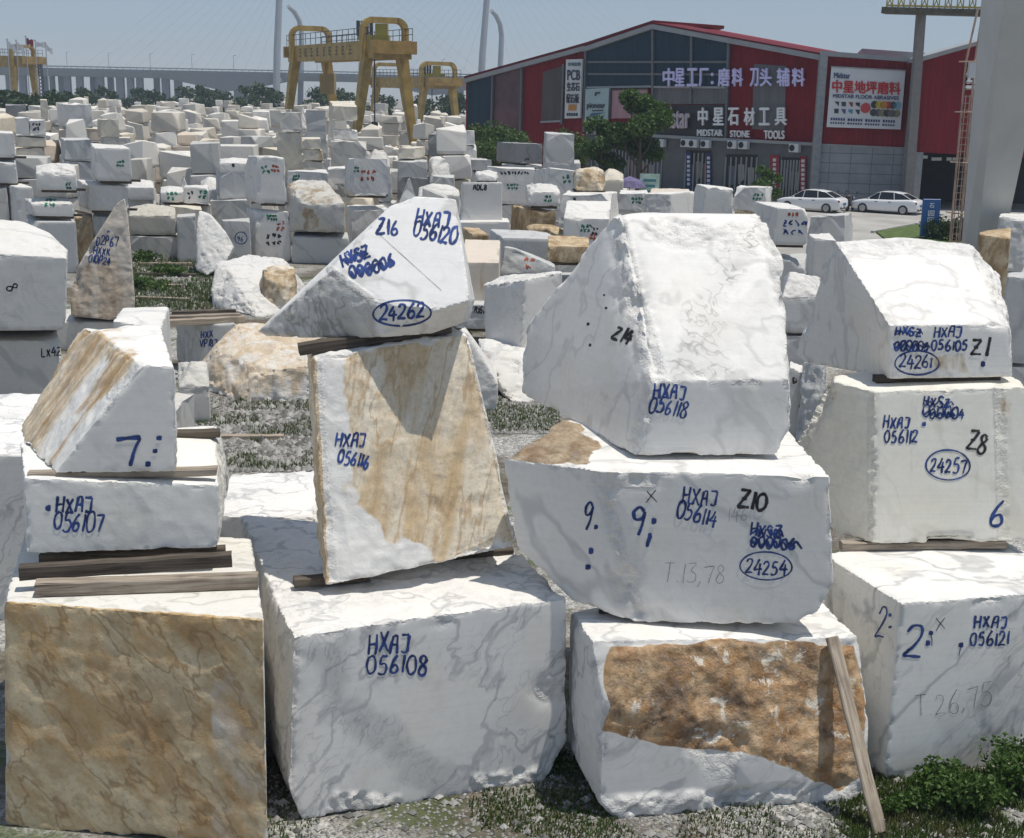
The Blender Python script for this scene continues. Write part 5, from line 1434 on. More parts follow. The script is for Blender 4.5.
# lettering helper: text -> mesh fitted to a pixel box on a facade
def letters(text, fn, box, mat, name='lettering', t=.3, depth=.12, par=None, slope=0.0, bold=.03):
    cu = bpy.data.curves.new('tx', 'FONT'); cu.body = text
    o = bpy.data.objects.new('tx', cu); COL.objects.link(o)
    me = bpy.data.meshes.new_from_object(o.evaluated_get(bpy.context.evaluated_depsgraph_get()))
    bpy.data.objects.remove(o)
    n = len(me.vertices); P = np.empty(n * 3); me.vertices.foreach_get('co', P); P = P.reshape(-1, 3)
    lo, hi = P.min(0), P.max(0)
    u0, v0, u1, v1 = box
    O = fn(u0, v1, t); X = fn(u1, v1 + slope, t) - O; Yv = fn(u0, v0, t) - O
    s = (P[:, 0] - lo[0]) / (hi[0] - lo[0]); q = (P[:, 1] - lo[1]) / (hi[1] - lo[1])
    Wd = O + s[:, None] * X + q[:, None] * Yv
    nn = FN if fn is fp else GN if fn is gp else WN
    bm = bmesh.new()
    fc = [tuple(p.vertices) for p in me.polygons]
    hs = np.linalg.norm(Yv) * bold
    eh = X / np.linalg.norm(X); ev = Yv / np.linalg.norm(Yv)
    for k_, (dx_, dy_) in enumerate(((0, 0), (-1, 0), (1, 0), (0, .8), (0, -.8)) if bold else ((0, 0),)):
        vv_ = [bm.verts.new(w_ + eh * hs * dx_ + ev * hs * dy_ + nn * .006 * k_) for w_ in Wd]
        for f_ in fc: bm.faces.new([vv_[i] for i in f_])
    bpy.data.meshes.remove(me)
    if depth:
        r = bmesh.ops.extrude_face_region(bm, geom=bm.faces[:])
        bmesh.ops.translate(bm, verts=[g for g in r['geom'] if isinstance(g, bmesh.types.BMVert)], vec=tuple(nn * depth))
    return obj(name, fixn(bm), mat, par or whs, world=True)
LILAC = plain('lilac_letters', (.62, .58, .86), .5, .05)
WHT = plain('white_letters', (.78, .78, .78), .5, .05)
for txt, u0, u1 in (('中', 664, 675), ('星', 676, 685), ('工', 688, 698), ('厂', 700, 709), (':', 712, 714), ('磨', 719, 730), ('料', 733, 743), ('刀', 751, 759), ('头', 761, 772), ('辅', 778, 790), ('料', 793, 805)):
    letters(txt, fp, (u0, 68.5 if txt != ':' else 73, u1, 86 if txt != ':' else 84), LILAC, t=.35)
for txt, u0, u1 in (('中', 699, 708), ('星', 714, 724), ('石', 729, 739), ('材', 745, 755), ('工', 760, 770), ('具', 776, 787)):
    letters(txt, fp, (u0, 108, u1, 125), WHT, t=.35)
letters('MIDSTAR', fp, (698, 129.5, 723, 135.8), WHT, t=.35, slope=.3)
letters('STONE', fp, (731, 130.5, 750, 137), WHT, t=.35, slope=.3)
letters('TOOLS', fp, (765, 130.5, 785, 138.6), WHT, t=.35, slope=.3)
letters('dstar', fp, (667, 107, 690, 128), plain('pale_letters', (.50, .42, .45), .5), t=.3)
# the billboard front with its tiled base
wpart('wall', gp, [(825, 54), (921, 62), (915, 150), (818, 146)], RED2, .4)
wpart('base_wall', gp, [(818, 145.5), (916, 149.5), (914, 206), (816, 207)], TILE, .5, .06, base0=True)
wpart('trim_band', gp, [(820, 50.5), (925, 58.5), (925, 63), (820, 55.5)], TRIMM, .6, .4)
wpart('trim_band', gp, [(818, 143.5), (917, 148), (917, 150), (818, 146)], TRIMM, .5, .14)
for (a, z1) in (((823.5, 55), 0), ((917, 60), 0)):
    bm = bmesh.new(); p = gp(*a, .3); add_bar(bm, p, (p[0], p[1], .02), .55, .5, (0, 1, 0)); obj('corner_column', fixn(bm), plain('column_grey', (.24, .25, .26), .5) if 'column_grey' not in bpy.data.materials else bpy.data.materials['column_grey'], whs, world=True)
bm = bmesh.new(); add_poly(bm, [gp(820, 53, -.4), gp(924, 60.5, -.4), gp(924, 130, -.4), gp(820, 130, -.4)], tuple(-GN * 14)); obj('body', fixn(bm), RED2, whs, world=True)
bm = bmesh.new(); add_poly(bm, [gp(862, 48.5, -3), gp(945, 54.5, -3), gp(945, 80, -3), gp(862, 80, -3)], tuple(-GN * 9)); obj('rear_roof', fixn(bm), TRIMM, whs, world=True)
# right wing with its open dark hall
WN = np.array([-.10, -.995, 0]); WN /= np.linalg.norm(WN)
WP = on_y(919, 150, 92.5); WP[2] = 0
def wp(u, v, t=0.0): return on_plane(u, v, WP + WN * t, WN)
RED3 = cladding('red_cladding_wing', (.20, .016, .022), (1, 0, 0), .4, .5, .5)
wing = empty('hall_wing', PC, label='red wing of the hall above a dark open entrance by the blue sign', cat='warehouse')
wpart('wall', wp, [(921, 60), (1000, 38), (1060, 30), (1060, 160), (916, 152)], RED3, .5, par=wing)
wpart('roof_edge', wp, [(919, 57.5), (1000, 35), (1060, 27), (1060, 31), (1000, 39), (919, 62)], TRIMM, 8, .3, par=wing)
bm = bmesh.new()
q0, q1 = wp(917, 152, -9), wp(1060, 160, -9)
add_poly(bm, [(q0[0], q0[1], 0), (q1[0], q1[1], 0), (q1[0], q1[1], 6), (q0[0], q0[1], 6)], tuple(-WN * .4))
add_poly(bm, [wp(917, 151, -.5), wp(1060, 159, -.5), wp(1060, 159, -9), wp(917, 151, -9)], (0, 0, .3))
obj('hall_inside', fixn(bm), plain('dark_hall', (.03, .03, .033), .8), wing, world=True)
for u in (918, 1058):
    bm = bmesh.new(); p = wp(u, 152, -.2); add_bar(bm, p, (p[0], p[1], .02), .6, .6); obj('hall_column', fixn(bm), bpy.data.materials['column_grey'], wing, world=True)
for u in (925, 934, 939, 949, 955, 967):
    bm = bmesh.new(); add_box(bm, wp(u, 159 if u > 930 else 157, -3), (.35, .1, .22)); obj('hall_lamp', fixn(bm), WHITEP, wing, world=True)
letters('丝', wp, (966, 64, 980, 88), WHT, par=wing, t=.3)
# ---- signs of their own
def sign_board(name, fn, px, mat, label, t=.35, th=.18, cat='sign'):
    q = [fn(u, v, t) for u, v in px]
    c = np.mean(q, 0)
    r = empty(name, (c[0], c[1], min(p[2] for p in q)), label=label, cat=cat)
    wpart('board', fn, px, mat, th, t, par=r)
    return r
bb = sign_board('billboard', gp, [(831.5, 66.5), (905.5, 70.5), (900.5, 129.5), (826.5, 127)], plain('billboard_white', (.66, .67, .68), .5, .04, 1), 'large white billboard with red floor abrasive lettering on the warehouse corner', .5)
REDL = plain('red_letters', (.50, .012, .012), .5)
NAVY = plain('navy_letters', (.03, .05, .16), .5)
wpart('frame', gp, [(831, 66), (906, 70), (905.9, 71.2), (830.9, 67.2)], TRIMM, .2, .56, par=bb)
letters('Midstar', gp, (834, 72.5, 850, 78), NAVY, 'lettering', .53, .02, bb, .6)
letters('中星地坪磨料', gp, (832.5, 80, 900, 92.2), REDL, 'lettering', .53, .02, bb, 2.6, .035)
letters('MIDSTAR FLOOR ABRASIVES', gp, (833, 94, 898.5, 97.6), NAVY, 'lettering', .53, .02, bb, 2.4)
icol = [(.02, .02, .03), (.05, .05, .06), (.25, .04, .03), (.02, .02, .03), (.02, .02, .03), (.04, .07, .2), (.06, .25, .35), (.03, .03, .04)]
def disc(fn, u, v, r, mat, name, par, t=.53):
    c = fn(u, v, t); n = GN
    bm = bmesh.new(); add_cyl(bm, c, c + n * .03, r, 14); return obj(name, fixn(bm), mat, par, world=True)
for i in range(4):
    for j in range(2):
        u, v = 834.5 + i * 7.0 - j * .3, 101.5 + j * 7.2 + i * .3
        wpart('product_picture', gp, [(u, v), (u + 4.6, v + .2), (u + 4.2, v + 4.6), (u + (.2 if (i + j) % 2 else 2.4), v + (4.4 if (i + j) % 3 else 2.6))], pm('icon_%d' % (i + 4 * j), icol[i + 4 * j]), .03, .54, par=bb)
disc(gp, 865.5, 108, .36, pm('icon_red', (.5, .05, .05)), 'product_picture', bb)
for i, c in enumerate(((.03, .03, .03), (.5, .4, .03), (.5, .22, .02), (.4, .04, .03), (.05, .05, .06), (.2, .4, .5))):
    disc(gp, 874.5 + i * 4.6, 104.5 + i * .2, .26, pm('pad_%d' % i, c), 'product_picture', bb)
    disc(gp, 873.5 + i * 4.6, 112.6 + i * .2, .26, pm('padb_%d' % (i % 3), ((.05, .05, .05), (.12, .12, .12), (.22, .2, .12))[i % 3]), 'product_picture', bb)
for k, v in enumerate((119.0, 122.8)):
    bm = bmesh.new()
    for i in range(26):
        p = gp(831.5 + i * 2.5 + (2 if i % 7 == 6 else 0) - k * .4, v + i * .10, .54); add_box(bm, p, (.12, .03, .17 - .06 * k), Matrix((tuple(GD), tuple(GN), (0, 0, 1))).transposed())
    obj('small_print', fixn(bm), NAVY, bb, world=True)
vs = sign_board('vertical_sign', fp, [(566, 59.5), (582, 59), (580, 118), (564.5, 118.5)], plain('sign_white', (.62, .63, .62), .5, .04), 'tall white vertical sign reading PCB on the red gable', .5)
INK = plain('ink_navy', (.03, .035, .06), .5)
for txt, u0, v0, u1, v1 in (('PCB', 567.5, 70, 580, 80), ('生芯石', 567, 82.5, 579.5, 91), ('配石板', 566.5, 94, 579, 103)):
    letters(txt, fp, (u0, v0, u1, v1), INK, 'lettering', .53, .02, vs)
letters('公司直销', fp, (568, 62.5, 580.5, 66), plain('teal_ink', (.05, .15, .18), .5), 'lettering', .53, .02, vs)
wpart('orange_panel', fp, [(568.5, 104.5), (576.5, 104.3), (576, 110.5), (568, 110.7)], pm('orange_panel', (.48, .20, .03)), .03, .54, par=vs)
bm = bmesh.new()
for i in range(5): add_box(bm, fp(567.5 + i * 2.3, 114.5, .54), (.2, .03, .25), Matrix((tuple(FD), tuple(FN), (0, 0, 1))).transposed())
obj('small_print', fixn(bm), INK, vs, world=True)
ps = sign_board('tool_sign', fp, [(585.5, 89), (609, 88), (607.5, 121), (584.5, 123)], plain('sign_teal', (.36, .46, .47), .5, .06), 'pale teal sign with a black word mark left of the pink panel', .45)
letters('pionear', fp, (587, 103, 605, 109.5), INK, 'lettering', .48, .02, ps)
wpart('emblem', fp, [(595, 92), (600, 92), (600, 93.5), (596.5, 94), (596, 96), (594.5, 96)], INK, .03, .5, par=ps)
wpart('blue_swoosh', fp, [(589, 117), (605, 112.5), (592, 113), (590, 114.5)], pm('swoosh_blue', (.03, .12, .22)), .03, .5, par=ps)
wpart('small_print', fp, [(592, 110.2), (603, 109.8), (603, 111), (592, 111.4)], INK, .03, .5, par=ps)
pp = sign_board('pink_panel', fp, [(611.5, 90), (647, 89), (646, 118), (610.5, 118.5)], cladding('pink_sheet', (.42, .24, .27), FD, .9, .5, .5), 'faded pink panel behind the tree crowns on the gable', .35)
wpart('frame', fp, [(611, 89), (648, 88), (648, 89.4), (611, 90.4)], pm('frame_dark', (.04, .02, .025)), .2, .42, par=pp)
wpart('frame', fp, [(610.3, 89), (611.6, 89), (610.8, 118), (609.6, 118)], pm('frame_dark', (.04, .02, .025)), .2, .42, par=pp)

# ------------------------------------------------------------------ gantry cranes
YEL = plain('crane_yellow', (.36, .245, .065), .55, .22, 1.2)
YELD = plain('crane_yellow_dark', (.30, .19, .05), .6, .25, 1.2)
STEEL = plain('dark_steel', (.05, .05, .055), .5, .2)
def gantry(label, a, b, top, spread, width, gird=1.7, name='gantry_crane', trolley=True, text=True, group='yellow gantry cranes'):
    """two A shaped leg frames at ground points a and b joined by a box girder, with rounded saddle frames on top"""
    a, b = np.array([*a, 0.0]), np.array([*b, 0.0])
    d = (b - a) / np.linalg.norm(b - a); s = np.array([-d[1], d[0], 0]); 
    if s[0] < 0: s = -s
    r = empty(name, a, label=label, cat='gantry crane', group=group)
    up = np.array([0, 0, 1.0])
    gz = top - 3.6
    def P(nm, bm, m=YEL, par=r): return obj(nm, fixn(bm), m, par, world=True)
    L = np.linalg.norm(b - a)
    for k, base in enumerate((a, b)):
        for sg in (-1, 1):
            bm = bmesh.new()
            add_bar(bm, base + s * sg * spread / 2 + up * .9, base + s * sg * width * .42 + up * (gz + .2), .55, .75, tuple(d), .95, 1.1)
            P('leg', bm)
        bm = bmesh.new(); add_bar(bm, base - s * spread * .62 + up * .55, base + s * spread * .62 + up * .55, .7, .7)
        for sg in (-1, 1): add_cyl(bm, base + s * sg * spread * .5 - d * .25 + up * .25, base + s * sg * spread * .5 + d * .25 + up * .25, .25, 14)
        P('end_carriage', bm, YELD)
        bm = bmesh.new()                # saddle frame, rounded portal
        hw, z0, z1, rad = width / 2, gz + .2, top, .9
        pts = [base - s * hw + up * z0, base - s * hw + up * (z1 - rad)]
        for i in range(1, 5):
            t = math.pi / 2 * i / 5
            pts.append(base - s * (hw - rad + rad * math.cos(t)) + up * (z1 - rad + rad * math.sin(t)))
        pts += [base - s * (hw - rad) + up * z1, base + s * (hw - rad) + up * z1]
        for i in range(1, 5):
            t = math.pi / 2 * (1 - i / 5)
            pts.append(base + s * (hw - rad + rad * math.cos(t)) + up * (z1 - rad + rad * math.sin(t)))
        pts += [base + s * hw + up * (z1 - rad), base + s * hw + up * z0]
        for p, q in zip(pts, pts[1:]): add_bar(bm, p - (q - p) * .06, q + (q - p) * .06, .55, .6, tuple(d))
        P('saddle_frame', bm)
    for sg in (-1, 1):
        bm = bmesh.new()
        add_bar(bm, a - d * 2.2 + s * sg * width * .36 + up * (gz + gird / 2), b + d * 2.2 + s * sg * width * .36 + up * (gz + gird / 2), .75, gird)
        g = P('girder', bm)
        bm = bmesh.new()
        n = 16
        for i in range(n + 1):
            p = a - d * 2.2 + (b - a + d * 4.4) * i / n + s * sg * width * .47 + up * (gz + gird)
            add_bar(bm, p, p + up * 1.15, .06, .06)
        for hh in (.6, 1.15):
            add_bar(bm, a - d * 2.2 + s * sg * width * .47 + up * (gz + gird + hh), b + d * 2.2 + s * sg * width * .47 + up * (gz + gird + hh), .06, .06)
        P('railing', bm, STEEL)
    for e, sg in ((a, -1), (b, 1)):
        bm = bmesh.new(); add_bar(bm, e + d * sg * 2.2 - s * width * .55 + up * (gz + gird * .62), e + d * sg * 2.2 + s * width * .55 + up * (gz + gird * .62), .6, gird * .7); P('end_beam', bm, YELD)
    if trolley:
        m = a + d * L * .12
        bm = bmesh.new(); add_box(bm, m + up * (gz + gird + .35), (width * .7, 1.6, .5)); add_box(bm, m + s * .8 + up * (gz + gird + 1.1), (1.2, 1.1, 1.2)); tr = P('trolley', bm, pm('trolley_green', (.30, .27, .05)))
        bm = bmesh.new()
        for i in range(4): add_box(bm, m - s * (.3 + i * .45) + up * (gz + gird + 1.2), (.28, .8, 1.4))
        P('winch', bm, STEEL)
        bm = bmesh.new()
        add_cyl(bm, m + up * (gz + .2), m + up * 4.2, .07, 8)
        add_box(bm, m + up * 4.0, (.6, .4, .9)); add_tube(bm, [m + up * 3.5, m + up * 3.1 + s * .25, m + up * 2.8, m + up * 3.0 - s * .25], .09)
        P('hook_block', bm, STEEL)
    if text:
        bm = bmesh.new()
        for i in range(9):
            c = a + d * (L * .9 - i * L * .088) - s * (width * .36 + .385) + up * (gz + gird * .52)
            R_ = Matrix((tuple(d), tuple(s), (0, 0, 1))).transposed()
            rr = random.Random(i)
            add_box(bm, c, (.12, .02, .95), R_)
            for hh in (-.35, .05, .38): add_box(bm, c + d * rr.uniform(-.15, .15) + up * hh, (rr.uniform(.5, .95), .024, .11), R_)
            if i % 2: add_box(bm, c + d * .35, (.12, .022, .8), R_)
        P('painted_lettering', bm, pm('girder_lettering', (.09, .055, .02)))
    return r
cr1 = gantry('near yellow gantry crane with two rounded saddle frames over the stone rows', (-13.0, 130), (-23.2, 150), 14.0, 6.6, 4.3)
# cabin and ladder of the near crane
bm = bmesh.new(); add_box(bm, on_y(328, 84, 149), (1.6, 1.7, 2.2)); obj('cabin', fixn(bm), pm('cabin_tan', (.30, .22, .09)), cr1, world=True)
cr2 = gantry('smaller yellow gantry crane behind the near one, left of the warehouse', (-12.0, 200), (-20.5, 214), 11.6, 7.0, 5.6, 1.6, text=False)
cr3 = gantry('yellow gantry crane behind the flag poles at the far left', (-88.5, 240), (-100, 244), 14.0, 6.8, 5.8, 1.9, text=False, trolley=False)

# big grey crane leg at the right with ladder, pole and overhead walkway
GREYL = plain('leg_grey', (.50, .51, .50), .55, .06, .6)
GREYD = plain('leg_grey_dark', (.30, .31, .31), .55, .06, .6)
LEGY = 44.0
gl = empty('crane_support', on_y(980, 262, LEGY) * np.array([1, 1, 0]), label='massive light grey crane leg with a thin ladder at the right edge', cat='crane leg')
zb_ = 0.0
def legp(u, v, y): return on_y(u, v, y)
bm = bmesh.new()
t0, t1, t2, t3 = legp(984, -30, LEGY - 4.6), legp(1009, -30, LEGY - 6.2), legp(1062, -30, LEGY - 5.4), legp(1050, -30, LEGY - 3.0)
b0, b1, b2, b3 = legp(958, 285, LEGY), legp(972, 285, LEGY - .5), legp(995, 285, LEGY - .2), legp(985, 285, LEGY + 1.2)
va = [bm.verts.new(tuple(p)) for p in (b0, b1, b2, b3)]; vb = [bm.verts.new(tuple(p)) for p in (t0, t1, t2, t3)]
bm.faces.new(va[::-1]); bm.faces.new(vb)
for i in range(4): bm.faces.new([va[i], va[(i + 1) % 4], vb[(i + 1) % 4], vb[i]])
obj('leg', fixn(bm), GREYL, gl, world=True)
bm = bmesh.new(); c = (b0 + b1 + b2 + b3) / 4
add_box(bm, (c[0], c[1], c[2] / 2), (2.2, 2.2, max(c[2], .3))); obj('foot', fixn(bm), GREYD, gl, world=True)
RUST = plain('ladder_rust', (.42, .30, .23), .6, .2, 3)
bm = bmesh.new()
def lad(u, v, k): return on_y(u + k, v, LEGY - .4)
la, lb = (966, 62), (948, 262)
for off in (0, 9):
    add_tube(bm, [on_y(978 + off * .55, 8, LEGY - .3), on_y(la[0] + off, la[1], LEGY - .4), on_y(lb[0] + off, lb[1], LEGY - .5)], .035, 6)
for i in range(30):
    t = i / 29; u = la[0] + (lb[0] - la[0]) * t; v = la[1] + (lb[1] - la[1]) * t
    add_bar(bm, on_y(u, v, LEGY - .4), on_y(u + 9, v - .4, LEGY - .4), .03, .03)
for k in range(5):
    t = k / 4; u = la[0] + (lb[0] - la[0]) * t + 4.5; v = la[1] + (lb[1] - la[1]) * t
    c = on_y(u, v, LEGY - .4); loop = []
    for i in range(9):
        a_ = math.pi * i / 8
        loop.append(c + np.array([-.36 * math.cos(a_), -.62 * math.sin(a_), 0]))
    add_tube(bm, loop, .025, 6)
for k in (-1, 0, 1):
    add_tube(bm, [on_y(970 + k * 4, 95, LEGY - .95), on_y(955 + k * 4, 250, LEGY - 1.0)], .018, 5)
obj('ladder', fixn(bm), RUST, gl, world=True)
bm = bmesh.new(); add_box(bm, on_y(972, 70, LEGY - .5), (.22, .2, .5)); obj('lamp_box', fixn(bm), WHITEP, gl, world=True)
# pole with walkway
wk = empty('walkway_tower', on_z(913, 207, 0), label='grey steel pole carrying a yellow railed walkway overhead at the upper right', cat='walkway')
pz = on_y(921, 14, 92.0); pbse = np.array([pz[0] + .25, 92.0, 0])
bm = bmesh.new(); add_bar(bm, pbse, pz, .62, .62, (0, 1, 0), .55, .55); obj('pole', fixn(bm), plain('pole_brown_grey', (.17, .16, .155), .6, .1), wk, world=True)
w0, w1 = on_y(884, 10.5, 92.5), on_y(1015, 14, 88)
bm = bmesh.new(); add_bar(bm, w0, w1, 1.2, .42); obj('deck', fixn(bm), plain('walkway_dark', (.10, .085, .06), .7, .3), wk, world=True)
bm = bmesh.new()
for i in range(23):
    p = w0 + (w1 - w0) * i / 22 + np.array([0, -.55, .2]); q = w0 + (w1 - w0) * min(1, (i + (1 if i % 2 == 0 else -1)) / 22) + np.array([0, -.55, 1.2])
    add_bar(bm, p, p + (0, 0, 1.0), .07, .07); add_bar(bm, p, q, .06, .06)
add_bar(bm, w0 + (0, -.55, 1.2), w1 + (0, -.55, 1.2), .09, .09); add_bar(bm, w0 + (0, -.55, .3), w1 + (0, -.55, .3), .12, .12)
obj('railing', fixn(bm), pm('walkway_yellow', (.42, .33, .09)), wk, world=True)

# ------------------------------------------------------------------ bridge in the haze
BY = 620.0
def bp(u, v, dy=0.0): return on_y(u, v, BY + dy)
BRC = plain('bridge_concrete', (.20, .215, .23), .85, .08, .05)
br = empty('bridge', (0, BY, 0), label='long grey cable stayed bridge on pairs of piers behind the yard', cat='bridge')
def dz(u): return on_y(u, 70 + (u - 45) * .0165, BY)[2]
zdeck = 15.2
bm = bmesh.new()
xs = np.linspace(-330, 330, 133)
px2x = lambda u: (u - 512) / FPX * BY
hc = [px2x(228), px2x(250), px2x(420), px2x(600)]
rows = []
for x in xs:
    dpt = 3.6
    for c in (px2x(232), px2x(430)):
        dpt = max(dpt, 9.0 - abs(x - c) * .19)
    rows.append([bm.verts.new((x, BY + y, z)) for y, z in ((-8, zdeck), (8, zdeck), (6, zdeck - dpt), (-6, zdeck - dpt), (-8, zdeck - 1.2))])
for a_, b_ in zip(rows, rows[1:]):
    for k in range(5): bm.faces.new([a_[k], a_[(k + 1) % 5], b_[(k + 1) % 5], b_[k]])
bm.faces.new(rows[0]); bm.faces.new(rows[-1][::-1])
obj('deck', fixn(bm), BRC, br, world=True)
bm = bmesh.new()
for yy in (-8, 8): add_bar(bm, (-330, BY + yy, zdeck + .9), (330, BY + yy, zdeck + .9), .25, .25)
for i in range(220): add_bar(bm, (-330 + i * 3, BY - 8, zdeck), (-330 + i * 3, BY - 8, zdeck + .9), .2, .2)
obj('parapet', fixn(bm), BRC, br, world=True)
for i in range(34):
    x = -320 + i * 19.0
    bm = bmesh.new(); add_bar(bm, (x, BY - 7, zdeck), (x, BY - 7, zdeck + 7.0), .14, .14); add_bar(bm, (x, BY - 7, zdeck + 7), (x + 1.4, BY - 7, zdeck + 7.2), .14, .14); obj('lamp_post', fixn(bm), BRC, br, world=True)
for u, wd_ in ((50, 5), (57, 4), (66, 5), (76, 6), (88, 6), (97, 5), (108, 6), (114, 5), (127, 7), (137, 6), (146, 6), (159, 5), (171, 7), (183, 7), (204, 8), (225, 12), (243, 12), (20, 6), (33, 6), (445, 8), (455, 8)):
    bm = bmesh.new(); x = px2x(u); wm = wd_ / FPX * BY
    add_bar(bm, (x, BY + (4 if wd_ < 6 else -2), 0), (x, BY + (4 if wd_ < 6 else -2), zdeck - 3.0), wm, 2.6, (0, 1, 0)); obj('pier', fixn(bm), BRC, br, world=True)
PYL = plain('pylon_pale', (.34, .36, .38), .8, .06, .05)
for k, (ub, ut, ur, urt) in enumerate(((280, 287, 299, 301), (475, 482, 494, 496))):
    xb, xt, xr = px2x(ub), px2x(ut), px2x(ur)
    bm = bmesh.new(); add_tube(bm, [(xb, BY - 9, 0), (xb + 1, BY - 9, 25), (xt, BY - 9, 60), (xt + 3.2, BY - 9, 92)], [1.7, 1.6, 1.35, 1.1], 10); obj('pylon_leg', fixn(bm), PYL, br, world=True)
    bm = bmesh.new(); add_tube(bm, [(xr - 1, BY + 9, 0), (xr, BY + 9, 25), (xr + .2, BY + 9, 34), (xr - .6, BY + 8, 39), (xr - 2.4, BY + 6, 42.5), (xr - 4.6, BY + 2, 44.6)], [1.4, 1.3, 1.25, 1.2, 1.1, .9], 10); obj('pylon_leg', fixn(bm), PYL, br, world=True)
    bm = bmesh.new(); add_bar(bm, (xb + .6, BY - 9, 12), (xr, BY + 9, 12), 2, 2); obj('cross_beam', fixn(bm), PYL, br, world=True)
    for i in range(14):
        for sg in (-1, 1):
            bm = bmesh.new(); xe = xt + sg * (12 + i * 6.2)
            add_tube(bm, [(xt + 1.5, BY - 9, 52 + i * 2.6), (xe, BY - 7.5, zdeck)], .03, 4); obj('stay_cable', fixn(bm), PYL, br, world=True)
# lattice mast and flags at the left
ms = empty('lattice_mast', on_y(42, 104, 235) * np.array([1, 1, 0]), label='dark lattice mast beside the flag poles', cat='mast')
bm = bmesh.new(); mb = on_y(42, 104, 235); mb[2] = 0; mz = on_y(42, 64, 235)[2]
for sx in (-.35, .35):
    for sy in (-.35, .35): add_bar(bm, mb + (sx, sy, 0), mb + (sx, sy, mz), .12, .12)
for i in range(18):
    z0, z1 = mz * i / 18, mz * (i + 1) / 18
    add_bar(bm, mb + (-.35, -.35, z0), mb + (.35, -.35, z1), .08, .08); add_bar(bm, mb + (-.35, .35, z1), mb + (.35, .35, z0), .08, .08)
obj('lattice', fixn(bm), STEEL, ms, world=True)
def flag(u, vt, fw, fh, mat, label, droop):
    Yf = 225.0
    top = on_y(u, vt, Yf); b0 = np.array([top[0], Yf, 0])
    r = empty('flag_pole', b0, label=label, cat='flag pole', group='flag poles at the far left')
    bm = bmesh.new(); add_tube(bm, [b0, top], [.13, .07], 8); add_box(bm, top + (0, 0, .1), (.2, .2, .2)); obj('pole', fixn(bm), pm('pole_metal', (.32, .33, .35)), r, world=True)
    bm = bmesh.new()
    nx, nz = 10, 6
    g = []
    for i in range(nx + 1):
        s = i / nx
        g.append([bm.verts.new((top[0] + .1 + s * fw * (1 - .25 * droop), Yf + .25 * math.sin(s * 7) * s, top[2] - .2 - j / nz * fh - droop * s * fh * .9 + .12 * math.sin(s * 9 + j * .6))) for j in range(nz + 1)])
    for i in range(nx):
        for j in range(nz): bm.faces.new([g[i][j], g[i + 1][j], g[i + 1][j + 1], g[i][j + 1]])
    bmesh.ops.solidify(bm, geom=bm.faces[:], thickness=.03)
    obj('flag', fixn(bm), mat, r, world=True)
FW = plain('flag_white', (.72, .73, .75), .8, .05); FR = plain('flag_red', (.30, .03, .04), .8, .1)
flag(7, 40, 1.45, 1.0, FW, 'leftmost flag pole with a white flag', .8)
flag(16, 41, 1.4, 1.0, FW, 'pole with a drooping white flag just left of the red flag', .8)
flag(25.5, 37, 1.2, .95, FR, 'taller pole with the only red flag', .35)
flag(35, 41, 1.5, .7, FW, 'pole with a white flag blowing straight out right of the red flag', .1)
flag(45.5, 43.5, 1.3, .8, FW, 'rightmost flag pole with a torn looking hanging white flag', 1.0)

# ------------------------------------------------------------------ trees and plants
def leaf_mat(name, c1, c2, c3):
    b = NB(name)
    g = b.N('NewGeometry').outputs['Random Per Island']
    P = b.N('TexCoord').outputs['Object']
    c = b.mix(g, c1, c2)
    c = b.mix(b.remap(b.noise(P, 1.2, 3), .5, .7, 0, .7), c, c3)
    b.b.inputs['Subsurface Weight'].default_value = 0
    tr = b.N('BsdfTranslucent'); b.put(tr.inputs[0], c)
    ms_ = b.N('MixShader'); ms_.inputs[0].default_value = .28
    b.done(c, .55, None, .35)
    out = b.n['Material Output']
    b.L(b.b.outputs[0], ms_.inputs[1]); b.L(tr.outputs[0], ms_.inputs[2]); b.L(ms_.outputs[0], out.inputs[0])
    return b.m
LEAF = leaf_mat('tree_leaves', (.042, .090, .018), (.085, .150, .03), (.12, .175, .042))
LEAFD = leaf_mat('dark_leaves', (.026, .052, .016), (.05, .088, .026), (.075, .11, .036))
LEAFY = leaf_mat('yellow_green_leaves', (.05, .085, .016), (.095, .13, .028), (.12, .14, .035))
BARK = plain('bark', (.09, .07, .052), .9, .3, 6, bump=.5)
def leaf(bm, c, s, r):
    d = Vector((r.gauss(0, 1), r.gauss(0, 1), r.gauss(.4, .8))).normalized()
    e = d.orthogonal().normalized(); e.rotate(Matrix.Rotation(r.uniform(0, 6.28), 3, d)); f = d.cross(e)
    c = Vector(c)
    a = [bm.verts.new(c - e * s), bm.verts.new(c + f * s * .55 + d * s * .12), bm.verts.new(c + e * s), bm.verts.new(c - f * s * .55 + d * s * .12)]
    bm.faces.new([a[0], a[1], a[2]]); bm.faces.new([a[0], a[2], a[3]])
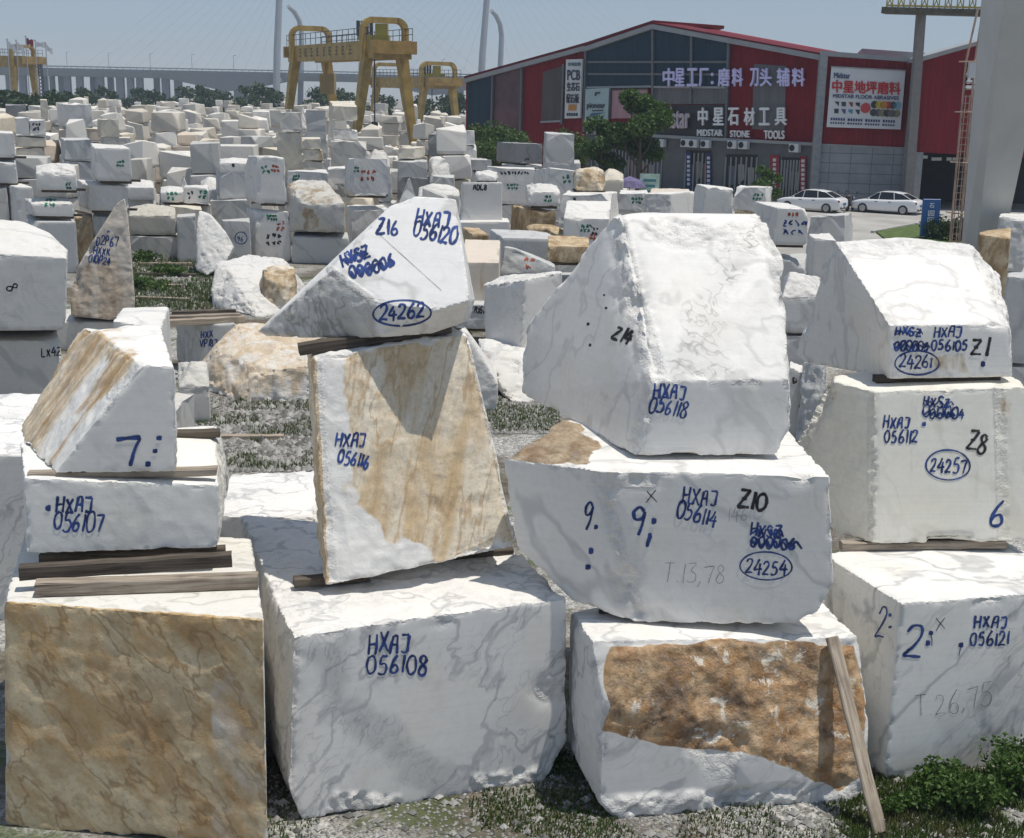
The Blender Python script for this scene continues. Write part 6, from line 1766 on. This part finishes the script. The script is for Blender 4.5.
def tree(loc, h, rw, crown0, label, mat=LEAF, n=2600, ls=.16, seed=1, rd=None, name='tree', group=None, lumps=9, trunk_r=None):
    """tapered trunk with limbs; crown of leaf clumps around limb ends"""
    r = random.Random(seed)
    x, y, z = loc
    t = empty(name, loc, label=label, cat='tree', group=group)
    tr = trunk_r or h * .028
    bm = bmesh.new()
    add_tube(bm, [(0, 0, -.05), (r.uniform(-.1, .1), 0, crown0 * .6), (r.uniform(-.2, .2), r.uniform(-.1, .1), h * .75)], [tr, tr * .8, tr * .25], 8)
    rd = rd or rw
    ends = []
    ch = h - crown0
    for k in range(lumps):
        a = 2 * math.pi * k / lumps * 1.62 + r.uniform(-.3, .3)
        q = ((k + .5) / lumps)
        rr = math.sin(math.pi * (.18 + .72 * q)) ** .7
        e = Vector((math.cos(a) * rw * .68 * rr * r.uniform(.7, 1.1), math.sin(a) * rd * .68 * rr * r.uniform(.7, 1.1), crown0 + ch * (.12 + .76 * q)))
        add_tube(bm, [(0, 0, crown0 * .75 + ch * q * .35), (e.x * .55, e.y * .55, (crown0 * .75 + e.z) / 2), e], [tr * .45, tr * .28, tr * .10], 5)
        ends.append((e, r.uniform(.55, .95)))
    ends.append((Vector((0, 0, h - ch * .22)), .7))
    obj('trunk', fixn(bm), BARK, t)
    bm = bmesh.new()
    tot = sum(s ** 2 for e, s in ends)
    for e, s in ends:
        R_ = s * rw * .58
        for _ in range(int(n * s * s / tot)):
            d = Vector((r.gauss(0, 1), r.gauss(0, 1), r.gauss(0, 1))).normalized()
            q = r.random() ** .38
            leaf(bm, e + Vector((d.x * R_ * q, d.y * R_ * q * rd / rw, d.z * R_ * .72 * q)), ls * r.uniform(.6, 1.25), r)
    obj('crown', bm, mat, t)
    return t
def gl_(u, v): return on_z(u, v, 0)
def tpos(u, Y): 
    p = on_y(u, 150, Y); return (p[0], Y, 0)
tree(tpos(640, 92), 8.2, 2.25, 2.6, 'tallest leafy street tree covering the pink panel', n=6500, ls=.17, seed=3, group='trees before the warehouse')
tree(tpos(604, 94), 6.0, 1.8, 2.0, 'round street tree left of the tallest one', n=3600, ls=.16, seed=4, group='trees before the warehouse')
tree(tpos(569, 97), 4.9, 1.8, 2.2, 'small yellow green tree under the vertical sign', LEAFY, n=1800, ls=.15, seed=5, group='trees before the warehouse')
tree(tpos(505, 103), 5.0, 2.5, 1.6, 'broad low tree before the left end of the warehouse', LEAF, n=2400, ls=.16, seed=6, group='trees before the warehouse')
tree(tpos(484, 108), 5.0, 2.1, 1.5, 'leftmost low tree at the end of the warehouse', LEAFY, n=1900, ls=.16, seed=7, group='trees before the warehouse')
tree(tpos(769, 84), 3.3, 1.15, 1.2, 'small round tree by the shop door left of the cars', LEAF, n=1500, ls=.11, seed=8, group='trees before the warehouse', lumps=7)
def bush(loc, rx, ry, h, label, mat=LEAFD, n=900, ls=.12, seed=1, name='bush', cat='bush', group=None):
    r = random.Random(seed)
    b_ = empty(name, loc, label=label, cat=cat, group=group)
    bm = bmesh.new()
    lumps = [(r.uniform(-.6, .6) * rx, r.uniform(-.6, .6) * ry, r.uniform(.35, .8) * h, r.uniform(.35, .6)) for _ in range(9)]
    for i in range(n):
        cx, cy, cz, s = r.choice(lumps)
        d = Vector((r.gauss(0, 1), r.gauss(0, 1), r.gauss(0, 1))).normalized(); q = r.random() ** .45
        p = Vector((cx + d.x * rx * s * q, cy + d.y * ry * s * q, max(.03, cz + d.z * h * s * q * .8)))
        leaf(bm, p, ls * r.uniform(.6, 1.3), r)
    obj('foliage', bm, mat, b_)
    bm = bmesh.new()
    for i in range(6):
        cx, cy, cz, s = lumps[i]
        add_tube(bm, [(cx * .15, cy * .15, 0), (cx * .6, cy * .6, cz * .6), (cx, cy, cz)], [.04 * h, .025 * h, .012 * h], 5)
    obj('stems', fixn(bm), BARK, b_)
    return b_
bush(tpos(944, 72), 1.1, .8, 1.25, 'clipped bush left of the blue sign', n=700, seed=11)
bush(tpos(972, 71), 1.5, .8, 1.35, 'longer bush right of the blue sign', n=900, seed=12)
bush(tpos(688, 86), 2.6, .7, .9, 'low flower bed shrub before the dark shop front', n=900, seed=13, ls=.1)
bush(tpos(720, 84), 1.6, .6, .8, 'small shrub beside the low flower bed', n=600, seed=14, ls=.1)
# distant trees along the river
rt = random.Random(5)
for i, (u, Y, h, w_) in enumerate(((8, 190, 7, 5), (24, 195, 6.5, 5), (40, 188, 6, 4.5), (56, 194, 6.5, 5), (72, 235, 6.5, 6), (88, 270, 7, 6), (106, 290, 7.5, 6), (140, 300, 7.5, 6), (156, 290, 7, 5), (188, 300, 8, 7), (206, 290, 8, 6), (222, 300, 7, 6), (250, 280, 8.5, 6), (263, 270, 9, 6), (275, 280, 8, 5), (318, 270, 8, 6), (330, 275, 9, 7), (346, 280, 8, 6), (382, 270, 7, 6), (420, 260, 6.5, 6), (447, 250, 7, 6), (458, 245, 8, 5))):
    p = tpos(u, Y)
    where = 'at the far left behind the yard' if u < 60 else 'in the tree line below the left bridge piers' if u < 240 else 'in the tree line seen through the near crane' if u < 400 else 'in the tree line left of the warehouse'
    tree(p, h, w_ * .62, h * .18, f'small dark tree {where}', LEAFD, n=700, ls=.42, seed=40 + i, name='distant_tree', group='distant trees behind the yard', lumps=7)
# weeds by the right stack: a leafy bush and grass
bush(on_z(965, 806, 0), .62, .45, .44, 'dark leafy weed bush at the foot of the 056121 block', LEAF, n=2300, ls=.035, seed=21, name='weed_bush', cat='weed')
bush(on_z(1012, 788, 0), .5, .4, .48, 'second leafy weed bush at the right edge', LEAF, n=1600, ls=.035, seed=22, name='weed_bush', cat='weed')
bush(on_z(905, 812, 0), .3, .22, .22, 'small low weed beside the foot of the leaning plank', LEAF, n=700, ls=.028, seed=23, name='weed_bush', cat='weed')
bush(on_z(560, 775, 0), .28, .3, .22, 'small weed in the gap right of the 056108 block', LEAFD, n=600, ls=.028, seed=24, name='weed_bush', cat='weed')
for i, (u, v, w_) in enumerate(((150, 262, .9), (205, 248, .8), (168, 276, .8), (146, 290, 1.0), (222, 246, .7))):
    bush(on_z(u, v, 0), w_, w_ * .8, .45, 'low green weed patch in the grassy lane', LEAF, n=350, ls=.09, seed=60 + i, name='weed_bush', cat='weed', group='weed patches in the grassy lane')
# grass: blades in patches
GRASS = leaf_mat('grass_blades', (.045, .085, .016), (.085, .125, .03), (.13, .12, .05))
rg_ = random.Random(9)
bm = bmesh.new()
def blades(u0, v0, u1, v1, n, h, dens=None):
    for _ in range(n):
        u, v = rg_.uniform(u0, u1), rg_.uniform(v0, v1)
        p = on_z(u, v, 0)
        if vnoise(np.array([[p[0] * 1.3, p[1] * 1.3, 3.0]]), 5)[0] < (dens or .45): continue
        a = rg_.uniform(0, 6.28); hh = h * rg_.uniform(.5, 1.3); w_ = .007 + hh * .03
        d = Vector((math.cos(a), math.sin(a), 0)); b0 = Vector(p)
        tip_ = b0 + d * hh * rg_.uniform(.1, .6) + Vector((0, 0, hh)); s = Vector((-d.y, d.x, 0)) * w_
        m_ = b0 + (tip_ - b0) * .5 + Vector((0, 0, hh * .12))
        v_ = [bm.verts.new(q) for q in (b0 - s, b0 + s, m_ + s * .7, m_ - s * .7, tip_)]
        bm.faces.new([v_[0], v_[1], v_[2], v_[3]]); bm.faces.new([v_[3], v_[2], v_[4]])
blades(240, 760, 620, 840, 4000, .055); blades(840, 770, 1024, 840, 7000, .075, .30); blades(480, 790, 900, 840, 4500, .05, .35)
blades(195, 400, 320, 470, 9000, .11, .42); blades(480, 400, 560, 432, 3000, .10, .42); blades(130, 240, 215, 312, 8000, .20, .28); blades(790, 390, 830, 440, 1500, .2, .2)
gs = obj('grass', bm, GRASS); tag(gs, 'green grass growing through the gravel', 'grass', None, 'stuff')
# loose stones
PEB = NB('pebbles'); rnd_ = PEB.N('NewGeometry').outputs['Random Per Island']
PEBM = PEB.done(PEB.mix(rnd_, (.10, .095, .088), (.42, .41, .385)), .85)
bm = bmesh.new()
def pebbles(u0, v0, u1, v1, n, s0, s1):
    for _ in range(n):
        p = on_z(rg_.uniform(u0, u1), rg_.uniform(v0, v1), 0); s = rg_.uniform(s0, s1)
        vs_ = []
        for d in ((1,0,0),(-1,0,0),(0,1,0),(0,-1,0),(0,0,1),(0,0,-.5)):
            vs_.append(bm.verts.new((p[0] + d[0] * s * rg_.uniform(.6, 1.2), p[1] + d[1] * s * rg_.uniform(.6, 1.2), d[2] * s * rg_.uniform(.5, .9) + s * .2)))
        for f in ((0,2,4),(2,1,4),(1,3,4),(3,0,4),(2,0,5),(1,2,5),(3,1,5),(0,3,5)): bm.faces.new([vs_[i] for i in f])
pebbles(195, 398, 325, 472, 6000, .025, .075); pebbles(475, 396, 560, 434, 3000, .025, .07); pebbles(120, 240, 215, 315, 1200, .05, .12); pebbles(245, 765, 1024, 840, 4500, .010, .03); pebbles(245, 765, 1024, 840, 260, .04, .075); pebbles(195, 398, 325, 472, 220, .08, .16)
pb_ = obj('gravel', bm, PEBM); tag(pb_, 'loose pale gravel stones on the ground', 'gravel', None, 'stuff')

# ------------------------------------------------------------------ cars
CARW = plain('car_white', (.74, .75, .76), .25, .02, 1); CARW.node_tree.nodes['Principled BSDF'].inputs['Coat Weight'].default_value = .6
CARG = plain('car_glass', (.012, .014, .018), .08, .05); TYRE = plain('tyre_black', (.018, .018, .02), .8); RIM = plain('rim_silver', (.42, .43, .45), .3, .1, 3, .8)
TAIL = plain('tail_light', (.28, .02, .02), .3); BLK = plain('black_trim', (.02, .02, .022), .5)
HEADL = plain('head_light', (.6, .63, .66), .15)
def sedan(loc, rz, label):
    r = empty('parked_car', loc, rz, label=label, cat='car', group='white sedans parked by the warehouse')
    L, W_ = 4.65, .90
    # lower body: (x, half width, z bottom, z belt)
    st = [(-2.32, .60, .42, .66), (-2.28, .76, .30, .84), (-2.12, .84, .24, .95), (-1.75, .88, .20, 1.00), (-1.30, .90, .19, .98), (-.6, .905, .19, .94), (.2, .905, .19, .92), (.9, .90, .19, .90), (1.3, .885, .20, .88), (1.75, .86, .22, .82), (2.10, .78, .26, .72), (2.28, .62, .34, .60), (2.33, .45, .42, .52)]
    bm = bmesh.new(); rows = []
    for x, w_, z0, z1 in st:
        h = z1 - z0
        half = [(.0, z0), (w_ * .88, z0), (w_ * .97, z0 + h * .18), (w_, z0 + h * .5), (w_ * .985, z0 + h * .8), (w_ * .93, z1 - .01), (w_ * .80, z1 + .015), (0, z1 + .03)]
        ring_ = [(y, z) for y, z in half] + [(-y, z) for y, z in half[-2:0:-1]]
        rows.append([bm.verts.new((x, y, z)) for y, z in ring_])
    n = len(rows[0])
    for a, b_ in zip(rows, rows[1:]):
        for k in range(n): bm.faces.new([a[k], a[(k + 1) % n], b_[(k + 1) % n], b_[k]])
    bm.faces.new(rows[0][::-1]); bm.faces.new(rows[-1])
    fixn(bm)
    bmesh.ops.subdivide_edges(bm, edges=bm.edges[:], cuts=1, use_grid_fill=True, smooth=.6)
    obj('body', bm, CARW, r, smooth=True)
    # greenhouse glass and roof
    gh = [(-1.95, .70, .98, 1.0), (-1.25, .72, .97, 1.34), (-.6, .73, .94, 1.44), (.1, .73, .92, 1.445), (.55, .72, .91, 1.36), (1.28, .70, .88, .91)]
    def green(zo, ins, top_only):
        bm = bmesh.new(); rows = []
        for x, w_, z0, z1 in gh:
            wt = w_ * (.98 - .20 * min(1, (z1 - z0) / .5)) - ins
            rows.append([bm.verts.new(q) for q in ((x, w_ + .05 - ins, z0 - .03), (x, wt, z1 - .03 + zo), (x, wt * .8, z1 + zo), (x, -wt * .8, z1 + zo), (x, -wt, z1 - .03 + zo), (x, -w_ - .05 + ins, z0 - .03))])
        for i, (a, b_) in enumerate(zip(rows, rows[1:])):
            for k in range(5):
                if top_only and not (k in (1, 2, 3) and 1 <= i <= 3): continue
                bm.faces.new([a[k], a[k + 1], b_[k + 1], b_[k]])
        if not top_only: bm.faces.new(rows[0]); bm.faces.new(rows[-1][::-1]); 
        else: bmesh.ops.delete(bm, geom=[v for v in bm.verts if not v.link_faces], context='VERTS'); bmesh.ops.solidify(bm, geom=bm.faces[:], thickness=-.02)
        return fixn(bm)
    obj('windows', green(0, 0, False), CARG, r)
    obj('roof', green(.012, -.005, True), CARW, r, smooth=True)
    for sg in (-1, 1):      # pillars
        bm = bmesh.new()
        for (x0, y0, z0, x1, y1, z1, w_) in ((-1.93, .73, .97, -1.22, .60, 1.33, .10), (-.72, .775, .93, -.62, .60, 1.43, .07), (1.26, .74, .89, .52, .61, 1.35, .07), (.35, .775, .91, .28, .60, 1.42, .05)):
            add_bar(bm, (x0, sg * y0, z0), (x1, sg * y1, z1), .03, w_, (0, sg, 0))
        obj('pillar', fixn(bm), CARW, r)
        bm = bmesh.new(); add_box(bm, (.95, sg * .98, .98), (.12, .18, .13)); bmesh.ops.bevel(bm, geom=bm.edges[:], offset=.03, segments=2, affect='EDGES'); obj('mirror', bm, CARW, r)
        bm = bmesh.new(); add_box(bm, (-2.20, sg * .66, .80), (.14, .36, .13)); bmesh.ops.bevel(bm, geom=bm.edges[:], offset=.03, segments=2, affect='EDGES'); obj('tail_light', bm, TAIL, r)
        bm = bmesh.new(); add_box(bm, (2.13, sg * .62, .66), (.18, .30, .12)); bmesh.ops.bevel(bm, geom=bm.edges[:], offset=.03, segments=2, affect='EDGES'); obj('headlight', bm, HEADL, r)
        for x in (-1.38, 1.38):
            bm = bmesh.new(); add_tube(bm, [(x, sg * .70, .32), (x, sg * .905, .32)], .325, 22); wh = obj('wheel', fixn(bm), TYRE, r, smooth=False)
            bm = bmesh.new(); add_tube(bm, [(x, sg * .88, .32), (x, sg * .915, .32)], .215, 18)
            for k in range(5):
                a = 2 * math.pi * k / 5; add_bar(bm, (x, sg * .922, .32), (x + .2 * math.cos(a), sg * .922, .32 + .2 * math.sin(a)), .05, .02)
            obj('rim', fixn(bm), RIM, wh)
        for x in (-.15, .78):
            bm = bmesh.new(); add_box(bm, (x - .3, sg * .915, .80), (.2, .03, .04)); obj('door_handle', fixn(bm), BLK, r)
    bm = bmesh.new(); add_box(bm, (-2.325, 0, .60), (.04, .46, .15)); obj('number_plate', fixn(bm), pm('plate_blue', (.05, .12, .35)), r)
    bm = bmesh.new(); add_box(bm, (-2.25, 0, .36), (.14, 1.35, .14)); obj('bumper_trim', fixn(bm), BLK, r)
    return r
c1 = on_z(811, 211, 0); c2 = on_z(886, 213, 0)
sedan((c1[0], c1[1], .006), RAD(180 - 34), 'white sedan parked left of the motorbikes, tail to the right')
sedan((c2[0], c2[1], .006), RAD(180 - 33), 'white sedan parked right of the motorbikes under the billboard')
def scooter(loc, rz, label, col):
    r = empty('motorbike', loc, rz, label=label, cat='motorbike', group='motorbikes between the two sedans')
    for x in (-.62, .62):
        bm = bmesh.new()
        pts_ = [(x + .27 * math.cos(a * math.pi / 8), 0, .29 + .27 * math.sin(a * math.pi / 8)) for a in range(17)]
        add_tube(bm, pts_, .05, 8, False); add_tube(bm, [(x, -.05, .29), (x, .05, .29)], .09, 10)
        for k in range(4): add_bar(bm, (x, 0, .29), (x + .25 * math.cos(k * 1.57), 0, .29 + .25 * math.sin(k * 1.57)), .03, .03)
        obj('wheel', fixn(bm), TYRE, r)
    bm = bmesh.new(); add_tube(bm, [(-.6, 0, .55), (-.1, 0, .45), (.3, 0, .5), (.45, 0, .75)], [.14, .13, .11, .09], 10); add_tube(bm, [(.62, 0, .29), (.45, 0, .8), (.38, 0, 1.0)], .045, 8); obj('frame', fixn(bm), pm('bike_' + col, {'black': (.02, .02, .022), 'dark_blue': (.02, .03, .06)}[col]), r, smooth=True)
    bm = bmesh.new(); add_box(bm, (-.32, 0, .75), (.7, .25, .12)); bmesh.ops.bevel(bm, geom=bm.edges[:], offset=.04, segments=2, affect='EDGES'); obj('saddle', bm, BLK, r)
    bm = bmesh.new(); add_tube(bm, [(.28, -.36, 1.06), (.38, -.1, 1.0), (.38, .1, 1.0), (.28, .36, 1.06)], .02, 6); obj('handlebar', fixn(bm), STEEL, r)
    for sg in (-1, 1):
        bm = bmesh.new(); add_tube(bm, [(.36, sg * .22, 1.02), (.36, sg * .28, 1.22)], .012, 5); add_box(bm, (.36, sg * .30, 1.26), (.03, .12, .08)); obj('mirror', fixn(bm), STEEL, r)
    bm = bmesh.new(); add_tube(bm, [(.45, 0, .88), (.54, 0, .88)], .09, 12); obj('headlight', fixn(bm), HEADL, r)
    bm = bmesh.new(); add_box(bm, (-.72, 0, .92), (.3, .32, .28)); bmesh.ops.bevel(bm, geom=bm.edges[:], offset=.03, segments=1, affect='EDGES'); obj('top_box', bm, BLK, r)
m1, m2 = on_z(843, 210, 0), on_z(850, 211, 0)
scooter((m1[0], m1[1], .006), RAD(100), 'left black motorbike between the two white sedans', 'black')
scooter((m2[0], m2[1], .006), RAD(60), 'right dark blue motorbike between the two white sedans', 'dark_blue')
# lilac parasol on a scooter by the shops, banner stand
q = on_z(631, 203, 0); q = tpos(631, 84)
pr = empty('parasol', q, label='lilac parasol over a parked scooter before the shops', cat='parasol')
bm = bmesh.new(); add_tube(bm, [(0, 0, 0), (0, 0, 2.3)], .025, 6); obj('pole', fixn(bm), STEEL, pr)
bm = bmesh.new(); n = 10
ap = bm.verts.new((0, 0, 2.45)); r1 = [bm.verts.new((.75 * math.cos(2 * math.pi * k / n), .75 * math.sin(2 * math.pi * k / n), 2.18 - .03 * (k % 2))) for k in range(n)]; r2 = [bm.verts.new((1.15 * math.cos(2 * math.pi * k / n), 1.0 * math.sin(2 * math.pi * k / n), 1.72 + .10 * (k % 2))) for k in range(n)]
for k in range(n): bm.faces.new([ap, r1[k], r1[(k + 1) % n]]); bm.faces.new([r1[k], r2[k], r2[(k + 1) % n], r1[(k + 1) % n]])
bmesh.ops.solidify(bm, geom=bm.faces[:], thickness=.02)
obj('canopy', fixn(bm), plain('lilac_cloth', (.28, .24, .42), .8, .15, 3), pr)
q = tpos(651, 84)
bs = empty('banner_stand', (q[0], q[1], 0), label='upright green and white banner stand before the shops', cat='banner')
bm = bmesh.new(); add_box(bm, (0, 0, 1.35), (1.25, .12, 2.5)); obj('panel', fixn(bm), plain('banner_green', (.42, .55, .46), .6, .25, 1.5), bs)
bm = bmesh.new()
for sx in (-.55, .55): add_box(bm, (sx, 0, .06), (.12, .8, .12))
obj('foot', fixn(bm), STEEL, bs)
bm = bmesh.new()
for i in range(3): add_box(bm, (.05 * i, -.07, 2.2 - i * .35), (.8 - .2 * (i % 2), .02, .16))
obj('lettering', fixn(bm), pm('banner_teal', (.05, .20, .22)), bs)
bm = bmesh.new(); add_box(bm, (0, -.07, .7), (1.1, .02, .8)); obj('picture', fixn(bm), pm('banner_picture', (.45, .50, .25)), bs)
# blue upright sign
q = on_z(928, 240, 0)
sgn = empty('blue_sign', q, RAD(4), label='upright blue sign with white characters beside the grey crane leg', cat='sign')
SCL = (q[1]) / FPX
zt_ = on_y(930, 199, q[1])[2]
BLUES = plain('sign_blue', (.012, .085, .27), .4, .05)
bm = bmesh.new(); add_box(bm, (0, 0, zt_ / 2 + .1), (.98, .16, zt_ - .2)); bmesh.ops.bevel(bm, geom=bm.edges[:], offset=.02, segments=1, affect='EDGES'); obj('panel', bm, BLUES, sgn)
bm = bmesh.new(); add_box(bm, (0, 0, .05), (1.2, .5, .10)); obj('foot', fixn(bm), STEEL, sgn)
def up_text(text, par, cz, h, mat, y=-.085, wd=None):
    cu = bpy.data.curves.new('tx', 'FONT'); cu.body = text
    o = bpy.data.objects.new('tx', cu); COL.objects.link(o)
    me = bpy.data.meshes.new_from_object(o.evaluated_get(bpy.context.evaluated_depsgraph_get())); bpy.data.objects.remove(o)
    bm = bmesh.new(); bm.from_mesh(me); bpy.data.meshes.remove(me)
    xs_ = [v.co.x for v in bm.verts]; ys_ = [v.co.y for v in bm.verts]
    s = h / (max(ys_) - min(ys_)); sx = s if wd is None else wd / (max(xs_) - min(xs_))
    for v in bm.verts: v.co = ((v.co.x - (max(xs_) + min(xs_)) / 2) * sx, y, (v.co.y - (max(ys_) + min(ys_)) / 2) * s + cz)
    r = bmesh.ops.extrude_face_region(bm, geom=bm.faces[:]); bmesh.ops.translate(bm, verts=[g for g in r['geom'] if isinstance(g, bmesh.types.BMVert)], vec=(0, -.012, 0))
    obj('lettering', fixn(bm), mat, par)
hz_ = zt_ - .35
for k, ch in enumerate('园区停车场'):
    up_text(ch, sgn, hz_ - .42 - k * .36, .30, WHT, wd=.34)
up_text('石', sgn, hz_, .26, WHT, wd=.26)
up_text('一', sgn, hz_ - 2.25, .05, WHT, wd=.32)
# ------------------------------------------------------------------ air
bm = bmesh.new(); add_box(bm, (0, 620, 56), (1700, 1340, 115))
hz = obj('haze', fixn(bm)); hz['kind'] = 'stuff'; hz['label'] = 'pale blue summer haze over the yard and river'
m = bpy.data.materials.new('haze'); m.use_nodes = True; t_ = m.node_tree; t_.nodes.clear()
pv = t_.nodes.new('ShaderNodeVolumePrincipled'); pv.inputs['Color'].default_value = (.70, .83, 1.0, 1); pv.inputs['Density'].default_value = .00042; pv.inputs['Anisotropy'].default_value = .0
ou = t_.nodes.new('ShaderNodeOutputMaterial'); t_.links.new(pv.outputs[0], ou.inputs['Volume'])
hz.data.materials.append(m)
